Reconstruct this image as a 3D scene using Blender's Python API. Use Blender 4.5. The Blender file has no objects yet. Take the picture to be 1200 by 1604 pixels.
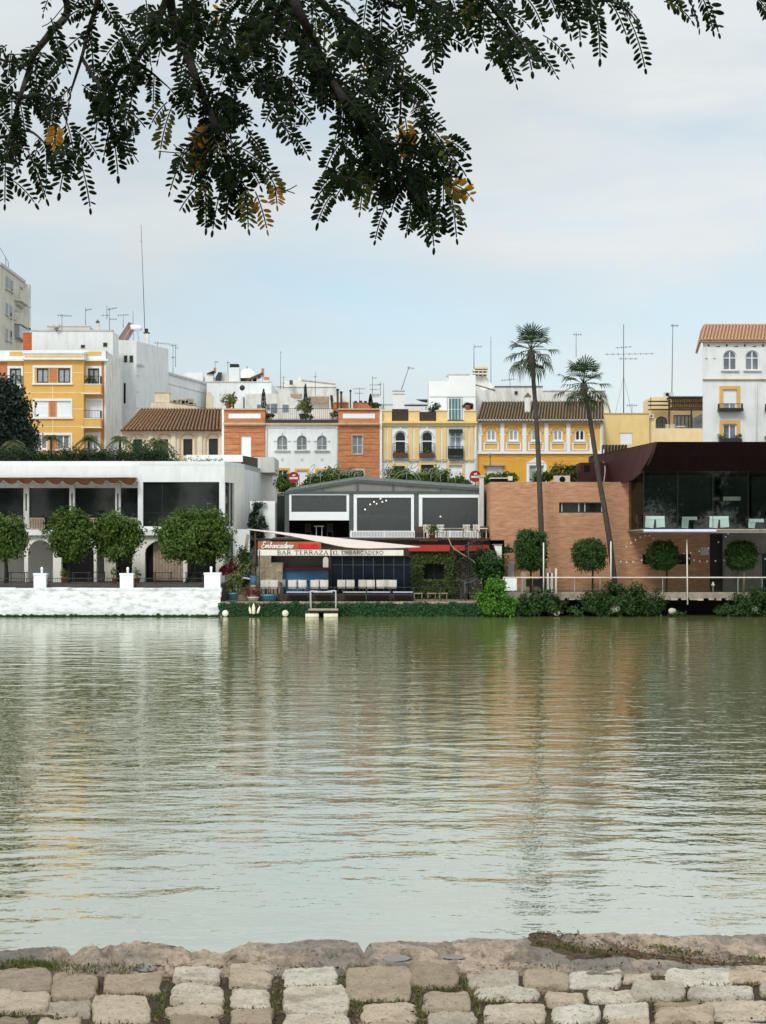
import bpy, math, random
from mathutils import Vector, Matrix, noise
random.seed(11)
rnd = random.uniform
SC = bpy.context.scene
COL = SC.collection
# the camera looks level along +Y from (0, 0, CZ); the water surface is z = 0.
F, CZ, HY = 2400.0, 4.4, 860.0
ORG = {}

def X(x, Y): return (x - 600) * Y / F
def Z(y, Y): return CZ + (HY - y) * Y / F
def P(x, y, Y): return Vector((X(x, Y), Y, Z(y, Y)))
def V(*a): return Vector(a)

# ------------------------------------------------------------------ mesh builder
class MB:
    def __init__(s): s.v = []; s.f = []; s.m = []; s.s = []; s.mi = 0
    def add(s, vs, fs, sm=False):
        n = len(s.v); s.v += [tuple(p) for p in vs]
        for f in fs:
            s.f.append(tuple(i + n for i in f)); s.m.append(s.mi); s.s.append(sm)
    def quad(s, a, b, c, d): s.add([a, b, c, d], [(0, 1, 2, 3)])
    def poly(s, pts): s.add(pts, [tuple(range(len(pts)))])
    def box(s, x0, x1, y0, y1, z0, z1):
        if x1 < x0: x0, x1 = x1, x0
        if y1 < y0: y0, y1 = y1, y0
        if z1 < z0: z0, z1 = z1, z0
        s.add([(x0,y0,z0),(x1,y0,z0),(x1,y1,z0),(x0,y1,z0),(x0,y0,z1),(x1,y0,z1),(x1,y1,z1),(x0,y1,z1)],
              [(0,3,2,1),(4,5,6,7),(0,1,5,4),(1,2,6,5),(2,3,7,6),(3,0,4,7)])
    def pbox(s, Y, x0, x1, y0, y1, f=0.0, b=0.2):
        "box whose front is f metres before depth Y and back b metres behind it, outlined by target pixels"
        s.box(X(x0,Y), X(x1,Y), Y-f, Y+b, Z(y1,Y), Z(y0,Y))
    def prism(s, pts, d):
        "closed outline pts (3-D) extruded by vector d"
        d = Vector(d); n = len(pts); a = [Vector(p) for p in pts]; b = [p + d for p in a]
        fs = [tuple(range(n)), tuple(range(2*n-1, n-1, -1))]
        fs += [(i, n+i, n+(i+1) % n, (i+1) % n) for i in range(n)]
        s.add(a + b, fs)
    def tube(s, pts, r, n=6, cap=True, sm=True):
        pts = [Vector(p) for p in pts]; k = len(pts)
        rs = r if isinstance(r, (list, tuple)) else [r]*k
        vs = []; u = None
        for i, p in enumerate(pts):
            t = (pts[min(i+1, k-1)] - pts[max(i-1, 0)])
            if t.length < 1e-9: t = V(0,0,1)
            t.normalize()
            if u is None:
                u = t.cross(V(0,0,1) if abs(t.z) < .9 else V(1,0,0)).normalized()
            else:
                u = (u - t*u.dot(t))
                u = u.normalized() if u.length > 1e-6 else t.orthogonal().normalized()
            w = t.cross(u)
            for j in range(n):
                a = 2*math.pi*j/n
                vs.append(p + (u*math.cos(a) + w*math.sin(a))*rs[i])
        fs = [(i*n+j, i*n+(j+1) % n, (i+1)*n+(j+1) % n, (i+1)*n+j) for i in range(k-1) for j in range(n)]
        if cap: fs += [tuple(range(n-1, -1, -1)), tuple(range((k-1)*n, k*n))]
        s.add(vs, fs, sm)
    def lathe(s, c, prof, n=12, sm=True):
        "prof = [(r, z)...] turned about the vertical through c"
        c = Vector(c); k = len(prof); vs = []
        for r, z in prof:
            for j in range(n):
                a = 2*math.pi*j/n; vs.append(c + V(r*math.cos(a), r*math.sin(a), z))
        fs = [(i*n+j, i*n+(j+1) % n, (i+1)*n+(j+1) % n, (i+1)*n+j) for i in range(k-1) for j in range(n)]
        fs += [tuple(range(n-1, -1, -1)), tuple(range((k-1)*n, k*n))]
        s.add(vs, fs, sm)
    def ball(s, c, r, n=10, sq=(1,1,1)):
        c = Vector(c); m = max(4, n//2+1); vs = []; fs = []
        for i in range(m+1):
            p = math.pi*i/m
            for j in range(n):
                a = 2*math.pi*j/n
                vs.append(c + V(r*math.sin(p)*math.cos(a)*sq[0], r*math.sin(p)*math.sin(a)*sq[1], r*math.cos(p)*sq[2]))
        fs = [(i*n+j, (i+1)*n+j, (i+1)*n+(j+1) % n, i*n+(j+1) % n) for i in range(m) for j in range(n)]
        s.add(vs, fs, True)
    def leaf(s, p, d, nrm, L, w):
        "a small four-cornered leaf, folded a little along its rib"
        sd = d.cross(nrm)
        if sd.length < 1e-6: sd = d.orthogonal()
        sd.normalize()
        s.add([p, p + d*L*.45 + sd*w*.5 + nrm*w*.12, p + d*L, p + d*L*.45 - sd*w*.5 + nrm*w*.12], [(0,1,2),(0,2,3)])
    def build(s, name, mats, parent=None, loc=None):
        me = bpy.data.meshes.new(name)
        xs = [p[0] for p in s.v]; ys = [p[1] for p in s.v]; zs = [p[2] for p in s.v]
        c = Vector(loc) if loc is not None else V((min(xs)+max(xs))/2, (min(ys)+max(ys))/2, min(zs))
        me.from_pydata([(p[0]-c.x, p[1]-c.y, p[2]-c.z) for p in s.v], [], s.f)
        if not isinstance(mats, (list, tuple)): mats = [mats]
        for m in mats: me.materials.append(m)
        me.polygons.foreach_set('material_index', s.m)
        me.polygons.foreach_set('use_smooth', s.s)
        me.update()
        o = bpy.data.objects.new(name, me); COL.objects.link(o)
        if parent is not None:
            o.parent = parent; o.location = c - ORG[parent.name]
        else: o.location = c
        ORG[o.name] = c
        return o

def thing(name, label, cat, loc, group=None):
    o = bpy.data.objects.new(name, None); COL.objects.link(o)
    o.empty_display_size = .3; o.location = Vector(loc); ORG[o.name] = Vector(loc)
    return tag(o, label, cat, group)
def tag(o, label, cat, group=None, kind=None):
    o['label'] = label; o['category'] = cat
    if group: o['group'] = group
    if kind: o['kind'] = kind
    return o
def struct(o): o['kind'] = 'structure'; return o
def stuff(o, label, cat):
    o['kind'] = 'stuff'; o['label'] = label; o['category'] = cat; return o
def dup(o, d=(0,0,0), label=None, parent=None, rz=0.0, sc=1.0):
    c = o.copy(); COL.objects.link(c)
    if parent is not None: c.parent = parent
    else:
        c.location = o.location + Vector(d); c.rotation_euler.z += rz
        c.scale = (sc, sc, sc)
        if label: c['label'] = label
    for ch in list(o.children): dup(ch, parent=c)
    ORG[c.name] = ORG[o.name] + Vector(d)
    return c

# ------------------------------------------------------------------ materials
def nt(name):
    m = bpy.data.materials.new(name); m.use_nodes = True
    t = m.node_tree; b = t.nodes['Principled BSDF']
    return m, t, t.nodes.new, t.links.new, b
def c4(c, k=1.0): return (min(1, c[0]*k), min(1, c[1]*k), min(1, c[2]*k), 1)
def posnode(N, L, sx=1, sy=1, sz=1):
    g = N('ShaderNodeNewGeometry'); mp = N('ShaderNodeMapping')
    mp.inputs['Scale'].default_value = (sx, sy, sz); L(g.outputs['Position'], mp.inputs['Vector'])
    return mp.outputs['Vector']
def mixcol(N, L, fac, a, b, blend='MIX'):
    m = N('ShaderNodeMix'); m.data_type = 'RGBA'; m.blend_type = blend
    for s, v in ((m.inputs[0], fac), (m.inputs[6], a), (m.inputs[7], b)):
        if hasattr(v, 'links'): L(v, s)
        else: s.default_value = v
    return m.outputs[2]
def ramp(N, L, src, stops):
    r = N('ShaderNodeValToRGB'); el = r.color_ramp.elements
    while len(el) < len(stops): el.new(.5)
    for e, (p, c) in zip(el, stops):
        e.position = p; e.color = c if len(c) == 4 else c4(c)
    L(src, r.inputs['Fac']); return r.outputs['Color']
def noisen(N, L, vec, scale, detail=4, rough=.55):
    n = N('ShaderNodeTexNoise'); n.inputs['Scale'].default_value = scale
    n.inputs['Detail'].default_value = detail; n.inputs['Roughness'].default_value = rough
    L(vec, n.inputs['Vector']); return n.outputs['Fac']
G0, G1 = (0,0,0,1), (1,1,1,1)
def mat(name, col, rough=.8, var=.12, scale=2.5, stain=0.0, scol=None, bump=0.0, spec=.3, metal=0.0, ssc=1.2, sxy=1.6, sz=.35):
    m, t, N, L, b = nt(name)
    v = posnode(N, L)
    n = noisen(N, L, v, scale, 6)
    c = ramp(N, L, n, [(.25, c4(col, 1-var)), (.75, c4(col, 1+var))])
    if stain:
        s = noisen(N, L, posnode(N, L, sxy, sxy, sz), ssc, 7, .65)
        f = ramp(N, L, s, [(.47, G0), (.72, (stain, stain, stain, 1))])
        c = mixcol(N, L, f, c, c4(scol or (col[0]*.35, col[1]*.33, col[2]*.3)))
    L(c, b.inputs['Base Color'])
    b.inputs['Roughness'].default_value = rough; b.inputs['Metallic'].default_value = metal
    b.inputs['Specular IOR Level'].default_value = spec
    if bump:
        bm = N('ShaderNodeBump'); bm.inputs['Strength'].default_value = bump; bm.inputs['Distance'].default_value = .05
        L(noisen(N, L, v, scale*5, 5), bm.inputs['Height']); L(bm.outputs[0], b.inputs['Normal'])
    return m
def leafmat(name, cols, trans=.25, rough=.5, spec=.25):
    m, t, N, L, b = nt(name)
    g = N('ShaderNodeNewGeometry')
    k = len(cols)
    c = ramp(N, L, g.outputs['Random Per Island'], [(i/max(1, k-1), c4(cc)) for i, cc in enumerate(cols)])
    L(c, b.inputs['Base Color']); b.inputs['Roughness'].default_value = rough
    b.inputs['Specular IOR Level'].default_value = spec
    if trans:
        tr = N('ShaderNodeBsdfTranslucent'); L(mixcol(N, L, 1.0, c, (1.0, 1.25, .6, 1), 'MULTIPLY'), tr.inputs['Color'])
        mx = N('ShaderNodeMixShader'); mx.inputs[0].default_value = trans
        L(b.outputs[0], mx.inputs[1]); L(tr.outputs[0], mx.inputs[2])
        L(mx.outputs[0], t.nodes['Material Output'].inputs['Surface'])
    return m
def brick(name, c1, c2, mortar, w=.24, h=.065, mot=.25, mscale=(.5, 2.2)):
    m, t, N, L, b = nt(name)
    g = N('ShaderNodeNewGeometry'); sp = N('ShaderNodeSeparateXYZ'); L(g.outputs['Position'], sp.inputs[0])
    ad = N('ShaderNodeMath'); ad.operation = 'ADD'; L(sp.outputs['X'], ad.inputs[0]); L(sp.outputs['Y'], ad.inputs[1])
    cb = N('ShaderNodeCombineXYZ'); L(ad.outputs[0], cb.inputs['X']); L(sp.outputs['Z'], cb.inputs['Y'])
    bt = N('ShaderNodeTexBrick'); L(cb.outputs[0], bt.inputs['Vector'])
    bt.inputs['Scale'].default_value = 1; bt.inputs['Brick Width'].default_value = w; bt.inputs['Row Height'].default_value = h
    bt.inputs['Mortar Size'].default_value = .006; bt.inputs['Bias'].default_value = -.1
    bt.inputs['Color1'].default_value = c4(c1); bt.inputs['Color2'].default_value = c4(c2); bt.inputs['Mortar'].default_value = c4(mortar)
    n = noisen(N, L, posnode(N, L, mscale[0], mscale[0], mscale[1]), 2.2, 6, .65)
    k = ramp(N, L, n, [(.3, (1-mot, 1-mot, 1-mot, 1)), (.7, (1+mot*.6, 1+mot*.6, 1+mot*.6, 1))])
    L(mixcol(N, L, 1.0, bt.outputs['Color'], k, 'MULTIPLY'), b.inputs['Base Color'])
    b.inputs['Roughness'].default_value = .85; b.inputs['Specular IOR Level'].default_value = .2
    return m
def clearglass(name, tint, gl=.1, rough=.02):
    m, t, N, L, b = nt(name); t.nodes.remove(b)
    tr = N('ShaderNodeBsdfTransparent'); tr.inputs['Color'].default_value = c4(tint)
    g = N('ShaderNodeBsdfGlossy'); g.inputs['Roughness'].default_value = rough; g.inputs['Color'].default_value = (.9, .95, .95, 1)
    mx = N('ShaderNodeMixShader'); mx.inputs[0].default_value = gl
    L(tr.outputs[0], mx.inputs[1]); L(g.outputs[0], mx.inputs[2])
    L(mx.outputs[0], t.nodes['Material Output'].inputs['Surface']); return m

M = {}
M['white'] = mat('white_render', (.74,.76,.76), .8, .05, 1.2, .4, (.48,.48,.44))
M['whiteclean'] = mat('white_paint', (.76,.78,.78), .7, .03, 1.2)
M['whitewarm'] = mat('warm_white_render', (.80,.78,.71), .8, .05, 1.2, .3, (.55,.52,.44))
m, t, N, L, b = nt('whitewashed_stone_wall')
g = N('ShaderNodeNewGeometry'); sp = N('ShaderNodeSeparateXYZ'); L(g.outputs['Position'], sp.inputs[0])
cb = N('ShaderNodeCombineXYZ'); L(sp.outputs['X'], cb.inputs['X']); L(sp.outputs['Z'], cb.inputs['Y'])
wn = N('ShaderNodeTexNoise'); wn.inputs['Scale'].default_value = 1.1; wn.inputs['Detail'].default_value = 5; L(cb.outputs[0], wn.inputs['Vector'])
wm = N('ShaderNodeVectorMath'); wm.operation = 'MULTIPLY_ADD'; L(wn.outputs['Color'], wm.inputs[0]); wm.inputs[1].default_value = (.35,.22,0); L(cb.outputs[0], wm.inputs[2])
bt = N('ShaderNodeTexBrick'); L(wm.outputs[0], bt.inputs['Vector']); bt.inputs['Scale'].default_value = 1; bt.inputs['Brick Width'].default_value = 1.15; bt.inputs['Row Height'].default_value = .40; bt.inputs['Mortar Size'].default_value = .012; bt.inputs['Mortar Smooth'].default_value = .6
bt.inputs['Color1'].default_value = (.66,.68,.69,1); bt.inputs['Color2'].default_value = (.58,.60,.61,1); bt.inputs['Mortar'].default_value = (.42,.42,.41,1)
ch = noisen(N, L, posnode(N, L, .8, .8, 2.0), 4.5, 9, .72); c = mixcol(N, L, ramp(N, L, ch, [(.585, G0), (.61, (.9,.9,.9,1))]), bt.outputs['Color'], (.20,.20,.19,1))
sm = noisen(N, L, posnode(N, L, .5, .5, .9), 1.3, 6, .6); c = mixcol(N, L, ramp(N, L, sm, [(.55, G0), (.75, (.18,.18,.18,1))]), c, (.45,.45,.42,1))
tl = N('ShaderNodeMath'); tl.operation = 'MULTIPLY_ADD'; L(ch, tl.inputs[0]); tl.inputs[1].default_value = -.9; L(sp.outputs['Z'], tl.inputs[2])
c = mixcol(N, L, ramp(N, L, tl.outputs[0], [(0.0, (.8,.8,.8,1)), (.02, G0)]), c, (.12,.13,.09,1))
L(c, b.inputs['Base Color']); b.inputs['Roughness'].default_value = .85
bm = N('ShaderNodeBump'); bm.inputs['Strength'].default_value = .35; bm.inputs['Distance'].default_value = .05; L(ch, bm.inputs['Height']); L(bm.outputs[0], b.inputs['Normal'])
M['whitewall'] = m
M['whiteold'] = mat('weathered_white_render', (.72,.72,.68), .85, .08, 1.0, .75, (.33,.31,.27))
M['whitewall'] = mat('whitewashed_masonry', (.76,.78,.79), .85, .06, 1.6, .7, (.22,.23,.23), bump=.7, ssc=2.2, sxy=.7, sz=1.7)
M['greywall'] = mat('pale_grey_wall', (.55,.54,.51), .85, .08, 1.5, .4)
M['yellow'] = mat('ochre_yellow_render', (.70,.41,.115), .85, .07, 1.2, .25, (.55,.33,.10))
M['gold'] = mat('golden_yellow_render', (.70,.36,.055), .85, .06, 1.2, .25, (.5,.27,.06))
M['cream'] = mat('cream_yellow_render', (.76,.56,.25), .85, .06, 1.2, .35, (.55,.4,.18))
M['palecream'] = mat('pale_cream_render', (.83,.66,.38), .85, .05, 1.2, .3, (.6,.45,.25))
M['beige'] = mat('beige_stone_render', (.70,.60,.45), .85, .07, 1.2, .4, (.42,.34,.25))
M['beigetrim'] = mat('beige_cornice', (.55,.39,.24), .85, .07, 1.2, .4)
M['terra'] = mat('terracotta_render', (.50,.19,.085), .85, .16, 3.0, .35, (.28,.11,.06))
M['orangebrick'] = brick('orange_brick', (.56,.215,.095), (.46,.165,.07), (.45,.25,.14), mot=.28)
M['redblock'] = brick('red_orange_brick', (.60,.13,.05), (.50,.11,.04), (.45,.2,.1))
M['brick'] = brick('rustic_brick', (.50,.262,.15), (.40,.195,.11), (.44,.30,.20), w=.42, h=.085, mot=.26, mscale=(.7, 3.2))
M['aptold'] = mat('old_apartment_render', (.60,.57,.48), .85, .08, 1.0, .7, (.36,.33,.26))
M['tile'] = mat('clay_roof_tiles', (.30,.17,.092), .85, .4, 5.0, .6, (.075,.05,.035), sxy=3, sz=3)
M['channel'] = mat('dirty_channel_tiles', (.040,.028,.020), .9, .4, 5.0)  # shade of the tile valleys, with some dirt, put into the colour
M['channelpink'] = mat('pink_channel_tiles', (.26,.15,.10), .9, .3, 5.0)  # valley shade of the pink roof, painted as a darker tile tone
M['tilemoss'] = mat('mossy_roof_tiles', (.22,.165,.105), .85, .4, 5.0, .6, (.05,.045,.03), sxy=3, sz=3)
M['tilepink'] = mat('pale_pink_roof_tiles', (.56,.34,.22), .85, .2, 4.0, .5, (.36,.2,.12), sxy=3, sz=3)
M['corten'] = mat('corten_steel', (.0085,.0036,.0034), .8, .2, 1.5, .5, (.015,.005,.0045), spec=.06)  # shade of the downward-leaning fascia is put into this darker steel colour
M['cortenred'] = mat('oxide_red_steel', (.046,.0135,.0125), .6, .15, 1.2, .4, (.06,.015,.012))  # same steel as the fascia, coloured as the better lit flank
M['concrete'] = mat('grey_concrete', (.19,.17,.15), .85, .15, 1.2, .6, (.09,.08,.07), bump=.2)
M['slab'] = mat('pale_concrete_slab', (.46,.43,.36), .85, .15, 1.5, .6, (.2,.19,.15))
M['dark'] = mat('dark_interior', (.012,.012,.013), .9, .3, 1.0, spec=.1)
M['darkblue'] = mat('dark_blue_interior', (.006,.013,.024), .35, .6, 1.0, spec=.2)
M['iron'] = mat('black_iron', (.028,.028,.028), .5, .2, 4, spec=.4)
M['greenmetal'] = mat('grey_green_metal', (.07,.085,.08), .5, .15, 2, spec=.4)
M['darkgreen'] = mat('dark_green_paint', (.010,.020,.015), .6, .2, 2)
M['galv'] = mat('galvanised_metal', (.42,.43,.43), .45, .15, 4, spec=.5)
M['alu'] = mat('white_aluminium', (.80,.82,.83), .45, .03, 2, spec=.4)
M['blind'] = mat('white_roller_blind', (.78,.80,.82), .7, .04, 2)
M['curtain'] = mat('grey_curtain_behind_glass', (.30,.34,.37), .25, .2, 3, spec=.5)
M['glass'] = mat('dark_window_glass', (.012,.015,.014), .035, .4, .8, spec=.45)
M['greyglass'] = mat('grey_window_glass', (.16,.185,.205), .08, .5, 1.1, spec=.5)
M['greenglass'] = mat('green_window_glass', (.10,.22,.22), .15, .3, 1.2, spec=.4)
M['brownwood'] = mat('brown_wood', (.10,.05,.028), .7, .25, 5)
M['darkwood'] = mat('dark_weathered_wood', (.05,.034,.026), .8, .3, 5)
M['palewood'] = mat('pale_weathered_wood', (.34,.27,.20), .8, .25, 5, .4)
M['terrapot'] = mat('terracotta_pot', (.38,.12,.06), .85, .2, 4)
M['redpaint'] = mat('red_paint', (.36,.028,.020), .6, .12, 2, .3, (.25,.03,.02))
M['signred'] = mat('sign_red_enamel', (.28,.012,.018), .35, .05, 2, spec=.4)
M['brightred'] = mat('bright_red_lettering', (.70,.022,.015), .5, .04, 2)
M['signbrown'] = mat('rust_brown_signboard', (.30,.105,.045), .7, .2, 3, .3)
M['signwhite'] = mat('off_white_signboard', (.66,.62,.55), .7, .06, 2, .3, (.42,.38,.32))
M['ink'] = mat('dark_lettering', (.035,.03,.028), .7, .05, 2)
M['bluepaint'] = mat('sky_blue_paint', (.07,.19,.34), .6, .12, 2, .3, (.06,.14,.25))
M['bluepot'] = mat('blue_glazed_pot', (.10,.30,.46), .4, .12, 4)
M['maroon'] = mat('maroon_counter_top', (.09,.012,.022), .4, .1, 3)
M['stone'] = mat('rough_beige_stone', (.38,.32,.23), .9, .35, 3.5, .6, (.12,.10,.07), bump=.6, sxy=2, sz=2)
M['canvas'] = mat('white_canvas', (.58,.51,.46), .8, .06, 1.5, .25, (.6,.52,.46))
M['orangecanvas'] = mat('rust_orange_canvas', (.075,.027,.009), .8, .15, 2)
M['plastic'] = mat('white_plastic', (.66,.62,.55), .5, .06, 4, .3)
M['float'] = mat('white_fender_plastic', (.74,.68,.54), .5, .05, 4, .35, (.4,.36,.26))
M['cloth'] = mat('white_table_linen', (.72,.80,.78), .8, .04, 3)
M['screen'] = mat('grey_mesh_screen', (.050,.048,.047), .6, .18, 1.2, .3, (.07,.07,.07), spec=.25, sz=2.4, sxy=.5)
M['screen'] = clearglass('dark_mesh_screen', (.38,.38,.38), .09, .45)
M['glow'] = mat('lit_bulb', (.9,.85,.7), .4)
_b = M['glow'].node_tree.nodes['Principled BSDF']; _b.inputs['Emission Color'].default_value = (1,.93,.8,1); _b.inputs['Emission Strength'].default_value = 14
M['gableglass'] = mat('dusty_gable_panel', (.20,.20,.19), .4, .2, 1.2, .4)
M['bark'] = mat('tree_bark', (.026,.021,.017), .9, .3, 6, bump=.4)
M['palmbark'] = mat('palm_trunk_bark', (.060,.050,.042), .9, .3, 6, bump=.5)
M['rope'] = mat('sand_coloured_rope', (.36,.26,.15), .9, .1, 8)
M['rust'] = mat('solar_collector_panel', (.13,.065,.05), .35, .15, 3, spec=.5)
M['signwire'] = mat('dull_sign_wire', (.20,.22,.19), .6, .15, 4)
M['lavender'] = mat('pale_lavender_edge', (.62,.60,.86), .5, .08, 3)
M['bulb'] = mat('frosted_bulb_glass', (.85,.84,.78), .3, .02, 3)
M['leaforange'] = leafmat('orange_tree_leaves', [(.030,.062,.010),(.052,.098,.016),(.085,.145,.022),(.050,.095,.014),(.12,.17,.03)])
M['leafclip'] = leafmat('clipped_tree_leaves', [(.018,.045,.010),(.030,.070,.014),(.050,.10,.020),(.028,.062,.012)])
M['leafbush'] = leafmat('bush_leaves', [(.018,.042,.012),(.028,.064,.016),(.050,.098,.020)])
M['leafbright'] = leafmat('bright_bush_leaves', [(.045,.13,.012),(.065,.18,.016),(.085,.23,.022)])
M['leafivy'] = leafmat('ivy_leaves', [(.018,.048,.012),(.028,.072,.015),(.050,.105,.022)])
M['leafolive'] = leafmat('dull_ivy_leaves', [(.035,.055,.014),(.055,.080,.020),(.080,.105,.030)])
M['leafhedge'] = leafmat('hedge_leaves', [(.010,.024,.010),(.018,.040,.014),(.030,.060,.018)])
M['leafcon'] = leafmat('dark_conifer_leaves', [(.007,.017,.012),(.011,.025,.016),(.019,.038,.022)], trans=.1)
M['leafpot'] = leafmat('potted_plant_leaves', [(.05,.08,.018),(.11,.13,.03),(.19,.19,.06),(.07,.10,.025)])
M['leafmoss'] = leafmat('waterside_moss', [(.012,.045,.016),(.020,.075,.024),(.035,.105,.032)])
M['palmleaf'] = leafmat('fan_palm_fronds', [(.014,.032,.009),(.024,.048,.012),(.038,.066,.018)], trans=.15)
M['palmdead'] = leafmat('dry_palm_fronds', [(.09,.065,.035),(.14,.10,.05)], trans=.1)
M['smallpalm'] = leafmat('feather_palm_fronds', [(.05,.065,.018),(.085,.10,.028),(.12,.125,.04)])
M['redflower'] = leafmat('red_flowers', [(.30,.02,.03),(.22,.015,.03),(.10,.03,.02)])
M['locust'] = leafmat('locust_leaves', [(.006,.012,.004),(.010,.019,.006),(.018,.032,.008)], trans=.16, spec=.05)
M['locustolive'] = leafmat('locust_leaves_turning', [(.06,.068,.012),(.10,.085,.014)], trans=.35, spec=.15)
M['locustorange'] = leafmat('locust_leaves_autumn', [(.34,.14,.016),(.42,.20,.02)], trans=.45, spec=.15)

# ------------------------------------------------------------------ building helpers
def wallface(b, x0, x1, z0, z1, y, holes=(), th=.3):
    "front sheet at y facing -Y with openings (hx0,hx1,hz0,hz1,arch) and reveals th deep"
    xs = sorted({x0, x1, *[min(max(h[i], x0), x1) for h in holes for i in (0, 1)]})
    zs = sorted({z0, z1, *[min(max(h[i], z0), z1) for h in holes for i in (2, 3)]})
    for i in range(len(xs)-1):
        for j in range(len(zs)-1):
            cx, cz = (xs[i]+xs[i+1])/2, (zs[j]+zs[j+1])/2
            if any(h[0] < cx < h[1] and h[2] < cz < h[3] for h in holes): continue
            b.quad((xs[i],y,zs[j]), (xs[i+1],y,zs[j]), (xs[i+1],y,zs[j+1]), (xs[i],y,zs[j+1]))
    for h in holes:
        a0, a1, c0, c1 = h[:4]; ar = h[4] if len(h) > 4 else False
        pts = outline(a0, a1, c0, c1, ar)
        n = len(pts)
        for i in range(n):
            p, q = pts[i], pts[(i+1) % n]
            b.quad((p[0],y,p[1]), (p[0],y+th,p[1]), (q[0],y+th,q[1]), (q[0],y,q[1]))
        if ar:
            arc = pts[2:]
            for p, q in zip(arc[:-1], arc[1:]):
                b.quad((p[0],y,p[1]), (q[0],y,q[1]), (q[0],y,c1), (p[0],y,c1))
def outline(a0, a1, c0, c1, ar, n=10):
    if not ar: return [(a0,c0),(a1,c0),(a1,c1),(a0,c1)]
    r = (a1-a0)/2; rz = min(r, (c1-c0)*.9) if ar is True else ar; cx = (a0+a1)/2
    return [(a0,c0),(a1,c0)] + [(cx+r*math.cos(math.pi*i/n), c1-rz+rz*math.sin(math.pi*i/n)) for i in range(n+1)]
def shell(b, x0, x1, y0, y1, z0, z1, top=True):
    b.quad((x0,y1,z0),(x0,y0,z0),(x0,y0,z1),(x0,y1,z1)); b.quad((x1,y0,z0),(x1,y1,z0),(x1,y1,z1),(x1,y0,z1))
    b.quad((x1,y1,z0),(x0,y1,z0),(x0,y1,z1),(x1,y1,z1))
    if top: b.quad((x0,y0,z1),(x1,y0,z1),(x1,y1,z1),(x0,y1,z1))
def window(par, Y, x0, x1, y0, y1, fm='alu', pm='glass', arch=False, mull=1, trans=(), t=.07, rec=.13, blind=0.0, bm='blind', name='window', sill=None, rail=None, surr=None, sw=.12):
    a0, a1, c0, c1 = X(x0,Y), X(x1,Y), Z(y1,Y), Z(y0,Y)
    e = .012; b = MB(); y = Y+rec; d = .07
    pts = outline(a0-e, a1+e, c0-e, c1+e, arch)
    r = (a1-a0)/2
    inn = outline(a0+t, a1-t, c0+t, c1-t, (arch if arch is True or not arch else arch-t))
    n = len(pts)
    for i in range(n):
        j = (i+1) % n
        A = [(pts[i][0],y,pts[i][1]), (pts[j][0],y,pts[j][1]), (inn[j][0],y,inn[j][1]), (inn[i][0],y,inn[i][1])]
        b.quad(*A); B = [(q[0], y+d, q[2]) for q in A]
        b.quad(A[3], A[2], B[2], B[3])
    for k in range(mull):
        xm = a0 + (a1-a0)*(k+1)/(mull+1)
        b.box(xm-t*.5, xm+t*.5, y-.004, y+d, c0+t, (c1-t if not arch else c1-t-.02))
    for q in trans:
        zt = c0 + (c1-c0)*q
        b.box(a0+t, a1-t, y-.007, y+d, zt-t*.4, zt+t*.4)
    w = b.build(name, M[fm], par)
    g = MB(); g.poly([(p[0], y+.035, p[1]) for p in outline(a0+.01, a1-.01, c0+.01, c1-.01, arch)])
    g.build('pane', M[pm], w)
    if blind:
        q = MB(); zz = c1 - (c1-c0)*blind
        q.box(a0+.02, a1-.02, y-.035, y-.012, zz, c1-.01)
        k = zz+.09
        while k < c1-.05: q.box(a0+.025, a1-.025, y-.040, y-.034, k, k+.05); k += .11
        q.build('blind', M[bm], w)
    if sill:
        q = MB(); q.box(a0-.15, a1+.15, Y-.14, Y+.02, c0-.10, c0-.01); q.build('sill', M[sill], w)
    if surr:
        q = MB()
        q.box(a0-sw, a0-.002, Y-.05, Y+.05, c0-sw*.6, c1+sw); q.box(a1+.002, a1+sw, Y-.05, Y+.05, c0-sw*.6, c1+sw)
        q.box(a0-.002, a1+.002, Y-.05, Y+.05, c1+.002, c1+sw)
        q.box(a0-.002, a1+.002, Y-.05, Y+.05, c0-sw*.6, c0-.002); q.build('surround', M[surr], w)
    if rail:
        q = MB(); h = min(.95, (c1-c0)*.5)
        ironrail(q, [(a0-.1, Y-.22), (a1+.1, Y-.22)], c0, h, .11); ironrail(q, [(a0-.1, Y), (a0-.1, Y-.22)], c0, h, .2); ironrail(q, [(a1+.1, Y), (a1+.1, Y-.22)], c0, h, .2)
        q.build('railing', M[rail], w)
    return w
def ironrail(b, pts, z, h, sp=.12, r=.012, rr=.022, mid=False):
    for (xa, ya), (xb, yb) in zip(pts[:-1], pts[1:]):
        L = math.hypot(xb-xa, yb-ya); n = max(1, round(L/sp))
        for zz in [z+.06, z+h] + ([z+h*.5] if mid else []):
            b.tube([(xa,ya,zz),(xb,yb,zz)], rr, 4, sm=False)
        for i in range(n+1):
            k = i/n; x, y = xa+(xb-xa)*k, ya+(yb-ya)*k
            b.tube([(x,y,z),(x,y,z+h)], r if 0 < i < n else rr, 4, sm=False)
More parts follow.
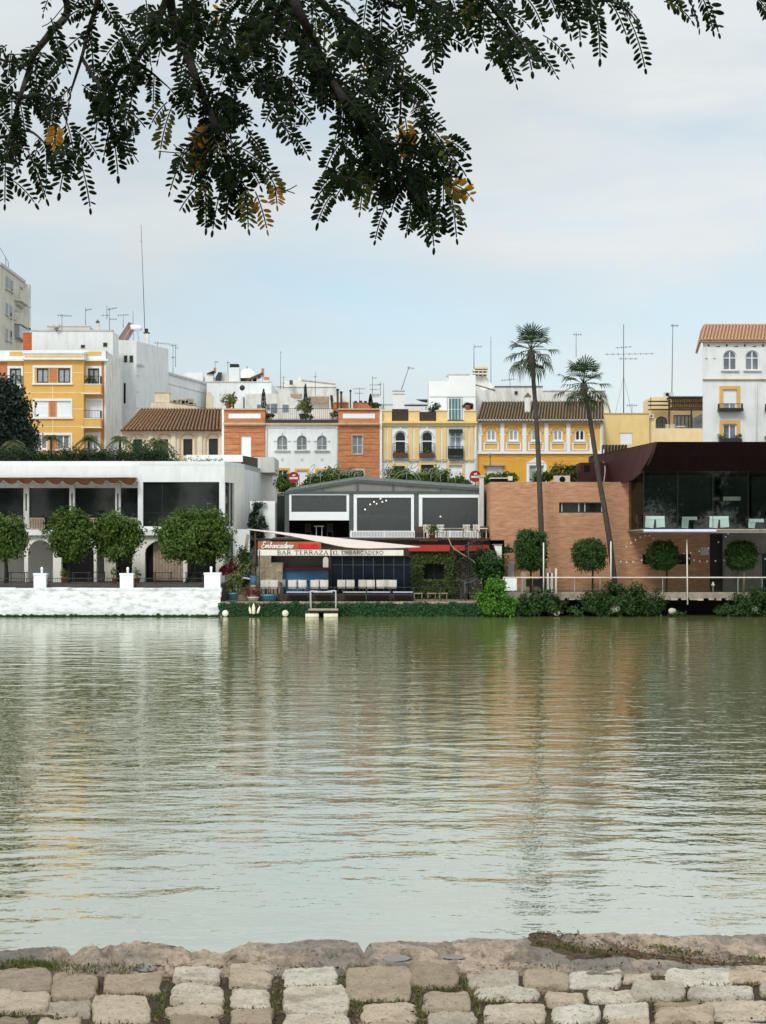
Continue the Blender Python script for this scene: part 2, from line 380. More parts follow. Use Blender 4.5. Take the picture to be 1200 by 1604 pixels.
def tileroof(b, el, er, rl, rr, n, rows=9, amp=.07):
    "barrel tiles on the slope eave-left, eave-right, ridge-left, ridge-right"
    el, er, rl, rr = map(Vector, (el, er, rl, rr))
    nm = (er-el).cross(rl-el).normalized()
    if nm.z < 0: nm = -nm
    S = 6; vs = []; R = []
    for j in range(rows):
        for k, lift in ((j/rows, .045), ((j+1)/rows, .0)):
            R.append((k, lift))
    for k, lift in R:
        a, c = el.lerp(rl, k), er.lerp(rr, k)
        for i in range(n*S+1):
            ph = (i % S)/S; h = amp*(max(0, math.sin(math.pi*ph/.5))**.7 if ph < .51 else -.45*math.sin(math.pi*(ph-.5)/.5))
            jit = noise.noise(V(i//S*1.7, k*9, n))*.012
            vs.append(a.lerp(c, i/(n*S)) + nm*(h+lift+jit))
    w = n*S+1
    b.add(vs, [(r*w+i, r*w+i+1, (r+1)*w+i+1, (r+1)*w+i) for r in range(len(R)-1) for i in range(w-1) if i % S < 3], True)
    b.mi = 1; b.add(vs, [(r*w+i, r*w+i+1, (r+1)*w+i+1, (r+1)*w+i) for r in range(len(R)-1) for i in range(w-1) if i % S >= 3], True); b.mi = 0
    th = nm*-.12
    b.quad(el, el+th, er+th, er); b.quad(el+th, rl+th, rr+th, er+th)
    b.quad(el, rl, rl+th, el+th); b.quad(er, er+th, rr+th, rr)
def house(name, label, Y, x0, x1, y0, y1, depth, wm, holes=(), cat='house', group=None, th=.3):
    a0, a1, c0, c1 = X(x0,Y), X(x1,Y), Z(y1,Y), Z(y0,Y)
    t = thing(name, label, cat, ((a0+a1)/2, Y+depth/2, c0), group)
    b = MB(); hs = [(X(h[0],Y), X(h[1],Y), Z(h[3],Y), Z(h[2],Y), h[4] if len(h) > 4 else False) for h in holes]
    wallface(b, a0, a1, c0, c1, Y, hs, th); shell(b, a0, a1, Y, Y+depth, c0, c1)
    b.build('wall', M[wm], t)
    return t
def part(par, name, m, fn):
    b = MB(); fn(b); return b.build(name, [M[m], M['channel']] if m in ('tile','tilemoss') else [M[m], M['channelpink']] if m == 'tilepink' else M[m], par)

# ------------------------------------------------------------------ plant helpers
def rdir():
    while True:
        d = V(rnd(-1,1), rnd(-1,1), rnd(-1,1))
        if .05 < d.length < 1: return d.normalized()
def leaves(b, c, rad, n, size, clumps=60, spread=.22, inner=.25, shape=None, up=.3):
    "leaf clumps spread over and through an ellipsoid (or a box-like superellipsoid)"
    c = Vector(c); cl = []
    for _ in range(clumps):
        d = rdir(); k = rnd(.72, 1.05) if random.random() > inner else rnd(.25, .75)
        if shape:
            m = max(abs(d.x), abs(d.y), abs(d.z)); d = d.lerp(d/m, shape)
        cl.append((V(d.x*rad[0], d.y*rad[1], d.z*rad[2])*k, rnd(.6, 1.3)))
    s = min(rad)*spread
    for i in range(n):
        q, w = cl[i % clumps]
        p = q + V(random.gauss(0,1), random.gauss(0,1), random.gauss(0,1))*s*w
        o = (p.normalized() if p.length > 1e-6 else V(0,0,1))
        nrm = (o*.7 + V(0,0,up) + rdir()*.7).normalized()
        d = rdir(); d = (d - nrm*d.dot(nrm) + V(0,0,-.25)).normalized()
        k = size*rnd(.6, 1.25)
        b.leaf(c+p, d, nrm, k, k*.62)
def sheetleaves(b, fn, n, size, out=(0,-1,0), th=.15):
    "leaves hugging a wall: fn(u, v) gives a point"
    out = Vector(out)
    for _ in range(n):
        p = fn(random.random(), random.random())
        if p is None: continue
        p = p + out*rnd(0, th); nrm = (out + rdir()*.7 + V(0,0,.2)).normalized()
        d = (V(rnd(-1,1), rnd(-.3,.3), -.8)); d = (d - nrm*d.dot(nrm)).normalized(); k = size*rnd(.6, 1.3)
        b.leaf(p, d, nrm, k, k*.7)
def curve(pts, n=8):
    "Catmull-Rom through pts"
    pts = [Vector(p) for p in pts]; q = [pts[0]*2-pts[1]] + pts + [pts[-1]*2-pts[-2]]; out = []
    for i in range(1, len(q)-2):
        for k in range(n):
            t = k/n; a, b_, c, d = q[i-1], q[i], q[i+1], q[i+2]
            out.append(.5*((2*b_) + (c-a)*t + (2*a-5*b_+4*c-d)*t*t + (3*b_-a-3*c+d)*t**3))
    return out + [pts[-1]]
# ================================================================== sky, sun, camera
SUN_EL, SUN_AZ = 47.0, 205.0      # degrees; azimuth measured from +Y (far bank) clockwise: behind the camera, a little to the left
w = bpy.data.worlds.new("World"); SC.world = w; w.use_nodes = True
T = w.node_tree; N = T.nodes.new; L = T.links.new
for n_ in list(T.nodes): T.nodes.remove(n_)
sky = N('ShaderNodeTexSky'); sky.sky_type = 'NISHITA'; sky.sun_disc = False
sky.sun_elevation = math.radians(SUN_EL); sky.sun_rotation = math.radians(SUN_AZ)
sky.air_density = 1.0; sky.dust_density = 1.2; sky.ozone_density = 1.5
bg1 = N('ShaderNodeBackground'); bg1.inputs['Strength'].default_value = .115
hs = N('ShaderNodeHueSaturation'); hs.inputs['Saturation'].default_value = .74
L(sky.outputs[0], hs.inputs['Color']); L(mixcol(N, L, 1.0, hs.outputs[0], (.92,1.04,1.0,1), 'MULTIPLY'), bg1.inputs['Color'])
tc = N('ShaderNodeTexCoord'); sp = N('ShaderNodeSeparateXYZ'); L(tc.outputs['Generated'], sp.inputs[0])
mp = N('ShaderNodeMapping'); mp.inputs['Scale'].default_value = (1.6, 1.0, 7.0); mp.inputs['Location'].default_value = (2.3, .4, 1.15)
L(tc.outputs['Generated'], mp.inputs['Vector'])
cn = N('ShaderNodeTexNoise'); cn.inputs['Scale'].default_value = 2.1; cn.inputs['Detail'].default_value = 9; cn.inputs['Roughness'].default_value = .52
cn.inputs['Distortion'].default_value = .35; L(mp.outputs[0], cn.inputs['Vector'])
# thickness of the veil of cloud: thick overhead, a thinner band low above the far bank, hazy at the horizon
hz = ramp(N, L, sp.outputs['Z'], [(0.0, (.86,)*3), (.05, (.78,)*3), (.11, (.66,)*3), (.155, (.54,)*3), (.20, (.82,)*3), (.27, (1,)*3)])
ma = N('ShaderNodeMath'); ma.operation = 'MULTIPLY_ADD'; L(cn.outputs['Fac'], ma.inputs[0]); ma.inputs[1].default_value = 2.3; ma.inputs[2].default_value = -1.13
mb = N('ShaderNodeMath'); mb.operation = 'ADD'; mb.use_clamp = True; L(ma.outputs[0], mb.inputs[0]); L(hz, mb.inputs[1])
cn2 = N('ShaderNodeTexNoise'); cn2.inputs['Scale'].default_value = 1.3; cn2.inputs['Detail'].default_value = 6; L(mp.outputs[0], cn2.inputs['Vector'])
cc = ramp(N, L, cn2.outputs['Fac'], [(.30, (.64, .715, .75)), (.5, (.76, .815, .835)), (.7, (.87, .90, .90))])
cz = ramp(N, L, sp.outputs['Z'], [(0.0, (.50,)*3), (.30, (.50,)*3), (.62, (.88,)*3), (1.0, (1.0,)*3)])
bg2 = N('ShaderNodeBackground'); bg2.inputs['Strength'].default_value = 1.42
L(mixcol(N, L, 1.0, cc, cz, 'MULTIPLY'), bg2.inputs['Color'])
mx = N('ShaderNodeMixShader'); L(mb.outputs[0], mx.inputs[0]); L(bg1.outputs[0], mx.inputs[1]); L(bg2.outputs[0], mx.inputs[2])
wo = N('ShaderNodeOutputWorld'); L(mx.outputs[0], wo.inputs['Surface'])

sl = bpy.data.lights.new('sun', 'SUN'); sl.energy = 1.5; sl.angle = math.radians(14); sl.color = (1.0, .955, .89)
so = bpy.data.objects.new('sun', sl); COL.objects.link(so); so.location = (0, 0, 60)
a_, e_ = math.radians(SUN_AZ), math.radians(SUN_EL)
to_sun = V(math.sin(a_)*math.cos(e_), math.cos(a_)*math.cos(e_), math.sin(e_))
so.rotation_euler = (-to_sun).to_track_quat('-Z', 'Y').to_euler()

cd = bpy.data.cameras.new('camera'); cam = bpy.data.objects.new('camera', cd); COL.objects.link(cam)
cam.location = (0, 0, CZ); cam.rotation_euler = (math.radians(90), 0, 0)
cd.sensor_fit = 'VERTICAL'; cd.sensor_height = 36.0; cd.lens = F/1604*36.0
cd.shift_y = (HY - 802)/1604; cd.clip_end = 6000; cd.clip_start = .05
SC.camera = cam
vs = SC.view_settings; vs.view_transform = 'Standard'; vs.look = 'None'; vs.gamma = 1; vs.exposure = .42
SC.cycles.max_bounces = 8; SC.cycles.transparent_max_bounces = 12
SC.cycles.use_denoising = True

# ================================================================== river
m, t, N, L, b = nt('river_water'); t.nodes.remove(b)
g = N('ShaderNodeNewGeometry'); pos = g.outputs['Position']
def wv(sx, sy, rot, sc, det, rough=.5, dist=0.0):
    q = N('ShaderNodeMapping'); q.inputs['Scale'].default_value = (sx, sy, 1); q.inputs['Rotation'].default_value = (0, 0, math.radians(rot))
    L(pos, q.inputs['Vector']); n = N('ShaderNodeTexNoise'); n.inputs['Scale'].default_value = sc; n.inputs['Detail'].default_value = det
    n.inputs['Roughness'].default_value = rough; n.inputs['Distortion'].default_value = dist; L(q.outputs[0], n.inputs['Vector']); return n.outputs['Fac']
def mth(op, a, b_):
    q = N('ShaderNodeMath'); q.operation = op
    for i, v_ in enumerate((a, b_)):
        if hasattr(v_, 'links'): L(v_, q.inputs[i])
        else: q.inputs[i].default_value = v_
    return q.outputs[0]
sy_ = N('ShaderNodeSeparateXYZ'); L(pos, sy_.inputs[0])
# wind reaches the middle of the river; the water lies calmer in the lee of the near quay
lee = N('ShaderNodeMapRange'); lee.interpolation_type = 'SMOOTHSTEP'; L(sy_.outputs['Y'], lee.inputs['Value'])
lee.inputs['From Min'].default_value = 8; lee.inputs['From Max'].default_value = 25; lee.inputs['To Min'].default_value = .20; lee.inputs['To Max'].default_value = 1
gust = ramp(N, L, wv(.25, .6, 8, .12, 3), [(.32, (.45,)*3), (.68, (1.25,)*3)])
cat = ramp(N, L, wv(.5, 1.0, -20, .35, 2), [(.50, (0,)*3), (.66, (1,)*3)])
h1 = mth('MULTIPLY', wv(.62, 1.1, 4, .85, 2), .050)
h2 = mth('MULTIPLY', wv(.55, 1.0, -9, 2.6, 2), .0155)
h3 = mth('MULTIPLY', mth('MULTIPLY', wv(.85, 1.0, 24, 7.0, 2), .0078), gust)
h4 = mth('MULTIPLY', mth('MULTIPLY', wv(1.0, .8, 40, 13.0, 1), .0016), cat)
hh = mth('ADD', mth('MULTIPLY', mth('ADD', mth('ADD', h1, h2), h3), lee.outputs[0]), h4)
bm = N('ShaderNodeBump'); bm.inputs['Strength'].default_value = 1; bm.inputs['Distance'].default_value = 1.0; L(hh, bm.inputs['Height'])
df = N('ShaderNodeBsdfDiffuse'); df.inputs['Color'].default_value = (.155, .158, .056, 1); L(bm.outputs[0], df.inputs['Normal'])
gl = N('ShaderNodeBsdfGlossy'); gl.inputs['Color'].default_value = (.985, 1.0, .955, 1); gl.inputs['Roughness'].default_value = .035; L(bm.outputs[0], gl.inputs['Normal'])
fr = N('ShaderNodeFresnel'); fr.inputs['IOR'].default_value = 1.9; L(bm.outputs[0], fr.inputs['Normal'])
ff = mth('MULTIPLY_ADD', fr.outputs[0], .14); ff.node.inputs[2].default_value = .665
mx = N('ShaderNodeMixShader'); L(ff, mx.inputs[0]); L(df.outputs[0], mx.inputs[1]); L(gl.outputs[0], mx.inputs[2])
L(mx.outputs[0], t.nodes['Material Output'].inputs['Surface'])
b = MB(); b.quad((-600, 5.6, 0), (600, 5.6, 0), (600, 110, 0), (-600, 110, 0)); struct(b.build('water', m))

# ================================================================== far bank ground
b = MB(); b.box(-2500, 2500, 113.0, 4000, -2, 7.8); struct(b.build('street', mat('street_ground', (.16,.15,.14), .9, .15, .5)))
ZD_ = Z(943,100)
b = MB(); b.box(-600, X(345,100), 100.35, 112.9, -2, 2.09); struct(b.build('terrace', mat('dark_terrace_paving', (.10,.085,.075), .85, .25, 2.0, .3)))
b = MB(); b.box(X(345,100)+.01, X(815,100), 100.0, 112.9, -2, Z(943,100)); struct(b.build('riverside_terrace', mat('terrace_paving', (.16,.13,.10), .85, .25, 2.0, .3)))
b = MB(); b.box(X(432,110), X(772,110), 107.0, 112.95, .5, Z(842,108.6)); struct(b.build('upper_terrace', M['concrete']))
b = MB()
b.box(X(790,101)-.3, 600, 101.0, 112.9, Z(937,101), Z(930,101)); struct(b.build('promenade', mat('promenade_concrete', (.25,.225,.185), .85, .2, 1.5, .6, (.09,.08,.065))))
b = MB(); b.box(X(815,100)+.02, 600, 104.6, 112.9, -2, Z(937,101)-.01); struct(b.build('riverbank', mat('dark_wet_bank', (.018,.017,.014), .9, .4, 2)))  # near-black colour paints the shade of the void under the promenade
b = MB(); b.box(X(404,101.45), X(648,101.45), 101.45, 105.2, 0, ZD_+.42); struct(b.build('raised_terrace', M['darkwood']))
b = MB()
for i in range(60):
    x = X(800,101)+i*.62+rnd(-.1,.1)
    b.box(x, x+rnd(.3,.55), 100.93, 101.2, Z(939.5,101)-rnd(0,.05), Z(937,101)-.005)
struct(b.build('kerb', M['stone']))

# ================================================================== near quay: edge slabs, cobbles, soil
QZ = 2.8
def gy(y): return (CZ-QZ)*F/(y-HY)
def G(x, y): Y = gy(y); return V(X(x, Y), Y, QZ)
ms, t, N, L, b_ = nt('granite_cobbles')
g = N('ShaderNodeNewGeometry')
c = ramp(N, L, g.outputs['Random Per Island'], [(0, (.56,.45,.32)), (.25, (.78,.65,.49)), (.45, (.92,.86,.74)), (.6, (.46,.36,.25)), (.8, (.76,.61,.45)), (1, (.95,.90,.79))])
n1 = noisen(N, L, posnode(N, L), 14, 8, .7)
c = mixcol(N, L, 1.0, c, ramp(N, L, n1, [(.32, (.72,.68,.62)), (.58, (1.25,1.25,1.25))]), 'MULTIPLY')
n2 = noisen(N, L, posnode(N, L), 60, 6, .7)
n4 = noisen(N, L, posnode(N, L), 130, 4, .6); n5 = noisen(N, L, posnode(N, L, 1, 1.6, 1), 22, 9, .75)
c = mixcol(N, L, ramp(N, L, n2, [(.57, (0,)*3), (.63, (.65,)*3)]), c, (.15,.115,.08,1))
c = mixcol(N, L, 1.0, c, ramp(N, L, n4, [(.36, (.84,)*3), (.60, (1.4,)*3)]), 'MULTIPLY')
c = mixcol(N, L, ramp(N, L, n5, [(.33, (.75,)*3), (.39, (0,)*3)]), c, (.18,.135,.095,1))
n3 = noisen(N, L, posnode(N, L), 5.5, 5, .6)
c = mixcol(N, L, ramp(N, L, n3, [(.56, (0,)*3), (.68, (.6,)*3)]), c, (.30,.24,.165,1))
L(c, b_.inputs['Base Color']); b_.inputs['Roughness'].default_value = .8; b_.inputs['Specular IOR Level'].default_value = .25
bp = N('ShaderNodeBump'); bp.inputs['Strength'].default_value = 1; bp.inputs['Distance'].default_value = .022
L(mth('ADD', mth('ADD', n1, mth('MULTIPLY', n5, 1.3)), mth('ADD', mth('MULTIPLY', n2, .7), mth('MULTIPLY', n4, .35))), bp.inputs['Height']); L(bp.outputs[0], b_.inputs['Normal'])
STONES = [(-60,86,1523,1558),(-70,80,1559,1590),(77,152,1526,1570),(158,254,1526,1560),(272,348,1522,1544),(267,355,1545,1580),(357,428,1513,1550),
 (360,426,1551,1582),(443,533,1520,1546),(442,548,1547,1597),(537,648,1519,1570),(62,145,1571,1597),(142,238,1565,1606),(-60,47,1592,1612),(56,128,1598,1622),
 (258,350,1581,1596),(266,346,1597,1618),(358,430,1584,1614),(562,655,1571,1606),(640,718,1515,1549),(729,815,1519,1551),(660,740,1552,1590),(743,848,1551,1569),
 (755,858,1571,1608),(817,895,1523,1553),(854,918,1556,1580),(888,975,1521,1550),(920,1000,1550,1573),(975,1022,1526,1541),(988,1073,1541,1568),(1040,1152,1520,1546),
 (1077,1183,1547,1571),(1136,1225,1511,1541),(1188,1260,1543,1562),(1022,1094,1569,1583),(1024,1122,1583,1608),(1100,1206,1572,1600),(944,1018,1576,1600),(864,940,1582,1608),
 (668,748,1591,1612),(440,552,1599,1630),(1128,1220,1603,1640),(556,650,1609,1645),(1210,1300,1566,1600),(948,1020,1603,1630)]
for r in range(26):                                   # the paving goes on out of the frame
    y = 1524 + r*37.0 if r < 3 else 1632 + (r-3)*46
    x = -900 + rnd(0, 60)
    while x < 2100:
        wd = rnd(80, 120)*(1 + max(0, y-1600)/760); h = (32 if r < 3 else 40)
        if (r < 3 and (x+wd < -70 or x > 1265)) or r >= 4: STONES.append((x, x+wd-8, y, y+h))
        x += wd
b = MB(); RECTS = []
for i, (x0, x1, y0, y1) in enumerate(STONES):
    A, B_, C_, D_ = G(x0,y1), G(x1,y1), G(x1+rnd(-3,3),y0), G(x0+rnd(-3,3),y0)
    RECTS.append((min(A.x, D_.x), max(B_.x, C_.x), A.y, D_.y))
    near = y0 < 1640 and -150 < x0 < 1300
    nu, nv = (26, 20) if near else (6, 5)
    tz = rnd(-.008, .010); tx, ty = rnd(-.010,.010), rnd(-.012,.012)
    vs_ = []
    for iv in range(nv+1):
        for iu in range(nu+1):
            u, v_ = iu/nu*2-1, iv/nv*2-1
            uu, vv = math.copysign(1-(1-abs(u))**1.6, u), math.copysign(1-(1-abs(v_))**1.6, v_)
            rr_ = .965 - .10*abs(uu*vv)**3.5
            p = (A.lerp(B_, (uu*rr_+1)/2)).lerp(D_.lerp(C_, (uu*rr_+1)/2), (vv*rr_+1)/2)
            e = max(abs(u), abs(v_))
            nz = noise.fractal(V(p.x*9, p.y*9, i*3.1), .6, 2.2, 6)*.0085
            oz = (noise.noise(V(p.x*14, p.y*14, i*7.7))*.012 + noise.noise(V(p.x*45, p.y*45, i*2.7))*.007)*(e**3)
            zt = .014 + tz*.8 + tx*u*.8 + ty*v_*.8 + nz*1.3 - .016*e**7
            if e > .999: zt = -.045
            vs_.append((p.x + oz, p.y + oz*.8, QZ + zt))
    b.add(vs_, [(r*(nu+1)+c_, r*(nu+1)+c_+1, (r+1)*(nu+1)+c_+1, (r+1)*(nu+1)+c_) for r in range(nv) for c_ in range(nu)], True)
struct(b.build('pavement', ms))

mk, t, N, L, b_ = nt('worn_edge_slabs')
n1 = noisen(N, L, posnode(N, L, 1, .55, 1), 4.6, 11, .72); n2 = noisen(N, L, posnode(N, L, 1, .5, 1), 34, 9, .75); n3 = noisen(N, L, posnode(N, L, 1, .6, 1), 1.7, 5)
c = ramp(N, L, n1, [(.36, (.11,.085,.065)), (.44, (.46,.35,.25)), (.52, (.68,.53,.39)), (.58, (.30,.23,.17)), (.68, (.58,.45,.33))])
c = mixcol(N, L, ramp(N, L, n3, [(.48, (0,)*3), (.60, (.8,)*3)]), c, (.24,.215,.19,1))
c = mixcol(N, L, 1.0, c, ramp(N, L, n2, [(.34, (.5,)*3), (.62, (1.25,)*3)]), 'MULTIPLY')
c = mixcol(N, L, ramp(N, L, n2, [(.58, (0,)*3), (.63, (.85,)*3)]), c, (.06,.048,.036,1))
L(c, b_.inputs['Base Color']); b_.inputs['Roughness'].default_value = .75; b_.inputs['Specular IOR Level'].default_value = .3
bp = N('ShaderNodeBump'); bp.inputs['Strength'].default_value = 1; bp.inputs['Distance'].default_value = .045
L(mth('ADD', n1, mth('MULTIPLY', n2, .5)), bp.inputs['Height']); L(bp.outputs[0], b_.inputs['Normal'])
EDGE = [(-900,1484),(-200,1486),(0,1487),(60,1484),(115,1483),(122,1479),(160,1476),(240,1473),(268,1478),(290,1487),(305,1492),(325,1488),(350,1491),(368,1486),(390,1479),(430,1474),(480,1468),(520,1469),(555,1473),(568,1478),(572,1475),(620,1472),(700,1468),(800,1466),(838,1465),(846,1460),(900,1459),(1000,1461),(1200,1459),(1500,1462),(2100,1464)]
def edge_y(x):
    for (xa, ya), (xb, yb) in zip(EDGE[:-1], EDGE[1:]):
        if xa <= x <= xb: return ya + (yb-ya)*(x-xa)/(xb-xa)
    return EDGE[-1][1]
CRACKS = [([(569,1470),(573,1490),(567,1522)], .016), ([(118,1480),(112,1492),(86,1508),(80,1524)], .03), ([(844,1460),(858,1476),(905,1488),(985,1494),(1080,1503),(1210,1514)], .055),
          ([(455,1508),(520,1500),(560,1488)], .012), ([(640,1500),(760,1496),(850,1499)], .014), ([(160,1478),(175,1500),(205,1520)], .02), ([(300,1498),(400,1505),(470,1512)], .014)]
CR = [([G(*p) for p in pl], wd) for pl, wd in CRACKS]
def segd(p, a, c_):
    d = c_-a; k = max(0, min(1, (p-a).dot(d)/d.length_squared)); return (p-(a+d*k)).length
b = MB(); xs_ = [-900+i*30 for i in range(28)] + [-60+i*4.5 for i in range(296)] + [1275+i*30 for i in range(28)]
nv = 20; vs_ = []
for x in xs_:
    ye = edge_y(x) + noise.noise(V(x*.09, 0, 3))*1.6 + noise.noise(V(x*.3, 5, 3))*.8
    top = G(x, ye)
    vs_.append((top.x, top.y+.015, -1.5)); vs_.append((top.x, top.y+.012, QZ-.10))
    for j in range(nv+1):
        yy = ye + (1531-ye)*(j/nv)**1.05
        p = G(x, yy); d = (p.y-top.y)
        z = noise.fractal(V(p.x*5, p.y*9, 2), .45, 2.2, 7)*.012 + .004
        z += .014*noise.noise(V(p.x*2.2, p.y*4, 9)) - .010*max(0, noise.noise(V(p.x*16, p.y*22, 4))-.25)*3
        if j < 3: z -= (.016, .004, .001)[j]
        for pl, wd in CR:
            for q0, q1 in zip(pl[:-1], pl[1:]):
                dd = segd(p, q0, q1)
                if dd < wd*3: z -= .035*math.exp(-(dd/wd)**2)/ (1 if len(pl) < 3 else 1)
        for qx, qy, qr in ((228,1517,.05),(622,1500,.065),(712,1499,.05)):
            q_ = G(qx, qy); dd = math.hypot((p.x-q_.x), (p.y-q_.y)*1.3)/qr
            if dd < 2: kq = max(0, min(1, 2-dd)); z = z*(1-kq) - .006*kq
        z = max(z, -.055)
        if j == nv: z = -.06
        vs_.append((p.x, p.y, QZ+z))
k = nv+3
b.add(vs_, [(i*k+j, (i+1)*k+j, (i+1)*k+j+1, i*k+j+1) for i in range(len(xs_)-1) for j in range(k-1)], True)
struct(b.build('quay_edge', mk))
b = MB(); yb = gy(1527)
b.add([(-500,-700,QZ-.003),(500,-700,QZ-.003),(500,yb,QZ-.003),(-500,yb,QZ-.003),(500,yb,-1.5),(-500,yb,-1.5)], [(0,1,2,3),(3,2,4,5)])
struct(b.build('ground', mat('quay_soil', (.060,.042,.026), .95, .4, 9, .5, (.03,.022,.014), bump=.8)))
# soil and moss heaped in the diagonal gap of the slabs
b = MB()
for pl, wd in CR[2:3]:
    for q0, q1 in zip(pl[:-1], pl[1:]):
        for i in range(60):
            p = q0.lerp(q1, i/60); s = rnd(.012,.05)
            b.ball((p.x+rnd(-.05,.05), p.y+rnd(-.11,.05), QZ-.022+rnd(0,.012)), s, 8, (rnd(1,2.2), rnd(.8,1.6), rnd(.16,.34)))
struct(b.build('soil', mat('dark_crack_soil', (.16,.11,.062), .95, .4, 30, bump=1.0)))
# puddles
for nm_, (x, y, rx, ry) in enumerate([(228,1516,20,5),(620,1500,22,5.5),(712,1499,18,3)]):
    b = MB(); pts = []
    for i in range(22):
        a = 2*math.pi*i/22; k = 1+.22*noise.noise(V(math.cos(a)*1.7, math.sin(a)*1.7, nm_*5))
        q = G(x+rx*k*math.cos(a), y+ry*k*math.sin(a)); pts.append((q.x, q.y, QZ-.001))
    b.poly(pts)
    pm = mat('puddle_water', (.13,.105,.085), .05, .1, 4, spec=.55)
    struct(b.build('puddle', pm))
# grass and dry leaves in the joints
def injoint():
    while True:
        x, y = rnd(-90, 1290), rnd(1512, 1640)
        if random.random() < .45 and x > 840: y = 1466 + (x-840)*.125 + rnd(-9, 17)
        p = G(x, y)
        if y > 1500 and any(r[0]+.012 < p.x < r[1]-.012 and r[2]+.012 < p.y < r[3]-.012 for r in RECTS): continue
        return p
b = MB(); cnt = 0
while cnt < 9000:
    p = injoint(); dens = noise.noise(V(p.x*3.2, p.y*3.2, 4.4))
    if dens < .02 and random.random() > .10: continue
    h = rnd(.007, .022)*(1.3 if dens > .25 else 1); d = V(rnd(-.8,.8), rnd(-.8,.8), 1).normalized()
    b.mi = 0 if random.random() < .8 else 1
    b.leaf(p + V(0,0,-.005+rnd(0,.004)), d, rdir(), h, rnd(.003,.006)); cnt += 1
for i in range(1400):                                   # the tuft by the slab, upper left
    x, y = random.gauss(45, 26), random.gauss(1514, 5); p = G(x, y)
    b.mi = 0; b.leaf(p + V(0,0,-.005), V(rnd(-.8,.8), rnd(-.8,.8), 1).normalized(), rdir(), rnd(.010,.026), rnd(.003,.006))
stuff(b.build('grass', [leafmat('joint_grass', [(.05,.085,.018),(.10,.13,.028),(.16,.15,.05)], .2), leafmat('dry_grass', [(.22,.16,.08),(.16,.10,.05)], .2)]),
      'short green and straw coloured grass growing in the joints of the cobbles', 'grass')
b = MB()
for i in range(2600):
    p = injoint(); q = rdir(); q.z = abs(q.z)+.8; q.normalize(); d = rdir(); d = (d-q*d.dot(q)).normalized()
    b.leaf(p+V(0,0,-.001+rnd(0,.010)), d, q, rnd(.012,.030), rnd(.007,.012))
stuff(b.build('leaf_litter', leafmat('dry_leaf_litter', [(.10,.055,.028),(.17,.095,.05),(.07,.04,.025),(.22,.14,.08)], .05)), 'dry brown leaf litter caught between the cobbles', 'leaf litter')
# ================================================================== embankment wall, piers and terrace of the white restaurant
Y0 = 100.0
t = thing('embankment_wall', 'whitewashed river wall with mossy foot and square piers below the white restaurant', 'wall', (X(100,Y0), Y0, -.5))
def f(b):
    x1 = X(346,Y0); n = 150; zt = Z(926,Y0); zb = -1.2; k = 9; vs_ = []
    for i in range(n+1):
        x = -36 + (x1+36)*i/n
        for j in range(k+1):
            z = zb + (zt-zb)*j/k
            vs_.append((x, Y0 + .30*(1-j/k) - .28 + noise.fractal(V(x*.9, 0, z*1.7), .9, 2, 4)*.02, z))
    b.add(vs_, [(i*(k+1)+j, (i+1)*(k+1)+j, (i+1)*(k+1)+j+1, i*(k+1)+j+1) for i in range(n) for j in range(k)], True)
    b.box(-36, x1, Y0+.10, Y0+.46, zt-.4, zt-.01)
part(t, 'wall', 'whitewall', f)
def f(b):
    for i in range(40):
        x = -36+i*1.2; x2 = min(x+1.19, X(346,Y0)+.04)
        if x2 > x: b.box(x, x2, Y0-.10+rnd(-.02,.02), Y0+.5, Z(927,Y0), Z(920.5,Y0)+rnd(-.03,.02))
part(t, 'coping', 'whitewall', f)
for x0, x1, y0 in ((53,72,898),(188,208.5,898),(320,345,897)):
    def f(b):
        b.pbox(Y0, x0, x1, y0+2.5, 921.5, .04, .62); b.pbox(Y0, x0-.8, x1+.8, y0, y0+3, .08, .66)
    part(t, 'pier', 'whiteclean', f)
part(t, 'footing', 'slab', lambda b: b.box(-36, X(346,Y0)+.1, Y0-.42, Y0+.1, -.9, .07))
b = MB()
sheetleaves(b, lambda u, v: V(-26+u*(X(345,Y0)+26), Y0-.36-.06*v, .05+.16*v*max(0, .6+noise.noise(V(u*60,1,1)))), 5200, .10, th=.12)
tag(b.build('moss_line', M['leafmoss'], None), 'dark green weed fringe growing along the foot of the whitewashed river wall', 'weeds', kind='stuff')
LAMP = ['small white lantern on the pier between the cropped orange tree and the twin crowns', 'small white lantern on the middle pier beside the twin orange trees', 'small white lantern on the broad end pier beside the bar terrace']
for (x, y), lb in zip(((64,895),(199,893),(330,891)), LAMP):
    yb = 898 if x < 300 else 897
    t = thing('lantern', lb, 'lantern', (X(x,Y0), Y0+.3, Z(yb,Y0)), 'lanterns on the wall piers')
    part(t, 'post', 'alu', lambda b: b.lathe((X(x,Y0),Y0+.3,Z(yb,Y0)), [(.07,0),(.07,.16)], 10))
    part(t, 'lamp_head', 'bulb', lambda b: b.lathe((X(x,Y0),Y0+.3,Z(yb,Y0)), [(.06,.165),(.085,.19),(.085,.36),(.05,.40)], 10))
for x0, x1, lb in ((-150,52,'black iron railing on the river wall before the cropped orange tree'), (73,187,'black iron railing on the river wall before the twin orange trees'), (209,319,'black iron railing on the river wall before the broad orange tree')):
    b = MB(); ironrail(b, [(X(x0,Y0)+.02, Y0+.25), (X(x1,Y0)-.02, Y0+.25)], Z(921,Y0)+.005, .62, .16, .011, .02, True)
    tag(b.build('railing', M['iron']), lb, 'railing', 'iron railings on the river wall')
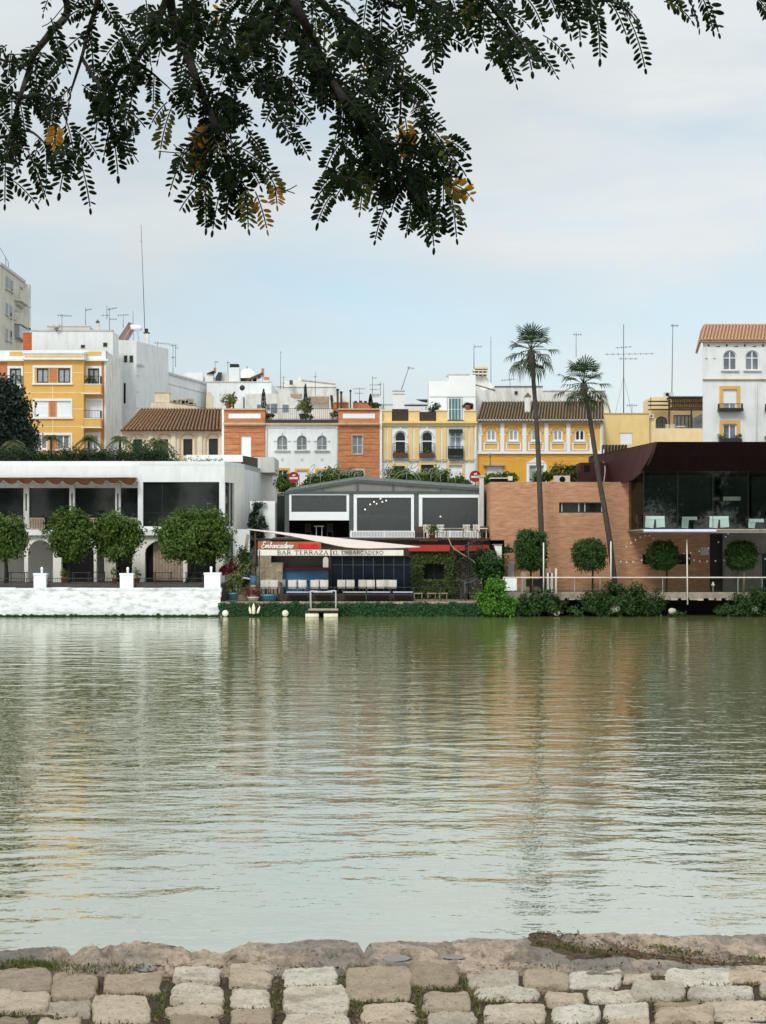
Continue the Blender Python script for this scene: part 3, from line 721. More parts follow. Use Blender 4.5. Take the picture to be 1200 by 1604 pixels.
for k, (x, Y, lb) in enumerate([(28,103.0,'dark patio table under the cropped orange tree'),(128,102.2,'dark patio table below the twin orange crowns'),(150,104.0,'dark patio table near the striped curtain'),(255,102.4,'dark patio table before the slatted partition'),(305,102.6,'dark patio table beside the broad orange trunk')]):
    t = thing('patio_table', lb, 'table', (X(x,Y), Y, 2.09), 'patio tables on the white terrace')
    part(t, 'tabletop', 'darkwood', lambda b: b.box(X(x,Y)-.6, X(x,Y)+.6, Y-.4, Y+.4, 2.09+.72, 2.09+.76))
    for sx in (-1, 1):
        for sy in (-1, 1): part(t, 'leg', 'iron', lambda b: b.box(X(x,Y)+sx*.54-.025, X(x,Y)+sx*.54+.025, Y+sy*.34-.025, Y+sy*.34+.025, 2.09, 2.09+.72))
for k, (x, Y, lb) in enumerate([(100,102,'terracotta flowerpot by the curtain on the terrace'),(180,101.5,'terracotta flowerpot by the middle pier'),(215,102,'terracotta flowerpot between arcade column and pier')]):
    t = thing('flowerpot', lb, 'flowerpot', (X(x,Y), Y, 2.09), 'flowerpots on the white terrace')
    part(t, 'pot', 'terrapot', lambda b: b.lathe((X(x,Y),Y,2.09), [(.14,0),(.2,.34),(.22,.34),(.22,.40)], 12))
    b = MB(); leaves(b, (X(x,Y),Y,2.75), (.28,.28,.35), 160, .14, 12); b.build('plant', M['leafpot'], t)

# ------------------------------------------------------------------ white restaurant
YF = 107.0
ZR = Z(722, YF)
t = thing('white_restaurant', 'long white two storey restaurant with awning veranda and ground floor arches', 'restaurant', (X(150,YF), YF+4, 2.09))
XL, XC = X(-420, YF), X(352, YF)
SD = [(XC, YF), (X(383,111.2), 111.2), (X(434,124.0), 124.0)]
def f(b):
    ar = [(-230,-140),(-120,-30),(-12,38),(44,83),(96,147),(151,207),(227,287),(293,338)]
    hs_ = [(X(a,YF), X(c,YF), 2.09, Z(846,YF), .9) for a, c in ar]
    wallface(b, XL, XC, 2.09, Z(838,YF), YF, hs_, .45)
    b.quad((XC,YF,2.09), (SD[1][0],SD[1][1],2.09), (SD[1][0],SD[1][1],Z(838,YF)), (XC,YF,Z(838,YF)))
    b.quad((XL,YF+3,2.09),(XC,YF+3,2.09),(XC,YF+3,Z(838,YF)),(XL,YF+3,Z(838,YF)))
part(t, 'arcade', 'whitewarm', f)
part(t, 'floor_slab', 'white', lambda b: (b.box(XL, XC+.02, YF-.30, YF+4.0, Z(838.5,YF), Z(829.5,YF)), b.box(XL, XC, YF-.2, YF+3.0, Z(840,YF), Z(838.5,YF)-.003)))
def f(b):     # fascia over the veranda, solid bay with the big window, parapet
    zt, zm = Z(729.5,YF), Z(755,YF)
    hs_ = [(X(224,YF), X(343.5,YF), Z(824.5,YF), Z(755,YF))]
    wallface(b, X(216,YF), XC, Z(829.5,YF), zt, YF, hs_, .35)
    b.quad((X(216,YF),YF,Z(829.5,YF)),(X(216,YF),YF+4,Z(829.5,YF)),(X(216,YF),YF+4,zm),(X(216,YF),YF,zm))
    b.box(XL, X(216,YF)-.002, YF, YF+.3, zm, zt)
    b.box(XL, X(216,YF)-.003, YF+.3, YF+4, zm+.05, zm+.2)
part(t, 'fascia', 'white', f)
def f(b):     # parapet and side walls
    for (xa, ya), (xb, yb) in ((SD[0], SD[1]), (SD[1], SD[2])):
        pass
    zt = Z(729.5,YF)
    A, B_, C_ = (V(p[0], p[1], 0) for p in SD)
    def sq(p, q, z0, z1): b.quad((p.x,p.y,z0),(q.x,q.y,z0),(q.x,q.y,z1),(p.x,p.y,z1))
    def at(k): return A.lerp(B_, k)
    z0, zw0, zw1 = Z(829.5,YF), Z(824.5,YF), Z(755,YF)
    sq(A, at(.03), z0, zt); sq(at(.03), at(.50), z0, zw0); sq(at(.03), at(.50), zw1, zt); sq(at(.50), B_, 1, zt)
    d = V(-.35, .05, 0)
    for k in (.03, .50): p = at(k); b.quad((p.x,p.y,zw0),(p.x+d.x,p.y+d.y,zw0),(p.x+d.x,p.y+d.y,zw1),(p.x,p.y,zw1))
    p, q = at(.03), at(.50); b.quad((p.x,p.y,zw0),(q.x,q.y,zw0),(q.x+d.x,q.y,zw0),(p.x+d.x,p.y,zw0)); b.quad((p.x,p.y,zw1),(q.x,q.y,zw1),(q.x+d.x,q.y,zw1),(p.x+d.x,p.y,zw1))
    sq(A, at(.5), 2.09, z0)
part(t, 'side_wall', 'whitewarm', f)
def f(b):
    A, B_, C_ = (V(p[0], p[1], 0) for p in SD)
    zt = Z(729.5,YF)
    b.add([(B_.x,B_.y,1),(C_.x,C_.y,1),(C_.x,C_.y,ZR),(B_.x,B_.y,ZR)], [(0,1,2,3)])
    b.prism([(XL,YF+.32,zt-.01),(A.x-.05,YF+.32,zt-.01),(B_.x,B_.y,zt-.01),(C_.x,C_.y,zt-.01),(XL,C_.y,zt-.01)], (0,0,ZR-zt+.01))
part(t, 'parapet', 'white', f)
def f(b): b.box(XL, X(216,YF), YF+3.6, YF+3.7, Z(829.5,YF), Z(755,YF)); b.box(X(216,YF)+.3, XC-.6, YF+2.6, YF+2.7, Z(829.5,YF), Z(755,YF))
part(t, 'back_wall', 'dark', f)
def f(b):
    pass
for a, c in ((-300,-128),(-111.5,-42.5),(-33.5,35),(44.5,107),(117,179),(189,215.5)):
    part(t, 'veranda_glazing', 'glass', lambda b: b.quad((X(a,YF),YF+.5,Z(829,YF)),(X(c,YF),YF+.5,Z(829,YF)),(X(c,YF),YF+.5,Z(756,YF)),(X(a,YF),YF+.5,Z(756,YF))))
for a in (-120,-42,35.5,107.5,179.5):
    w_ = MB(); w_.box(X(a,YF), X(a+8.5,YF), YF+.25, YF+.62, Z(829.5,YF), Z(756,YF)); c_ = w_.build('column', M['greywall'], t)
    w_ = MB(); w_.box(X(a+3.2,YF), X(a+5.2,YF), YF+.235, YF+.26, Z(800,YF), Z(773,YF)); w_.build('slot', M['dark'], c_)
part(t, 'lintel', 'greywall', lambda b: b.box(XL, X(215.5,YF), YF+.3, YF+.6, Z(764,YF), Z(755.5,YF)))
for a, c in ((-60,-42),(-33,34),(46,69),(88,106),(117,178),(189,215)):
    def f(b):
        b.box(X(a,YF), X(c,YF), YF+.06, YF+.12, Z(813,YF), Z(811,YF)); b.box(X(a,YF), X(c,YF), YF+.06, YF+.12, Z(829,YF), Z(827.5,YF))
        n = round((c-a)/2.6)
        for i in range(n+1): x = X(a,YF)+(X(c,YF)-X(a,YF))*i/n; b.box(x-.035, x+.035, YF+.07, YF+.11, Z(827.5,YF), Z(813,YF))
    part(t, 'balustrade', 'palewood', f)
w_ = window(t, YF, 224, 343.5, 755, 824.5, 'iron', 'glass', False, 3, (.30,), .035, .12, name='picture_window')
def f(b):
    p, q = V(SD[0][0],YF,0).lerp(V(SD[1][0],SD[1][1],0), .03), V(SD[0][0],YF,0).lerp(V(SD[1][0],SD[1][1],0), .50)
    z0, z1 = Z(824.5,YF), Z(755,YF); o = V(-.16,.03,0)
    b.quad(p+o+V(0,0,z0), q+o+V(0,0,z0), q+o+V(0,0,z1), p+o+V(0,0,z1))
g_ = part(t, 'side_window', 'glass', f)
def f(b):
    p, q = V(SD[0][0],YF,0).lerp(V(SD[1][0],SD[1][1],0), .03), V(SD[0][0],YF,0).lerp(V(SD[1][0],SD[1][1],0), .50)
    for k in (.02,.62,.97):
        c_ = p.lerp(q, k); b.box(c_.x-.16, c_.x-.06, c_.y-.04, c_.y+.04, Z(824.5,YF), Z(755,YF))
part(g_, 'frame', 'greywall', f)
def f(b):
    x1 = X(215,YF); x0 = X(-400,YF); zt = Z(749,YF); n = 420; k = 4; vs_ = []
    for i in range(n+1):
        x = x0 + (x1-x0)*i/n; ph = ((x1-x)/1.02) % 1
        dr = .20 + .27*math.sin(math.pi*ph)**.8 + .05*math.sin(x*.8) + (.12 if x > x1-1.1 else 0)
        for j in range(k+1):
            v_ = j/k
            vs_.append((x, YF-.62 - .05*math.sin(ph*math.pi) + .14*math.sin(x*6.2)*v_*.4, zt - dr*v_ + .03*math.sin(x*1.3)))
    b.add(vs_, [(i*(k+1)+j, (i+1)*(k+1)+j, (i+1)*(k+1)+j+1, i*(k+1)+j+1) for i in range(n) for j in range(k)], True)
    b.quad((x0,YF-.62,zt-.02),(x1,YF-.62,zt-.02),(x1,YF-.01,zt+.05),(x0,YF-.01,zt+.05))
aw = part(t, 'awning', 'orangecanvas', f)
def f(b):
    x1 = X(215,YF); x0 = X(-400,YF); zt = Z(749,YF); pts = []
    for i in range(421):
        x = x0 + (x1-x0)*i/420; ph = ((x1-x)/1.02) % 1
        dr = .20 + .27*math.sin(math.pi*ph)**.8 + .05*math.sin(x*.8) + (.12 if x > x1-1.1 else 0)
        pts.append((x, YF-.635-.05*math.sin(ph*math.pi), zt-dr+.03*math.sin(x*1.3)))
    b.tube(pts, .022, 4)
part(aw, 'trim', 'rope', f)
for a, c, q in ((96,147,.5),(227,238,.5),(306,338,.5),(180,207,.9)):
    part(t, 'doorway', 'dark', lambda b: b.box(X(a,YF), X(c,YF), YF+q, YF+q+.1, 2.09, Z(846,YF)))
def f(b):
    i = 0; x = X(238,YF)
    while x < X(288,YF): b.box(x, x+.19, YF+.52+rnd(0,.03), YF+.58, 2.2, Z(850,YF)); x += .215
part(t, 'slatted_partition', 'palewood', f)
def f(b):
    n = 60; vs_ = []
    for i in range(n+1):
        x = X(162,YF) + (X(180,YF)-X(162,YF))*i/n
        for z in (2.15, Z(860,YF)): vs_.append((x, YF+.35+.05*math.sin(i*1.1), z))
    b.add(vs_, [(2*i, 2*i+2, 2*i+3, 2*i+1) for i in range(n)], True)
part(t, 'curtain', 'whitewarm', f)
def f(b):
    b.box(X(366,108.8), X(392,108.8), 108.3, 109.2, .9, Z(829,108.8)); b.box(X(392,109.5), X(431,109.5), 109.2, 110, .9, Z(785,109.5))
part(t, 'lower_block', 'white', f)
part(t, 'roof_curb', 'whiteclean', lambda b: b.pbox(112.5, 292, 380, 712.5, 723, 0, .3))
b = MB(); xa, xb = X(378,113), X(397,113)
b.prism([(xa,113,ZR),(xb,116.5,ZR-.1),(xb,116.5,ZR+.75),(xa,113,ZR+.75)], (.04,.01,0)); b.build('stair_panel', M['iron'], t)
part(t, 'roof_block', 'greywall', lambda b: b.pbox(117, 397, 430, 716, 740, 0, 5))
b = MB(); b.box(X(413,109.15), X(417.5,109.15), 108.95, 109.2, Z(792,109.15), Z(787,109.15))
tag(b.build('wall_lamp', M['galv']), 'small grey floodlight on the white wall above the dark creeper', 'floodlight')
b = MB(); leaves(b, (X(403,108.9),108.95,Z(815,108.9)), (.60,.30,1.25), 2400, .16, 40, .3, shape=.3); leaves(b, (X(401,108.9),108.9,Z(845,108.9)), (.35,.25,.9), 700, .15, 20, .3)
tag(b.build('creeper', M['leafhedge']), 'dark green creeper climbing the white wall above the bar awning', 'creeper')
b = MB(); YH = 108.2
for i in range(60):
    x = -38 + (X(262,YH)+38)*i/59; leaves(b, (x, YH+rnd(0,.4), ZR+.30+rnd(-.1,.12)), (.55,.5,.52+rnd(-.1,.1)), 480, .16, 18, .4)
tag(b.build('hedge', M['leafhedge']), 'long dark green hedge along the roof edge of the white restaurant', 'hedge')
b = MB()
for i in range(16): x = X(268+i*5.2,111); leaves(b, (x, 111.5, ZR+.2), (.25,.2,.25+rnd(0,.15)), 70, .12, 8, .4)
tag(b.build('roof_plants', M['leafpot']), 'low straggly plants behind the white roof curb below the arched windows', 'plants')

# ------------------------------------------------------------------ trees
def limbs(b, base, top, r, n, rad, seed=1):
    "tapered, slightly crooked trunk with limbs that reach into the crown"
    base, top = Vector(base), Vector(top)
    mid = base.lerp(top, .5) + V(rnd(-.1,.1), rnd(-.1,.1), 0)*(top-base).length*.4
    pts = curve([base, mid, top], 5); b.tube(pts, [r*(1.15-.45*i/len(pts)) for i in range(len(pts))], 8)
    for i in range(n):
        a = 2*math.pi*(i+rnd(0,.6))/n; e = top + V(math.cos(a)*rad[0]*.75, math.sin(a)*rad[1]*.75, rad[2]*rnd(.5,1.2))
        q = top.lerp(e, .45) + V(0,0,-rad[2]*.1)
        c_ = curve([top+V(0,0,-.05), q, e], 4); b.tube(c_, [r*.6*(1-.8*j/len(c_)) for j in range(len(c_))], 6)
def orangetree(x, yt, yb, rx, Y, label, tx=None, n=4600, ybase=None):
    zb = 2.09 if ybase is None else ybase
    zc, rz_ = Z((yt+yb)/2, Y), (yb-yt)/2*Y/F; rxm = rx*Y/F
    t = thing('orange_tree', label, 'tree', (X(tx or x,Y), Y, zb), 'orange trees on the white terrace')
    b = MB(); limbs(b, (X(tx or x,Y),Y,zb), (X(x,Y), Y, zc-rz_*.75), .13, 5, (rxm, rxm, rz_)); b.build('trunk', M['bark'], t)
    b = MB(); leaves(b, (X(x,Y),Y,zc-rz_*.05), (rxm*.78, rxm*.7, rz_*.74), int(n*.7), .22, 80, .2, .3, shape=.3)
    for i in range(11):                                    # uneven lobes all round the crown
        th = 2*math.pi*(i+rnd(-.3,.3))/11; k = rnd(.50,.70); q = rnd(.30,.50)
        leaves(b, (X(x,Y)+math.cos(th)*rxm*k, Y+rnd(-.55,.25)*rxm, zc+math.sin(th)*rz_*k), (rxm*q, rxm*q*.9, rz_*q), int(n*.10), .22, 22, .24, .3)
    for i in range(20):
        d = rdir(); d.z = abs(d.z); c_ = V(X(x,Y)+d.x*rxm, Y+d.y*rxm*.8, zc+d.z*rz_*1.02); leaves(b, c_, (.26,.26,.36), 22, .2, 5, .4)
    b.build('crown', M['leaforange'], t); return t
orangetree(8, 806, 874, 38, 102.6, 'orange tree with a forked trunk, its crown cropped by the picture edge', 9)
orangetree(112, 797, 880, 37, 102.8, 'bushy orange tree with a yellow green crown, fused with its neighbour', 108, 5200)
orangetree(181, 803, 876, 40, 103.4, 'orange tree with a dark leaning trunk just behind the middle white pier', 196, 5200)
orangetree(305, 798, 885, 63, 102.8, 'broad dark orange tree before the big picture window', 292, 8200)
def conifer(name, label, x, yt, yb, rx, Y, zb, n, m='leafcon'):
    t = thing(name, label, 'tree', (X(x,Y), Y, zb))
    zt, z0 = Z(yt,Y), Z(yb,Y); r = rx*Y/F
    part(t, 'trunk', 'bark', lambda b: b.tube([(X(x,Y),Y,zb),(X(x,Y),Y,zt-.8)], [.25,.06], 8))
    b = MB(); cl = []
    for i in range(300):
        k = random.random()**.9; z = z0+(zt-z0)*k; a = rnd(0, 2*math.pi); q = r*(1-k**3.2)**.5*rnd(.5,1.04)
        cl.append(V(X(x,Y)+q*math.cos(a), Y+q*math.sin(a)*.8, z))
    for i in range(n):
        p = cl[i % len(cl)] + V(random.gauss(0,.34), random.gauss(0,.34), random.gauss(0,.42))
        b.leaf(p, (rdir()+V(0,0,.6)).normalized(), rdir(), rnd(.2,.38), .2)
    b.build('crown', M[m], t); return t
conifer('cypress_tree', 'dense dark cypress before the yellow apartment block, cut off by the picture edge', 2, 608, 735, 47, 119, 7.8, 21000)
def featherpalm(label, x, yt, Y, zb, n=16, Lf=.75, sp=None):
    n += 12
    top = V(X(x,Y), Y, Z(yt,Y)); t = thing('feather_palm', label, 'palm', (top.x, Y, zb), 'small palms behind the roof hedge')
    part(t, 'trunk', 'palmbark', lambda b: b.tube([(top.x+.1,Y,zb),(top.x,Y,top.z)], [.12,.08], 7))
    b = MB()
    for i in range(n):
        a = 2*math.pi*i/n + rnd(-.2,.2); el = rnd(-.25,1.4); d = V(math.cos(a)*math.cos(el), math.sin(a)*math.cos(el), math.sin(el)); h = V(math.cos(a), math.sin(a), 0)
        pts = [top + d*Lf*k*1.15 + V(0,0,-Lf*.95*k*k) + h*Lf*.25*k for k in (0,.2,.4,.6,.8,1)]
        b.tube(pts, .012, 3)
        for k in range(20):
            u = (k+1)/20; j = min(4, int(u*5)); p = pts[j].lerp(pts[j+1], u*5-j if u < 1 else 1); tn = (pts[j+1]-pts[j]).normalized(); s = tn.cross(V(0,0,1)).normalized()
            for q in (-1, 1): b.leaf(p, (s*q*.8+tn*.5+V(0,0,-.45)).normalized(), V(0,0,1), rnd(.22,.32)*(1.1-.5*u), .045)
    b.build('crown', M['smallpalm'], t)
featherpalm('small palm before the lower windows of the yellow apartment block', 80, 686, 116, 7.8)
featherpalm('small palm before the dark corner bay of the yellow apartment block', 139, 688, 116, 7.8, 18, .85)
featherpalm('small palm at the foot of the white side wall', 188, 688, 116, 7.8, 16, .8)
featherpalm('small palm before the blind arch of the beige house', 247, 692, 117, 7.8, 18, .9)
featherpalm('pale small palm in front of the dark cypress', 22, 694, 114, 7.8, 12, .75)
b = MB(); leaves(b, (X(222,115),115,Z(705,115)), (1.6,.8,.8), 1500, .17, 40, .25); tag(b.build('bush', M['leafbush']), 'low dark bush behind the roof hedge before the beige house', 'bush')
# ================================================================== lettering (strokes drawn by hand)
CUR = {  # joined script, x-height 1, baseline 0: width, strokes
 'L': (1.5, [[(.35,1.5),(.7,2.0),(.95,1.75),(.75,.9),(.5,.2),(.2,-.05),(.0,.12),(.3,.2),(.8,-.05),(1.4,.15)]]),
 'P': (1.6, [[(.75,2.0),(.55,1.0),(.3,-.1)],[(.1,1.5),(.5,2.0),(1.2,2.1),(1.55,1.7),(1.2,1.15),(.65,1.0)]]),
 'E': (1.3, [[(1.1,1.75),(.75,2.05),(.35,1.75),(.5,1.25),(.85,1.15),(.35,.95),(.1,.4),(.4,-.02),(.85,.05),(1.25,.4)]]),
 'C': (1.3, [[(1.15,1.7),(.8,2.05),(.3,1.5),(.1,.7),(.4,.0),(.9,.05),(1.25,.4)]]),
 'a': (1.05, [[(.8,.85),(.45,1.0),(.12,.5),(.35,.0),(.7,.4),(.85,.95),(.78,.2),(.9,.0),(1.1,.2)]]),
 'r': (.8, [[(.0,.2),(.25,1.0),(.35,.85),(.6,.9),(.5,.3),(.6,.0),(.85,.2)]]),
 'i': (.55, [[(.0,.2),(.3,1.0),(.22,.2),(.35,.0),(.6,.2)],[(.36,1.45),(.40,1.5)]]),
 'm': (1.5, [[(.0,.2),(.25,1.0),(.2,.0),(.35,.75),(.6,1.0),(.68,.6),(.62,.0),(.8,.75),(1.05,1.0),(1.15,.5),(1.15,.05),(1.5,.2)]]),
 'n': (1.05, [[(.0,.2),(.25,1.0),(.2,.0),(.35,.75),(.62,1.0),(.72,.5),(.72,.05),(1.05,.2)]]),
 'e': (.85, [[(.05,.3),(.5,.5),(.62,.85),(.4,1.0),(.12,.6),(.3,.02),(.6,.05),(.9,.3)]]),
 'd': (1.1, [[(.75,.85),(.42,1.0),(.12,.5),(.35,.0),(.7,.4),(1.05,2.0),(.82,.3),(.9,.0),(1.15,.2)]]),
 'l': (.6, [[(.0,.2),(.45,1.6),(.38,2.0),(.22,1.5),(.2,.3),(.35,.0),(.65,.2)]]),
 'u': (1.05, [[(.0,.2),(.25,1.0),(.18,.3),(.35,.0),(.7,.35),(.82,1.0),(.75,.25),(.88,.0),(1.1,.2)]]),
 't': (.65, [[(.0,.2),(.42,1.7),(.25,.3),(.38,.0),(.7,.2)],[(.12,1.15),(.6,1.2)]]),
 'b': (.95, [[(.0,.2),(.4,1.9),(.25,1.7),(.18,.4),(.35,.02),(.65,.25),(.62,.8),(.4,.95),(.9,.7)]]),
 'c': (.85, [[(.7,.85),(.42,1.0),(.12,.5),(.35,.0),(.62,.05),(.9,.3)]]),
 'o': (.95, [[(.55,1.0),(.15,.6),(.3,.0),(.7,.3),(.65,.85),(.45,.95),(.95,.75)]]),
 'z': (.85, [[(.1,.9),(.7,.95),(.1,.05),(.85,.1)]]),
 'p': (.95, [[(.05,.4),(.28,1.0),(.08,-.8)],[(.2,.7),(.55,1.0),(.72,.55),(.5,.05),(.22,.15),(.95,.3)]]),
 ' ': (.7, [])}
def script(b, text, x, z, y, s, r, slant=.25, slope=0.0, n=5, sx=1.0):
    for ch in text:
        wd, st = CUR[ch]
        for q in st:
            pts = [V(x + (p[0] + p[1]*slant)*s*sx, y, z + p[1]*s + slope*(x+p[0]*s*sx)) for p in q]
            b.tube(curve(pts, n) if len(pts) > 2 else pts, r, 4)
        x += wd*s*sx
    return x
def arc(cx, cz, rx, rz, a0, a1, n=10): return [(cx+rx*math.cos(math.radians(a0+(a1-a0)*i/n)), cz+rz*math.sin(math.radians(a0+(a1-a0)*i/n))) for i in range(n+1)]
CAP = {  # roman capitals, height 1: width, [(points, thick)]
 'B': (.72, [([(.17,0),(.17,1)],1),([(.17,1)]+arc(.38,.77,.22,.23,90,-90)+[(.17,.54)],.6),([(.17,.54)]+arc(.4,.27,.26,.27,90,-90)+[(.17,0)],.6),([(.05,0),(.3,0)],.35),([(.05,1),(.3,1)],.35)]),
 'A': (.86, [([(.1,0),(.43,1)],.4),([(.43,1),(.78,0)],1),([(.24,.36),(.62,.36)],.35),([(0,0),(.22,0)],.35),([(.64,0),(.9,0)],.35)]),
 'R': (.82, [([(.17,0),(.17,1)],1),([(.17,1)]+arc(.4,.76,.24,.24,90,-90)+[(.17,.52)],.6),([(.4,.52),(.78,0)],.9),([(.05,0),(.3,0)],.35),([(.05,1),(.3,1)],.35)]),
 'T': (.78, [([(.39,0),(.39,1)],1),([(.02,.98),(.76,.98)],.4),([(.27,0),(.51,0)],.35),([(.03,.98),(.03,.8)],.35),([(.75,.98),(.75,.8)],.35)]),
 'E': (.68, [([(.17,0),(.17,1)],1),([(.05,.98),(.6,.98)],.4),([(.17,.52),(.48,.52)],.4),([(.05,.02),(.64,.02)],.4),([(.6,.98),(.6,.82)],.3),([(.64,.02),(.64,.2)],.3)]),
 'Z': (.74, [([(.06,.98),(.66,.98)],.4),([(.64,.98),(.06,.02)],1),([(.06,.02),(.7,.02)],.4),([(.06,.98),(.06,.82)],.3),([(.7,.02),(.7,.2)],.3)]),
 'L': (.64, [([(.17,0),(.17,1)],1),([(.05,.02),(.6,.02)],.4),([(.05,1),(.3,1)],.35),([(.6,.02),(.6,.2)],.3)]),
 'M': (1.0, [([(.12,0),(.16,1)],.45),([(.16,1),(.5,.1)],1),([(.5,.1),(.84,1)],.45),([(.84,1),(.88,0)],1),([(.02,0),(.24,0)],.35),([(.76,0),(1,0)],.35)]),
 'C': (.8, [(arc(.44,.5,.36,.5,45,315,16),.75),([(.69,.86),(.72,.68)],.35)]),
 'D': (.86, [([(.17,0),(.17,1)],1),([(.05,1),(.35,1)]+arc(.35,.5,.42,.5,90,-90,12)+[(.05,0)],.65)]),
 'O': (.92, [(arc(.46,.5,.38,.5,0,360,20),.75)]),
 'U': (.8, [([(.14,1),(.14,.3)]+arc(.4,.28,.26,.28,180,360,8)+[(.66,1)],.7)]),
 'P': (.72, [([(.17,0),(.17,1)],1),([(.17,1)]+arc(.38,.75,.24,.25,90,-90)+[(.17,.5)],.6)]),
 ' ': (.45, [])}
def capwidth(text): return sum(CAP[c][0]+.10 for c in text)
def caps(b, text, x0, x1, z, y, h, w=.085):
    s = (x1-x0)/capwidth(text); x = x0
    for ch in text:
        wd, st = CAP[ch]
        for pts, k in st:
            q = [V(x+p[0]*s, y, z+p[1]*h) for p in pts]; hw = h*w*(k*.85+.15)
            for a, c in zip(q[:-1], q[1:]):
                d = (c-a)
                if d.length < 1e-6: continue
                d.normalize(); s_ = V(-d.z, 0, d.x)*hw; e = d*hw*.3
                b.prism([a-e-s_, c+e-s_, c+e+s_, a-e+s_], (0, -.012, 0))
        x += (wd+.10)*s

# ================================================================== bar terrace
YB = 106.0; ZD = Z(943, 100)
t = thing('terrace_bar', 'riverside bar with blue counter, dark glass front and ivy clad wall under a red fascia', 'bar', (X(580,YB), YB, ZD))
zt = Z(846, YB)
def f(b):
    hs_ = [(X(426,YB), X(515,YB), ZD, Z(871.5,YB)), (X(518.5,YB), X(647,YB), ZD, Z(871.5,YB)), (X(662,YB), X(698,YB), Z(908,YB), Z(880,YB)), (X(714,YB), X(757,YB), ZD, Z(862,YB))]
    wallface(b, X(404,YB), X(790,YB), ZD, zt, YB, hs_, .5)
part(t, 'wall', 'darkwood', f)
part(t, 'stone_wall', 'stone', lambda b: b.box(X(405,YB), X(425,YB), YB-.3, YB-.003, ZD, zt-.01))
def f(b): b.box(X(404,YB), X(790,YB), YB+3.2, YB+3.4, ZD, zt); b.box(X(400,YB), X(404,YB), YB, YB+3.4, ZD, zt); b.box(X(404,YB), X(790,YB), YB+.5, YB+3.2, zt-.15, zt-.02)
part(t, 'back_wall', 'darkgreen', f)
def f(b): b.box(X(426.5,YB), X(514.5,YB), YB-.35, YB+.3, ZD, Z(893.5,YB))
c_ = part(t, 'counter', 'bluepaint', f)
part(c_, 'counter_top', 'maroon', lambda b: b.box(X(425,YB), X(516,YB), YB-.5, YB+.4, Z(893.5,YB), Z(889,YB)))
for i, (x, h) in enumerate([(431,7),(438,9),(446,6),(455,10),(462,7),(474,8),(483,6),(492,9),(499,7)]):
    pass
def f(b):
    for z in (876, 884): b.box(X(430,YB), X(508,YB), YB+3.0, YB+3.19, Z(z,YB)-.03, Z(z,YB))
    for x in (443, 465, 490): b.box(X(x,YB)-.03, X(x,YB)+.03, YB+2.98, YB+3.195, ZD, Z(873,YB))
part(t, 'back_shelf', 'greenmetal', f)
def f(b):
    r = (X(514.5,YB)-X(506,YB))/2; cx = (X(514.5,YB)+X(506,YB))/2
    pts = [(cx-r,YB-.12,Z(889,YB)+.01),(cx+r,YB-.12,Z(889,YB)+.01)] + [(cx+r*math.cos(math.pi*i/10), YB-.12, Z(877,YB)+r*1.15*math.sin(math.pi*i/10)) for i in range(11)]
    b.prism(pts, (0,.06,0))
b = MB(); f(b); tag(b.build('menu_board', M['plastic']), 'white round topped board standing at the end of the blue counter', 'board')
def f(b):
    b.quad((X(518,YB),YB+.25,ZD),(X(648,YB),YB+.25,ZD),(X(648,YB),YB+.25,Z(871,YB)),(X(518,YB),YB+.25,Z(871,YB)))
g_ = part(t, 'glass_front', 'darkblue', f)
def f(b):
    for x in (518.8,536,553,569,585,601,617,633,646): b.box(X(x,YB)-.025, X(x,YB)+.025, YB+.17, YB+.24, ZD, Z(871.5,YB))
    for z in (885,): b.box(X(518.8,YB), X(646.5,YB), YB+.18, YB+.235, Z(z,YB)-.02, Z(z,YB)+.02)
part(g_, 'frame', 'greenmetal', f)
w_ = window(t, YB, 662, 698, 880, 908, 'darkgreen', 'glass', False, 1, (), .06, .2)
part(w_, 'sill', 'palewood', lambda b: b.pbox(YB, 660, 700, 908, 909.6, .18, .05))
part(t, 'red_fascia', 'redpaint', lambda b: [b.box(X(a,105.6), X(c,105.6), 105.5, 105.7, Z(863.5,105.6), Z(853.5,105.6)) for a, c in ((640,704.5),)])
part(t, 'red_fascia', 'redpaint', lambda b: b.box(X(710,105.6), X(728,105.6), 105.5, 105.7, Z(862.5,105.6), Z(854,105.6)))
part(t, 'red_fascia', 'redpaint', lambda b: b.box(X(732.5,105.6), X(766,105.6), 105.5, 105.7, Z(863.5,105.6), Z(853.5,105.6)))
part(t, 'roof', 'darkwood', lambda b: b.box(X(400,YB), X(768,YB), 105.62, 109.0, zt, zt+.12))
b = MB()
def ivy(u, v):
    x, y = 644+u*107, 863+v*78
    if 663 < x < 697 and 881 < y < 907: return None
    if x > 712 and y > 866 and random.random() < .93: return None
    if y > 930 and random.random() < .7: return None
    return P(x, y, YB-.02)
sheetleaves(b, ivy, 11000, .17, th=.28); tag(b.build('ivy', M['leafolive']), 'dull green ivy covering the bar wall round its dark window', 'ivy')
b = MB()
leaves(b, P(768,885,104.6), (.85,.8,1.0), 3600, .20, 60, .25, shape=.35); leaves(b, P(757,880,105.2), (.5,.5,.75), 900, .18, 20, .3); leaves(b, P(778,905,104.4), (.6,.6,.6), 1300, .18, 25, .3); leaves(b, P(760,868,105.3), (.5,.4,.3), 500, .16, 12, .3)
tag(b.build('ivy_mound', M['leafivy']), 'mid green ivy mound spilling from the end of the red fascia', 'ivy')
b = MB(); sheetleaves(b, lambda u, v: P(500+u*142, 842.5+v*8, 108.5), 2200, .15, th=.3); tag(b.build('ivy_ledge', M['leafolive']), 'strip of ivy along the ledge below the white balustrade', 'ivy')
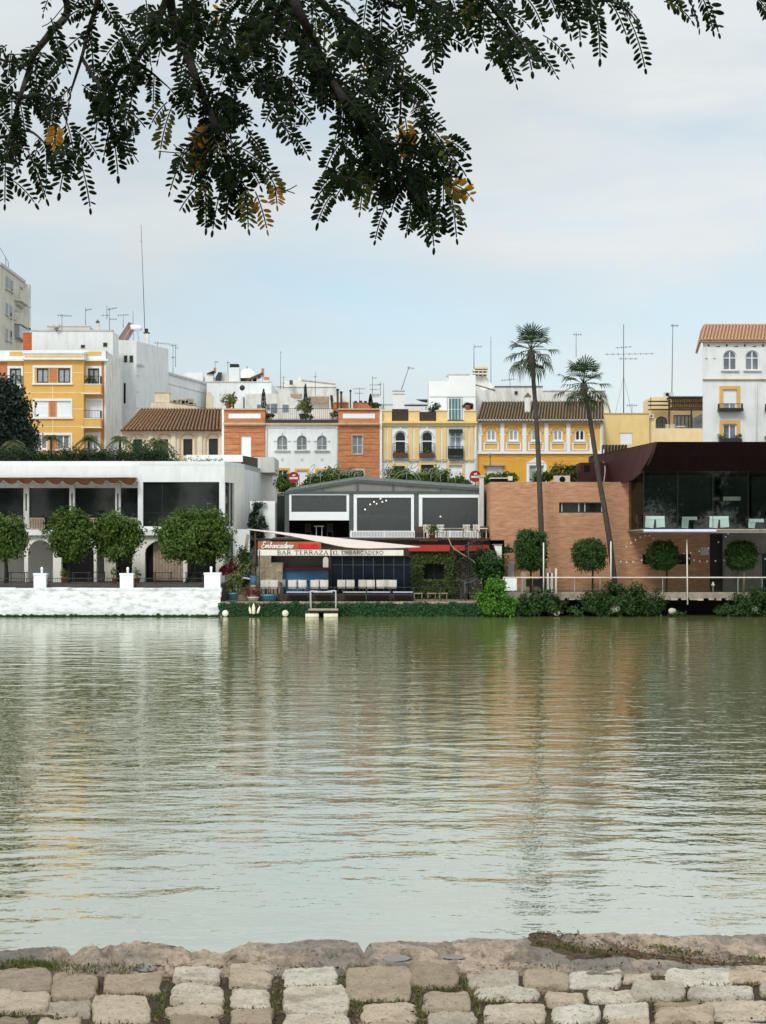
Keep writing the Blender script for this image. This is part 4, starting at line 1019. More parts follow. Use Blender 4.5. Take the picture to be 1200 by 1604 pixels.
# spiral stair
t = thing('spiral_staircase', 'dark iron spiral staircase beside the ivy clad bar wall', 'staircase', (X(734,104.6), 104.6, ZD))
sx_, sy_2 = X(734,104.6), 104.6; hst = Z(850,104.6)-ZD
part(t, 'centre_pole', 'iron', lambda b: b.tube([(sx_,sy_2,ZD),(sx_,sy_2,Z(848,104.6))], .06, 8))
def f(b):
    n = 22
    for i in range(n):
        a = math.radians(200+i*26); z = ZD+hst*(i+1)/n; a2 = a+math.radians(25); r = .92
        b.prism([(sx_,sy_2,z),(sx_+r*math.cos(a),sy_2+r*math.sin(a),z),(sx_+r*math.cos(a2),sy_2+r*math.sin(a2),z)], (0,0,-.05))
part(t, 'steps', 'darkwood', f)
def f(b):
    pts = []
    for i in range(45):
        a = math.radians(200+i*13); pts.append((sx_+.95*math.cos(a), sy_2+.95*math.sin(a), ZD+.95+hst*i/44*.98))
    b.tube(pts, .028, 5)
    for i in range(0, 45, 2): p = pts[i]; b.tube([(p[0],p[1],p[2]-.95),p], .012, 4)
part(t, 'handrail', 'iron', f)
b = MB(); b.tube(curve([P(702,842,104.4),P(705,849,104.3),P(709,857,104.2),P(724,868,104.1),P(738,876,104.1),P(744,882,104.1)],6), .032, 6)
tag(b.build('stair_rail', M['rope']), 'curved pale wooden handrail sweeping down across the red fascia', 'handrail')
b = MB(); b.tube(curve([P(716,905,103),P(722,909,103),P(730,912,103),P(740,911,103),P(747,906,103)],6), .03, 6); b.tube([P(728.5,912,103),P(728.5,943,103)], .05, 6); b.ball(P(728.5,915.5,102.95), .07, 8)
tag(b.build('boat_hook_stand', M['greenmetal']), 'grey post with a curved bar at the foot of the spiral staircase', 'post')
# deck edge
b = MB(); n = 60
for i in range(75):
    x = X(346+i*6.1,100); b.box(x, x+.22, 99.86, 100.06, ZD-.12, ZD+.012+rnd(0,.03))
struct(b.build('kerb', M['palewood']))
b = MB(); sheetleaves(b, lambda u, v: (lambda a: V(X(343,100)+u*(X(815,100)-X(343,100)), 99.96-.16*max(0,a), -.03+.12*max(0,noise.noise(V(u*33,7,7)))+ (ZD+.02+.16*a)*v))(noise.noise(V(u*26,2,2))) if noise.noise(V(u*45, v*3, 5)) > -.42 else None, 14000, .16, th=.22)
tag(b.build('ivy_band', M['leafmoss']), 'green ivy and weed hanging along the quay wall of the bar terrace', 'ivy', kind='stuff')
posts = [372,395,441,486,524,537,574,612,648,690,722,750]
b = MB()
for x in posts: b.box(X(x,100.3)-.03, X(x,100.3)+.03, 100.25, 100.33, ZD, ZD+.98)
for z in (.95, .5): b.tube([(X(372,100.3),100.29,ZD+z),(X(750,100.3),100.29,ZD+z)], .022, 5)
tag(b.build('terrace_railing', M['iron']), 'dark iron railing along the river edge of the bar terrace', 'railing')
b = MB(); b.box(X(404.5,100.4), X(405.7,100.4), 100.9, 101.0, ZD, Z(862,100.9)); tag(b.build('sign_post', M['darkwood']), 'tall dark post carrying the near end of the bar signs', 'post')
# signs
t = thing('bar_sign', 'off white sign lettered BAR TERRAZA under the brown script sign', 'sign', (X(460,101), 101, Z(870.5,101)))
part(t, 'board', 'signwhite', lambda b: b.pbox(101, 404, 517.5, 861, 870.2, 0, .06))
part(t, 'lettering', 'ink', lambda b: caps(b, 'BAR TERRAZA', X(434,101), X(515,101), Z(868.8,101), 100.99, 6.4*101/F, .075))
t = thing('bar_name_sign', 'off white sign with narrower dark capitals before the dark glass front', 'sign', (X(575,101), 101, Z(870.5,101)))
part(t, 'board', 'signwhite', lambda b: b.pbox(101, 519.5, 632, 861.5, 870.2, 0, .06))
part(t, 'lettering', 'ink', lambda b: caps(b, 'EL EMBARCADERO', X(521,101), X(601,101), Z(868.6,101), 100.99, 5.6*101/F, .08))
t = thing('script_sign', 'rust brown sign with white script and a red emblem above the off white sign', 'sign', (X(455,101.2), 101.2, Z(861,101.2)))
part(t, 'board', 'signbrown', lambda b: b.pbox(101.2, 404, 503, 848.5, 860.7, 0, .05))
part(t, 'lettering', 'whiteclean', lambda b: script(b, 'Embarcadero', X(409,101.2), Z(858.7,101.2), 101.17, .205, .028, .3, 0, 4, .92))
def f(b):
    x0, x1, z0, z1 = X(466,101.2), X(500,101.2), Z(859,101.2), Z(851.5,101.2); r = (z1-z0)/2; zc = (z0+z1)/2
    pts = [(x0+r+r*math.cos(math.radians(a)),101.19,zc+r*math.sin(math.radians(a))) for a in range(90,271,30)] + [(x1-r+r*math.cos(math.radians(a)),101.19,zc+r*math.sin(math.radians(a))) for a in range(-90,91,30)]
    b.prism(pts, (0,-.02,0))
e_ = part(t, 'emblem', 'brightred', f)
part(e_, 'lettering', 'redpaint', lambda b: caps(b, 'CRUZCAMPO', X(468,101.2), X(498,101.2), Z(857.5,101.2), 101.168, 4.4*101.2/F, .1))
# sail awning
b = MB()
A_, B2, C2 = P(388,828.5,103.6), P(658,856.3,104.2), P(560,858.4,100.6)
E0, E1 = P(440,836.5,103.0), P(505,849.6,101.6)
n = 14; vs_ = []
up_ = [A_.lerp(B2, i/n) + V(0,0,-.10*math.sin(math.pi*i/n)*.2) for i in range(n+1)]
lo_ = curve([A_+V(0,-.02,-.04), E0, E1, C2, B2+V(0,-.05,-.05)], 4)
k = len(lo_); up_ = [A_.lerp(B2, i/(k-1)) for i in range(k)]
b.add(up_+lo_, [(i, i+1, k+i+1, k+i) for i in range(k-1)], True)
b.add([p+V(0,0,-.035) for p in up_+lo_], [(i, k+i, k+i+1, i+1) for i in range(k-1)], True)
b.tube(lo_, .03, 5); b.tube(up_, .02, 4)
tag(b.build('sail_awning', M['canvas']), 'pale canvas sail awning stretched low over the bar terrace', 'awning')
# chairs and tables
def chair(label, x, y, Y, rz=0):
    z0 = ZD+.425; px = X(x,Y)
    t = thing('terrace_chair', label, 'chair', (px, Y, z0), 'white backed chairs on the bar terrace')
    def f(b):
        n = 6; vs_ = []
        for i in range(n+1):
            a = (i/n-.5)*1.5
            for z in (.52,.98): vs_.append((px+.27*math.sin(a)/math.sin(.75), Y-.24+.10*(1-math.cos(a))*2-(.05 if z > .6 else 0), z0+z))
        b.add(vs_, [(2*i,2*i+2,2*i+3,2*i+1) for i in range(n)], True); b.add([(p[0],p[1]+.03,p[2]) for p in vs_], [(2*i,2*i+1,2*i+3,2*i+2) for i in range(n)], True)
    part(t, 'backrest', 'plastic', f)
    part(t, 'seat', 'plastic', lambda b: b.box(px-.24, px+.24, Y-.22, Y+.24, z0+.43, z0+.47))
    for sx in (-1, 1):
        for sy in (-1, 1): part(t, 'leg', 'iron', lambda b: b.tube([(px+sx*.22,Y+sy*.2,z0+.43),(px+sx*.25,Y+sy*.23,z0)], .018, 5))
    return t
chairs = [(415,101.9),(429,101.9),(441,103.3),(423,103.6),(458,101.9),(466,103.4),(474,101.9),(493,101.9),(508,101.9),(500,103.4),(535,102.3),(549,102.3),(568,102.5),(581,102.1),(596,102.1),(603.5,102.6),(615,102.1)]
NBY = ['first chair of the pair beside the tall sign post','second chair of the pair beside the tall sign post','back row chair in front of the blue counter end','back row chair before the stone wall','front chair of the trio below the counter shelf','back chair of the trio below the counter shelf','last front chair of the trio below the counter shelf','front chair under the end of the blue counter','chair below the white round topped board','back chair under the end of the blue counter','first chair before the dark blue glass','second chair before the dark blue glass','grey shaded chair in the middle of the glass front','bright chair in the middle of the glass front','narrow turned chair before the glass front','second narrow turned chair before the glass front','last chair of the row towards the ivy wall']
for (x, Y), lb in zip(chairs, NBY): chair('white ' + lb, x, 0, Y)
def bartable(x, Y, wd, m, lb, h=.72):
    ZD = ZD_ + (.425 if Y > 101.5 else 0)
    px = X(x,Y); t = thing('bar_table', lb, 'table', (px, Y, ZD), 'tables on the bar terrace')
    part(t, 'tabletop', m, lambda b: b.box(px-wd/2, px+wd/2, Y-.35, Y+.35, ZD+h, ZD+h+.045))
    for sx in (-1, 1):
        for sy in (-1, 1): part(t, 'leg', 'iron', lambda b: b.tube([(px+sx*(wd/2-.08),Y+sy*.3,ZD),(px+sx*(wd/2-.08),Y+sy*.3,ZD+h)], .022, 5))
for x, Y, wd, m, lb in [(467,100.9,1.5,'lavender','pale topped bar table below the sign lettered BAR'),(506,100.9,1.3,'signwhite','pale bar table behind the gangway hoop'),(556,100.9,1.55,'signwhite','pinkish white bar table below the sign with narrower capitals'),(593,100.9,1.5,'lavender','pale blue bar table before the glass front'),(631,100.9,1.3,'lavender','pale blue bar table next to the ivy wall'),
    (428,102.6,1.2,'darkwood','dark table between the chairs by the sign post'),(466,102.6,1.0,'darkwood','dark table between the trio of chairs'),(501,102.6,1.0,'darkwood','dark table under the end of the counter'),(542,103.0,1.2,'darkwood','dark table behind the first pair of glass front chairs'),(589,103.0,1.4,'darkwood','dark table behind the turned chairs')]:
    bartable(x, Y, wd, m, lb, .60 if Y < 101.5 else .74)
for x, lb in [(655,'brown stool with crossed legs at the ivy wall'),(676,'small brown stool under the ivy window'),(694,'pale brown stool beside the spiral staircase')]:
    px = X(x,101.0); t = thing('wooden_stool', lb, 'stool', (px,101,ZD), 'stools below the ivy wall')
    part(t, 'seat', 'palewood', lambda b: b.box(px-.3, px+.3, 100.8, 101.2, ZD+.52, ZD+.56))
    for sx in (-1,1):
        for sy in (-1,1): part(t, 'leg', 'palewood', lambda b: b.tube([(px+sx*.26,101+sy*.16,ZD+.52),(px+sx*.2,101+sy*.16,ZD)], .02, 4))
for x, y0, y1, m, lb in [(479,898,912,'darkblue','dark bar stool against the blue counter'),(497,900,912,'darkblue','second dark bar stool against the blue counter')]:
    Y = 105.0; px = X(x,Y); ZD = ZD_+.425; t = thing('bar_stool', lb, 'stool', (px,Y,ZD), 'stools at the blue counter')
    part(t, 'seat', m, lambda b: b.box(px-.25, px+.25, Y-.15, Y+.15, ZD+.76, ZD+.81))
    for sx in (-1,1): part(t, 'leg', m, lambda b: b.tube([(px+sx*.16,Y,ZD+.76),(px+sx*.24,Y,ZD)], .025, 4))
ZD = ZD_
# planters and plants at the left end
def pot(name, label, x, Y, zb, r0, r1, h, m, pl, prad, n, size, group=None, up=.9, clumps=16):
    px = X(x,Y); t = thing(name, label, 'planter', (px,Y,zb), group)
    part(t, 'pot', m, lambda b: b.lathe((px,Y,zb), [(r0,0),(r1,h*.86),(r1*1.1,h*.86),(r1*1.1,h),(r1*.9,h),(r1*.85,h*.9)], 14))
    if pl: b = MB(); leaves(b, (px,Y,zb+h+prad[2]*up), prad, n, size, clumps, .28, up=.5); b.build('plant', M[pl], t)
    return t
pot('planter', 'sky blue flowerpot with a tall yellow green plant at the terrace corner', 366, 100.9, ZD+.12, .22, .33, .46, 'bluepot', 'leafpot', (.55,.4,.75), 700, .2, None, .85, 26)
pot('planter', 'long turquoise tub of dark soil at the terrace edge', 421, 100.8, ZD+.05, .42, .54, .42, 'bluepot', None, None, 0, 0)
pot('flower_planter', 'white pot with deep red flowers beside the post', 396.5, 100.5, ZD, .3, .38, .32, 'plastic', 'redflower', (.42,.36,.34), 500, .12)
t = thing('pedestal_planter', 'sky blue urn on a pale pedestal behind the red flowers', 'urn', (X(397,102), 102, ZD))
part(t, 'pedestal', 'stone', lambda b: b.box(X(397,102)-.18, X(397,102)+.18, 101.8, 102.2, ZD, Z(916,102)))
part(t, 'urn', 'bluepaint', lambda b: b.lathe((X(397,102),102,Z(916,102)), [(.12,0),(.16,.1),(.24,.34),(.2,.52),(.26,.6)], 12))
b = MB(); b.prism([P(376,903,102.5),P(393,906,102.5),P(393,908,102.5),P(376,905,102.5)], (0,.5,0)); tag(b.build('plank', M['lavender']), 'pale sloping board leaning against the blue urn', 'board')
for x, y, r, m, lb in [(350,892,.22,'redflower','red flowered shrub against the end pier'),(364,888,.28,'redflower','deep red bougainvillea clump above the blue flowerpot'),(376,880,.35,'leafpot','grey green straggly plant on the stair wall'),(384,868,.4,'leafbush','dark shrub by the foot of the white wall'),(386,893,.5,'leafpot','sunlit yellowish shrub beside the stone wall'),(382,906,.4,'leafbush','dark low shrub behind the blue flowerpot')]:
    b = MB(); Y = 103.2; leaves(b, P(x,y,Y), (r,r,r*1.6), int(1500*r), .16, 16, .3); tag(b.build('shrub', M[m]), lb, 'shrub')
t = thing('stair_wall', 'rough beige stone steps and wall climbing behind the plants', 'stairs', (X(390,104.5),104.5,ZD))
def f(b):
    for i in range(9): b.box(X(358,104)+.26*i, X(358,104)+3.6, 104.2+.12*i, 106.5, ZD+.28*i, ZD+.28*(i+1))
part(t, 'steps', 'stone', f)
b = MB(); b.prism([P(386,836,104.1),P(390.5,838,104.1),P(383,893,104.1),P(378,893,104.1)], (0,.15,0)); tag(b.build('timber_prop', M['palewood']), 'leaning pale timber prop at the corner under the sail awning', 'prop')
b = MB(); b.box(X(400,103.7)-.05, X(400,103.7)+.05, 103.65, 103.75, ZD, Z(831,103.7)); tag(b.build('awning_pole', M['brownwood']), 'dark pole holding up the narrow tip of the sail awning', 'pole')
# floats and landing stage
for x, lb in ((353,'white ball buoy near the end of the whitewashed wall'),(447,'white ball buoy below the turquoise tub')):
    t = thing('mooring_buoy', lb, 'buoy', (X(x,99.6),99.6,-.05), 'white ball buoys')
    part(t, 'ball', 'float', lambda b: b.ball((X(x,99.6),99.6,.22), .215, 14))
    part(t, 'eye', 'iron', lambda b: b.tube([(X(x,99.6),99.6,.42),(X(x,99.6),99.7,.9)], .015, 5))
FB = ['short outer boat fender beside the tall pointed one','tall pointed boat fender hanging in the middle','tilted boat fender at the other side of the pointed one']
for (x, y0, y1, r, tl), lb in zip(((392.5,950,961.5,.085,-1),(397.3,945,962,.115,0),(403.5,949,961,.08,2)), FB):
    t = thing('boat_fender', 'cream ' + lb, 'fender', (X(x,99.6),99.6,Z(y1,99.6)), 'cream boat fenders')
    h = (y1-y0)*99.6/F; b = MB(); pr = [(r*.3,0),(r,.08*h),(r,.6*h),(r*.55,.85*h),(r*.15,h)]
    b.lathe((X(x,99.6),99.6,Z(y1,99.6)), pr, 10); b.v = [(p[0]+(p[2]-Z(y1,99.6))*tl*.15, p[1], p[2]) for p in b.v]; b.build('bumper', M['float'], t)
    part(t, 'rope', 'rope', lambda b: b.tube([(X(x+tl,99.6),99.6,Z(y0,99.6)),(X(x+tl,99.9),99.84,ZD)], .012, 4))
t = thing('landing_stage', 'small floating landing stage with hoop rails and two white floats', 'landing stage', (X(504,99.2),99.2,-.1))
part(t, 'deck', 'darkwood', lambda b: b.box(X(479,99), X(531,99), 98.4, 99.8, .34, .44))
for x0, x1 in ((478.5,499.5),(507,529.5)):
    part(t, 'float', 'float', lambda b: b.tube([(X(x0,98.6),98.6,.12),(X(x0+.8,98.6),98.6,.12),(X(x1-.8,98.6),98.6,.12),(X(x1,98.6),98.6,.12)], [.10,.18,.18,.10], 12))
def f(b):
    for y in (98.5, 99.7):
        b.tube(curve([(X(487,99),y,.44),(X(486.5,99),y,1.5),(X(488,99),y,1.68),(X(506,99),y,1.62),(X(524,99),y,1.70),(X(526,99),y,1.5),(X(526,99),y,.44)],5), .028, 6)
part(t, 'hoop_rail', 'galv', f)
part(t, 'tread', 'palewood', lambda b: b.box(X(484,99), X(530,99), 98.3, 98.42, .46, .58))

# ================================================================== pergola restaurant on the upper terrace
YP = 110.0; ZP = Z(842, YP)
t = thing('pergola_restaurant', 'grey green framed glass restaurant with white roller screens and low gable', 'restaurant', (X(602,YP), YP+3, ZP))
EV = 770.5
def gz(x): return Z(771 - (771-754)*(1-abs(x-560)/113), YP) if x < 560 else Z(767.5 - (767.5-754)*(1-(x-560)/198), YP)
for x in (449.5, 550.5, 652.5, 756):
    part(t, 'post', 'greenmetal', lambda b: b.box(X(x,YP)-.16, X(x,YP)+.16, YP-.06, YP+.12, ZP, Z(772,YP)))
part(t, 'beam', 'greenmetal', lambda b: b.box(X(446,YP), X(759,YP), YP-.09, YP+.14, Z(774,YP), Z(769.5,YP)))
def f(b):
    L_ = P(447,771.5,YP); Pk = P(560,753,YP); R_ = P(758,767,YP)
    for p, q in ((L_,Pk),(Pk,R_)):
        d = V(0,0,.13); b.prism([p+V(0,-.12,-.1), q+V(0,-.12,-.1), q+V(0,-.12,.1), p+V(0,-.12,.1)], (0,.22,0))
        b.prism([p+V(0,.1,0), q+V(0,.1,0), q+V(0,.1,.09), p+V(0,.1,.09)], (0,5.8,.5))
    for x in (505,560,616,690):
        zt_ = (L_.z+(Pk.z-L_.z)*(x-447)/113) if x <= 560 else (Pk.z+(R_.z-Pk.z)*(x-560)/198)
        b.box(X(x,YP)-.07, X(x,YP)+.07, YP-.07, YP+.05, Z(770,YP), zt_)
part(t, 'roof', 'greenmetal', f)
def f(b):
    b.poly([P(449,771,YP-.01)+V(0,.02,0), P(757,769.5,YP-.01)+V(0,.02,0), P(757,768.3,YP)+V(0,.02,0), P(560,755,YP)+V(0,.02,0), P(449,771,YP)+V(0,.02,0)][:4])
part(t, 'gable_panel', 'gableglass', f)
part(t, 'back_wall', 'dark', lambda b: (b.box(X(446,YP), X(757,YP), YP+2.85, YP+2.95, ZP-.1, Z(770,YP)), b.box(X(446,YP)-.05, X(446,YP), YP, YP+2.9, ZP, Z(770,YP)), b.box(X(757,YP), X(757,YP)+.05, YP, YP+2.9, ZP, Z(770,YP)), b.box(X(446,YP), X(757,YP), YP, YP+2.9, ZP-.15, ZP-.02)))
def screen(x0, x1, y0, y1, yh, full):
    s = MB(); s.pbox(YP, x0+3, x1-3, y0+ (2 if full else 1.5), y1, -.02, .06)
    o = s.build('screen', M['screen'], t)
    q = MB()
    q.pbox(YP, x0, x1, y0, y0+(6 if full else 2.2), .05, .10)
    q.pbox(YP, x0, x0+5.5, y0+(6.2 if full else 2.4), y1+(1 if full else 1), .04, .09); q.pbox(YP, x1-4.5, x1, y0+(6.2 if full else 2.4), y1+1, .04, .09)
    if yh: q.pbox(YP, x0+.3, x1-.6, y1+1.2, yh, .03, .06)
    q.build('frame', M['alu'], o); return o
screen(451, 547.5, 773.5, 800.5, 815, False); s1 = screen(553.5, 648.5, 773.5, 830.5, None, True); s2 = screen(656, 753.5, 773.5, 830.5, None, True)
for o, a, c in ((s1,556,646),(s2,659,751)):
    def f(b): b.pbox(YP, a, c, 830.8, 832.2, .03, .07)
    part(o, 'bottom_bar', 'greenmetal', f)
for a, c in ((549,656),(656.5,754)):
    def f(b):
        b.pbox(YP, a, c, 831.5, 833.3, .12, -.06); b.pbox(YP, a, c, 841, 842.6, .12, -.06); n = round((c-a)/2.4)
        for i in range(n+1): x = X(a,YP)+(X(c,YP)-X(a,YP))*i/n; b.box(x-.035, x+.035, YP-.11, YP-.07, Z(841,YP), Z(833.3,YP))
        for x in (a+1, (a+c)/2, c-1): b.pbox(YP, x-1, x+1, 831, 843, .14, -.05)
    part(t, 'balustrade', 'alu', f)
part(t, 'side_frame', 'greenmetal', lambda b: [b.box(X(x,111.5)-.06, X(x,111.5)+.06, 111.4, 111.6, ZP, Z(770,111.5)) for x in (763.5,)])
for x, lb in ((500,'white table in the shade under the raised roller screen'),(483,'dark chair back in the shade under the raised roller screen'),(517,'grey chair back by the post under the raised roller screen')):
    px = X(x,110.9); t2 = thing('dining_table' if x == 500 else 'dining_chair', lb, 'table' if x == 500 else 'chair', (px,110.9,ZP))
    mm = 'plastic' if x == 500 else 'darkwood'
    if x == 500:
        part(t2, 'tabletop', mm, lambda b: b.box(px-.35, px+.35, 110.6, 111.2, ZP+.80, ZP+.85))
    else:
        part(t2, 'backrest', mm, lambda b: [b.box(px-.22+i*.09, px-.18+i*.09, 110.7, 110.74, ZP+.45, ZP+.95) for i in range(5)] + [b.box(px-.24, px+.24, 110.69, 110.75, ZP+.95, ZP+1.0)])
        part(t2, 'seat', mm, lambda b: b.box(px-.22, px+.22, 110.7, 111.1, ZP+.42, ZP+.46))
    for sx in (-1,1):
        for sy in (-1,1): part(t2, 'leg', mm, lambda b: b.box(px+sx*.2-.02, px+sx*.2+.02, 110.9+sy*.18-.02, 110.9+sy*.18+.02, ZP, ZP+(.80 if x == 500 else .42)))
for px_, Yd, lb, pts in ((600, 112.0, 'loose string of small lit bulbs behind the middle roller screen', [(572,798),(580,790),(586,786),(590,789),(596,781),(599,786),(605,784)]), (690, 112.0, 'single lit bulb behind the last roller screen', [(690,809)])):
    t2 = thing('hanging_lights', lb, 'hanging lights', P(px_,775,Yd)); part(t2, 'cable', 'iron', lambda b: b.tube([P(x-4,774,Yd) if i == 0 else P(x,y-1,Yd) for i, (x, y) in enumerate([pts[0]]+pts)], .012, 4))
    for x, y in pts: part(t2, 'bulb', 'glow', lambda b: b.ball(P(x,y,Yd), .05, 6))
for x0, x1, y0, m, lb in ((560,590,812,'galv','long pale counter in the room behind the middle roller screen'),(606,644,808,'plastic','white clothed table behind the middle roller screen'),(664,686,812,'greywall','grey clothed table behind the last roller screen'),(731,748,811,'plastic','white clothed table behind the last roller screen')):
    t2 = thing('indoor_table', lb, 'table', P((x0+x1)/2,842,111.6)); part(t2, 'tabletop', m, lambda b: b.pbox(111.6, x0, x1, y0, y0+2.5, 0, .7))
    for x in (x0+1, x1-2): part(t2, 'leg', m, lambda b: b.pbox(111.7, x, x+1, y0+2.6, 842, 0, .05))
part(t, 'inner_arch', 'darkblue', lambda b: b.prism([P(716,842,112.75)] + [P(725+9*math.cos(a_), 800-9*math.sin(a_), 112.75) for a_ in [math.pi*(1-i/8) for i in range(9)]] + [P(734,842,112.75)], (0,.05,0)))
part(t, 'inner_wall', 'greywall', lambda b: (b.pbox(112.8, 660, 750, 778, 842, 0, .02), b.pbox(112.8, 556, 646, 806, 842, 0, .02)))
# script sign on the roof
t = thing('roof_script_sign', 'looping wire script letters standing on thin posts along the gable roof', 'sign', (X(600,YP), YP+.05, Z(756,YP)))
def f(b):
    y = YP+.06
    x = script(b, 'La', X(478,YP), Z(746,YP), y, .42, .024, .32, 0, 6, 1.1)
    x = script(b, 'Primera', X(518,YP), Z(744,YP), y, .40, .023, .32, 0, 6, 1.02)
    x = script(b, 'del', X(594,YP), Z(743.5,YP), y, .40, .023, .32, 0, 6, .95)
    x = script(b, 'Puente', X(634,YP), Z(742.5,YP), y, .40, .023, .32, 0, 6, 1.15)
part(t, 'lettering', 'signwire', f)
def f(b):
    for x in (469,486,502,531,555,575,602,610,637,675,690,702,713):
        yr = (771.5-(771.5-753)*(x-447)/113) if x < 560 else (753+14*(x-560)/198)
        b.tube([P(x,yr,YP)+V(0,.05,0), P(x,742,YP)+V(0,.05,0)], .022, 5)
    for R_ in (24, 19):
        b.tube([V(X(637,YP)+R_*YP/F*math.cos(a_)*.95, YP+.05, Z(757,YP)+R_*.85*YP/F*math.sin(a_)) for a_ in [math.pi*i/16 for i in range(17)]], .022, 5)
part(t, 'frame', 'signwire', f)
for x, y, Yd, lb in ((460,748,112.4,'round red enamel sign with a white band on the arm beside the white house'),(744.5,746,112.4,'round red enamel sign with a white band by the golden house corner')):
    px, pz = X(x,Yd), Z(y,Yd); t = thing('round_sign', lb, 'sign', (px,Yd,pz-.45), 'round red signs')
    part(t, 'disc', 'signred', lambda b: b.tube([(px,Yd,pz),(px,Yd+.14,pz)], .40, 28, sm=False))
    part(t, 'band', 'plastic', lambda b: b.box(px-.31, px+.31, Yd-.012, Yd-.004, pz-.12, pz+.03))
    part(t, 'emblem', 'plastic', lambda b: (b.tube([(px-.03,Yd-.012,pz+.16),(px-.03,Yd-.004,pz+.16)], .07, 10, sm=False), b.box(px+.03, px+.12, Yd-.012, Yd-.004, pz+.10, pz+.25)))
    part(t, 'rim', 'redpaint', lambda b: b.tube([V(px+.40*math.cos(a_), Yd-.005, pz+.40*math.sin(a_)) for a_ in [2*math.pi*i/28 for i in range(29)]], .022, 5))
    part(t, 'bracket', 'iron', lambda b: b.tube([(px-(1.0 if x < 500 else -.0),Yd+.07,pz+.15 if x < 500 else pz-1.8),(px,Yd+.07,pz+.15 if x < 500 else pz)], .025, 5))
b = MB(); b.box(X(434,111), X(447,111), 111, 112, ZP-2, Z(776,111)); tag(b.build('service_door', M['darkgreen']), 'dark green gate in the gap beside the pergola restaurant', 'gate')  # dark sheet painted as shadow; only a shaded gap is there

# terrace above the red fascia
YT = 106.0; ZT_ = zt + .12
for x0, x1, lb in ((657,685,'long terracotta trough above the red fascia, near the white balustrade end'),(736,763,'long terracotta trough above the red fascia, by the brick wall')):
    t = thing('flower_trough', lb, 'planter', (X((x0+x1)/2,105.3),105.3,ZT_), 'terracotta troughs on the upper terrace')
    part(t, 'trough', 'terrapot', lambda b: b.box(X(x0,105.9), X(x1,105.9), 105.74, 106.1, ZT_-.02, Z(847.5,105.9)))
    part(t, 'rim', 'terrapot', lambda b: b.box(X(x0-.8,105.9), X(x1+.8,105.9), 105.70, 106.14, Z(847.5,105.9), Z(846.3,105.9)))
pot('planter', 'small terracotta pot with a yellow green fern above the red fascia', 677, 106.2, ZT_, .16, .24, .3, 'terrapot', 'leafpot', (.3,.3,.42), 260, .16)
for x, Y, lb in ((669,107,'white terrace chair next to the fern above the red fascia'),(690,107.2,'white terrace chair above the red fascia beside the curved handrail'),(731,107.2,'tall white terrace chair above the red fascia by the second trough'),(747,107,'white terrace chair nearest the brick wall above the trough')):
    px = X(x,Y); t = thing('garden_chair', lb, 'chair', (px,Y,ZT_), 'white chairs on the upper terrace')
    part(t, 'seat', 'plastic', lambda b: b.box(px-.25, px+.25, Y-.25, Y+.25, ZT_+.42, ZT_+.46))
    part(t, 'backrest', 'plastic', lambda b: [b.box(px-.25+i*.1, px-.19+i*.1, Y+.2, Y+.24, ZT_+.46, ZT_+.9) for i in range(5)] + [b.box(px-.27, px+.27, Y+.19, Y+.25, ZT_+.9, ZT_+.97)])
    for sx in (-1,1):
        part(t, 'armrest', 'plastic', lambda b: b.box(px+sx*.27-.03, px+sx*.27+.03, Y-.22, Y+.2, ZT_+.64, ZT_+.68))
        for sy in (-1,1): part(t, 'leg', 'plastic', lambda b: b.box(px+sx*.22-.025, px+sx*.22+.025, Y+sy*.21-.025, Y+sy*.21+.025, ZT_, ZT_+.42))
for x, wd, lb in ((682,1.3,'white covered table above the red fascia, between the chairs'),(713,1.4,'low dark topped table above the red fascia beside the handrail'),(755,.8,'small white table above the red fascia near the brick wall')):
    px = X(x,106.6); t = thing('terrace_table', lb, 'table', (px,106.6,ZT_))
    part(t, 'tabletop', 'palewood' if x == 713 else 'plastic', lambda b: b.box(px-wd/2, px+wd/2, 106.3, 106.9, ZT_+.66, ZT_+.72))
    for sx in (-1,1): part(t, 'leg', 'palewood' if x == 713 else 'plastic', lambda b: b.box(px+sx*(wd/2-.1)-.03, px+sx*(wd/2-.1)+.03, 106.55, 106.65, ZT_, ZT_+.66))
for x0, x1, lb in ((650,668,'brown wicker bench at the corner of the upper terrace'),(752,768,'dark boat shaped bench against the brick wall on the upper terrace')):
    px0, px1 = X(x0,107.4), X(x1,107.4); t = thing('wicker_bench', lb, 'bench', ((px0+px1)/2,107.4,ZT_))
    part(t, 'seat', 'darkwood', lambda b: b.box(px0, px1, 107.1, 107.5, ZT_, ZT_+.42)); part(t, 'backrest', 'brownwood', lambda b: b.box(px0, px1, 107.5, 107.58, ZT_+.1, ZT_+.85))
# ================================================================== brick restaurant with the glass dining room
YW = 106.0; ZPR = Z(930, 101)
t = thing('brick_restaurant', 'long brick restaurant with a projecting glass dining room under a dark rusted steel roof', 'restaurant', (X(1000,YW), YW+3, ZPR))
zw = Z(755, YW); XB = 60.0
def f(b):
    H = lambda a, c, d, e: (X(a,YW), X(c,YW), Z(e,YW), Z(d,YW))
    wallface(b, X(768,YW), X(1112,YW), ZPR-.3, zw, YW, [H(876,947,787,802.5), H(1007,1082,868,884)], .35)
    b.quad((X(768,YW),113,ZPR-.3),(X(768,YW),YW,ZPR-.3),(X(768,YW),YW,zw),(X(768,YW),113,zw))
    b.quad((X(768,YW),YW,zw),(X(1000,YW),YW,zw),(X(1000,YW),113,zw),(X(768,YW),113,zw))
part(t, 'brick_wall', 'brick', f)
def f(b): b.box(X(878,YW), X(945,YW), YW+.18, YW+.24, Z(802,YW), Z(787.5,YW))
w_ = part(t, 'slot_window', 'glass', f)
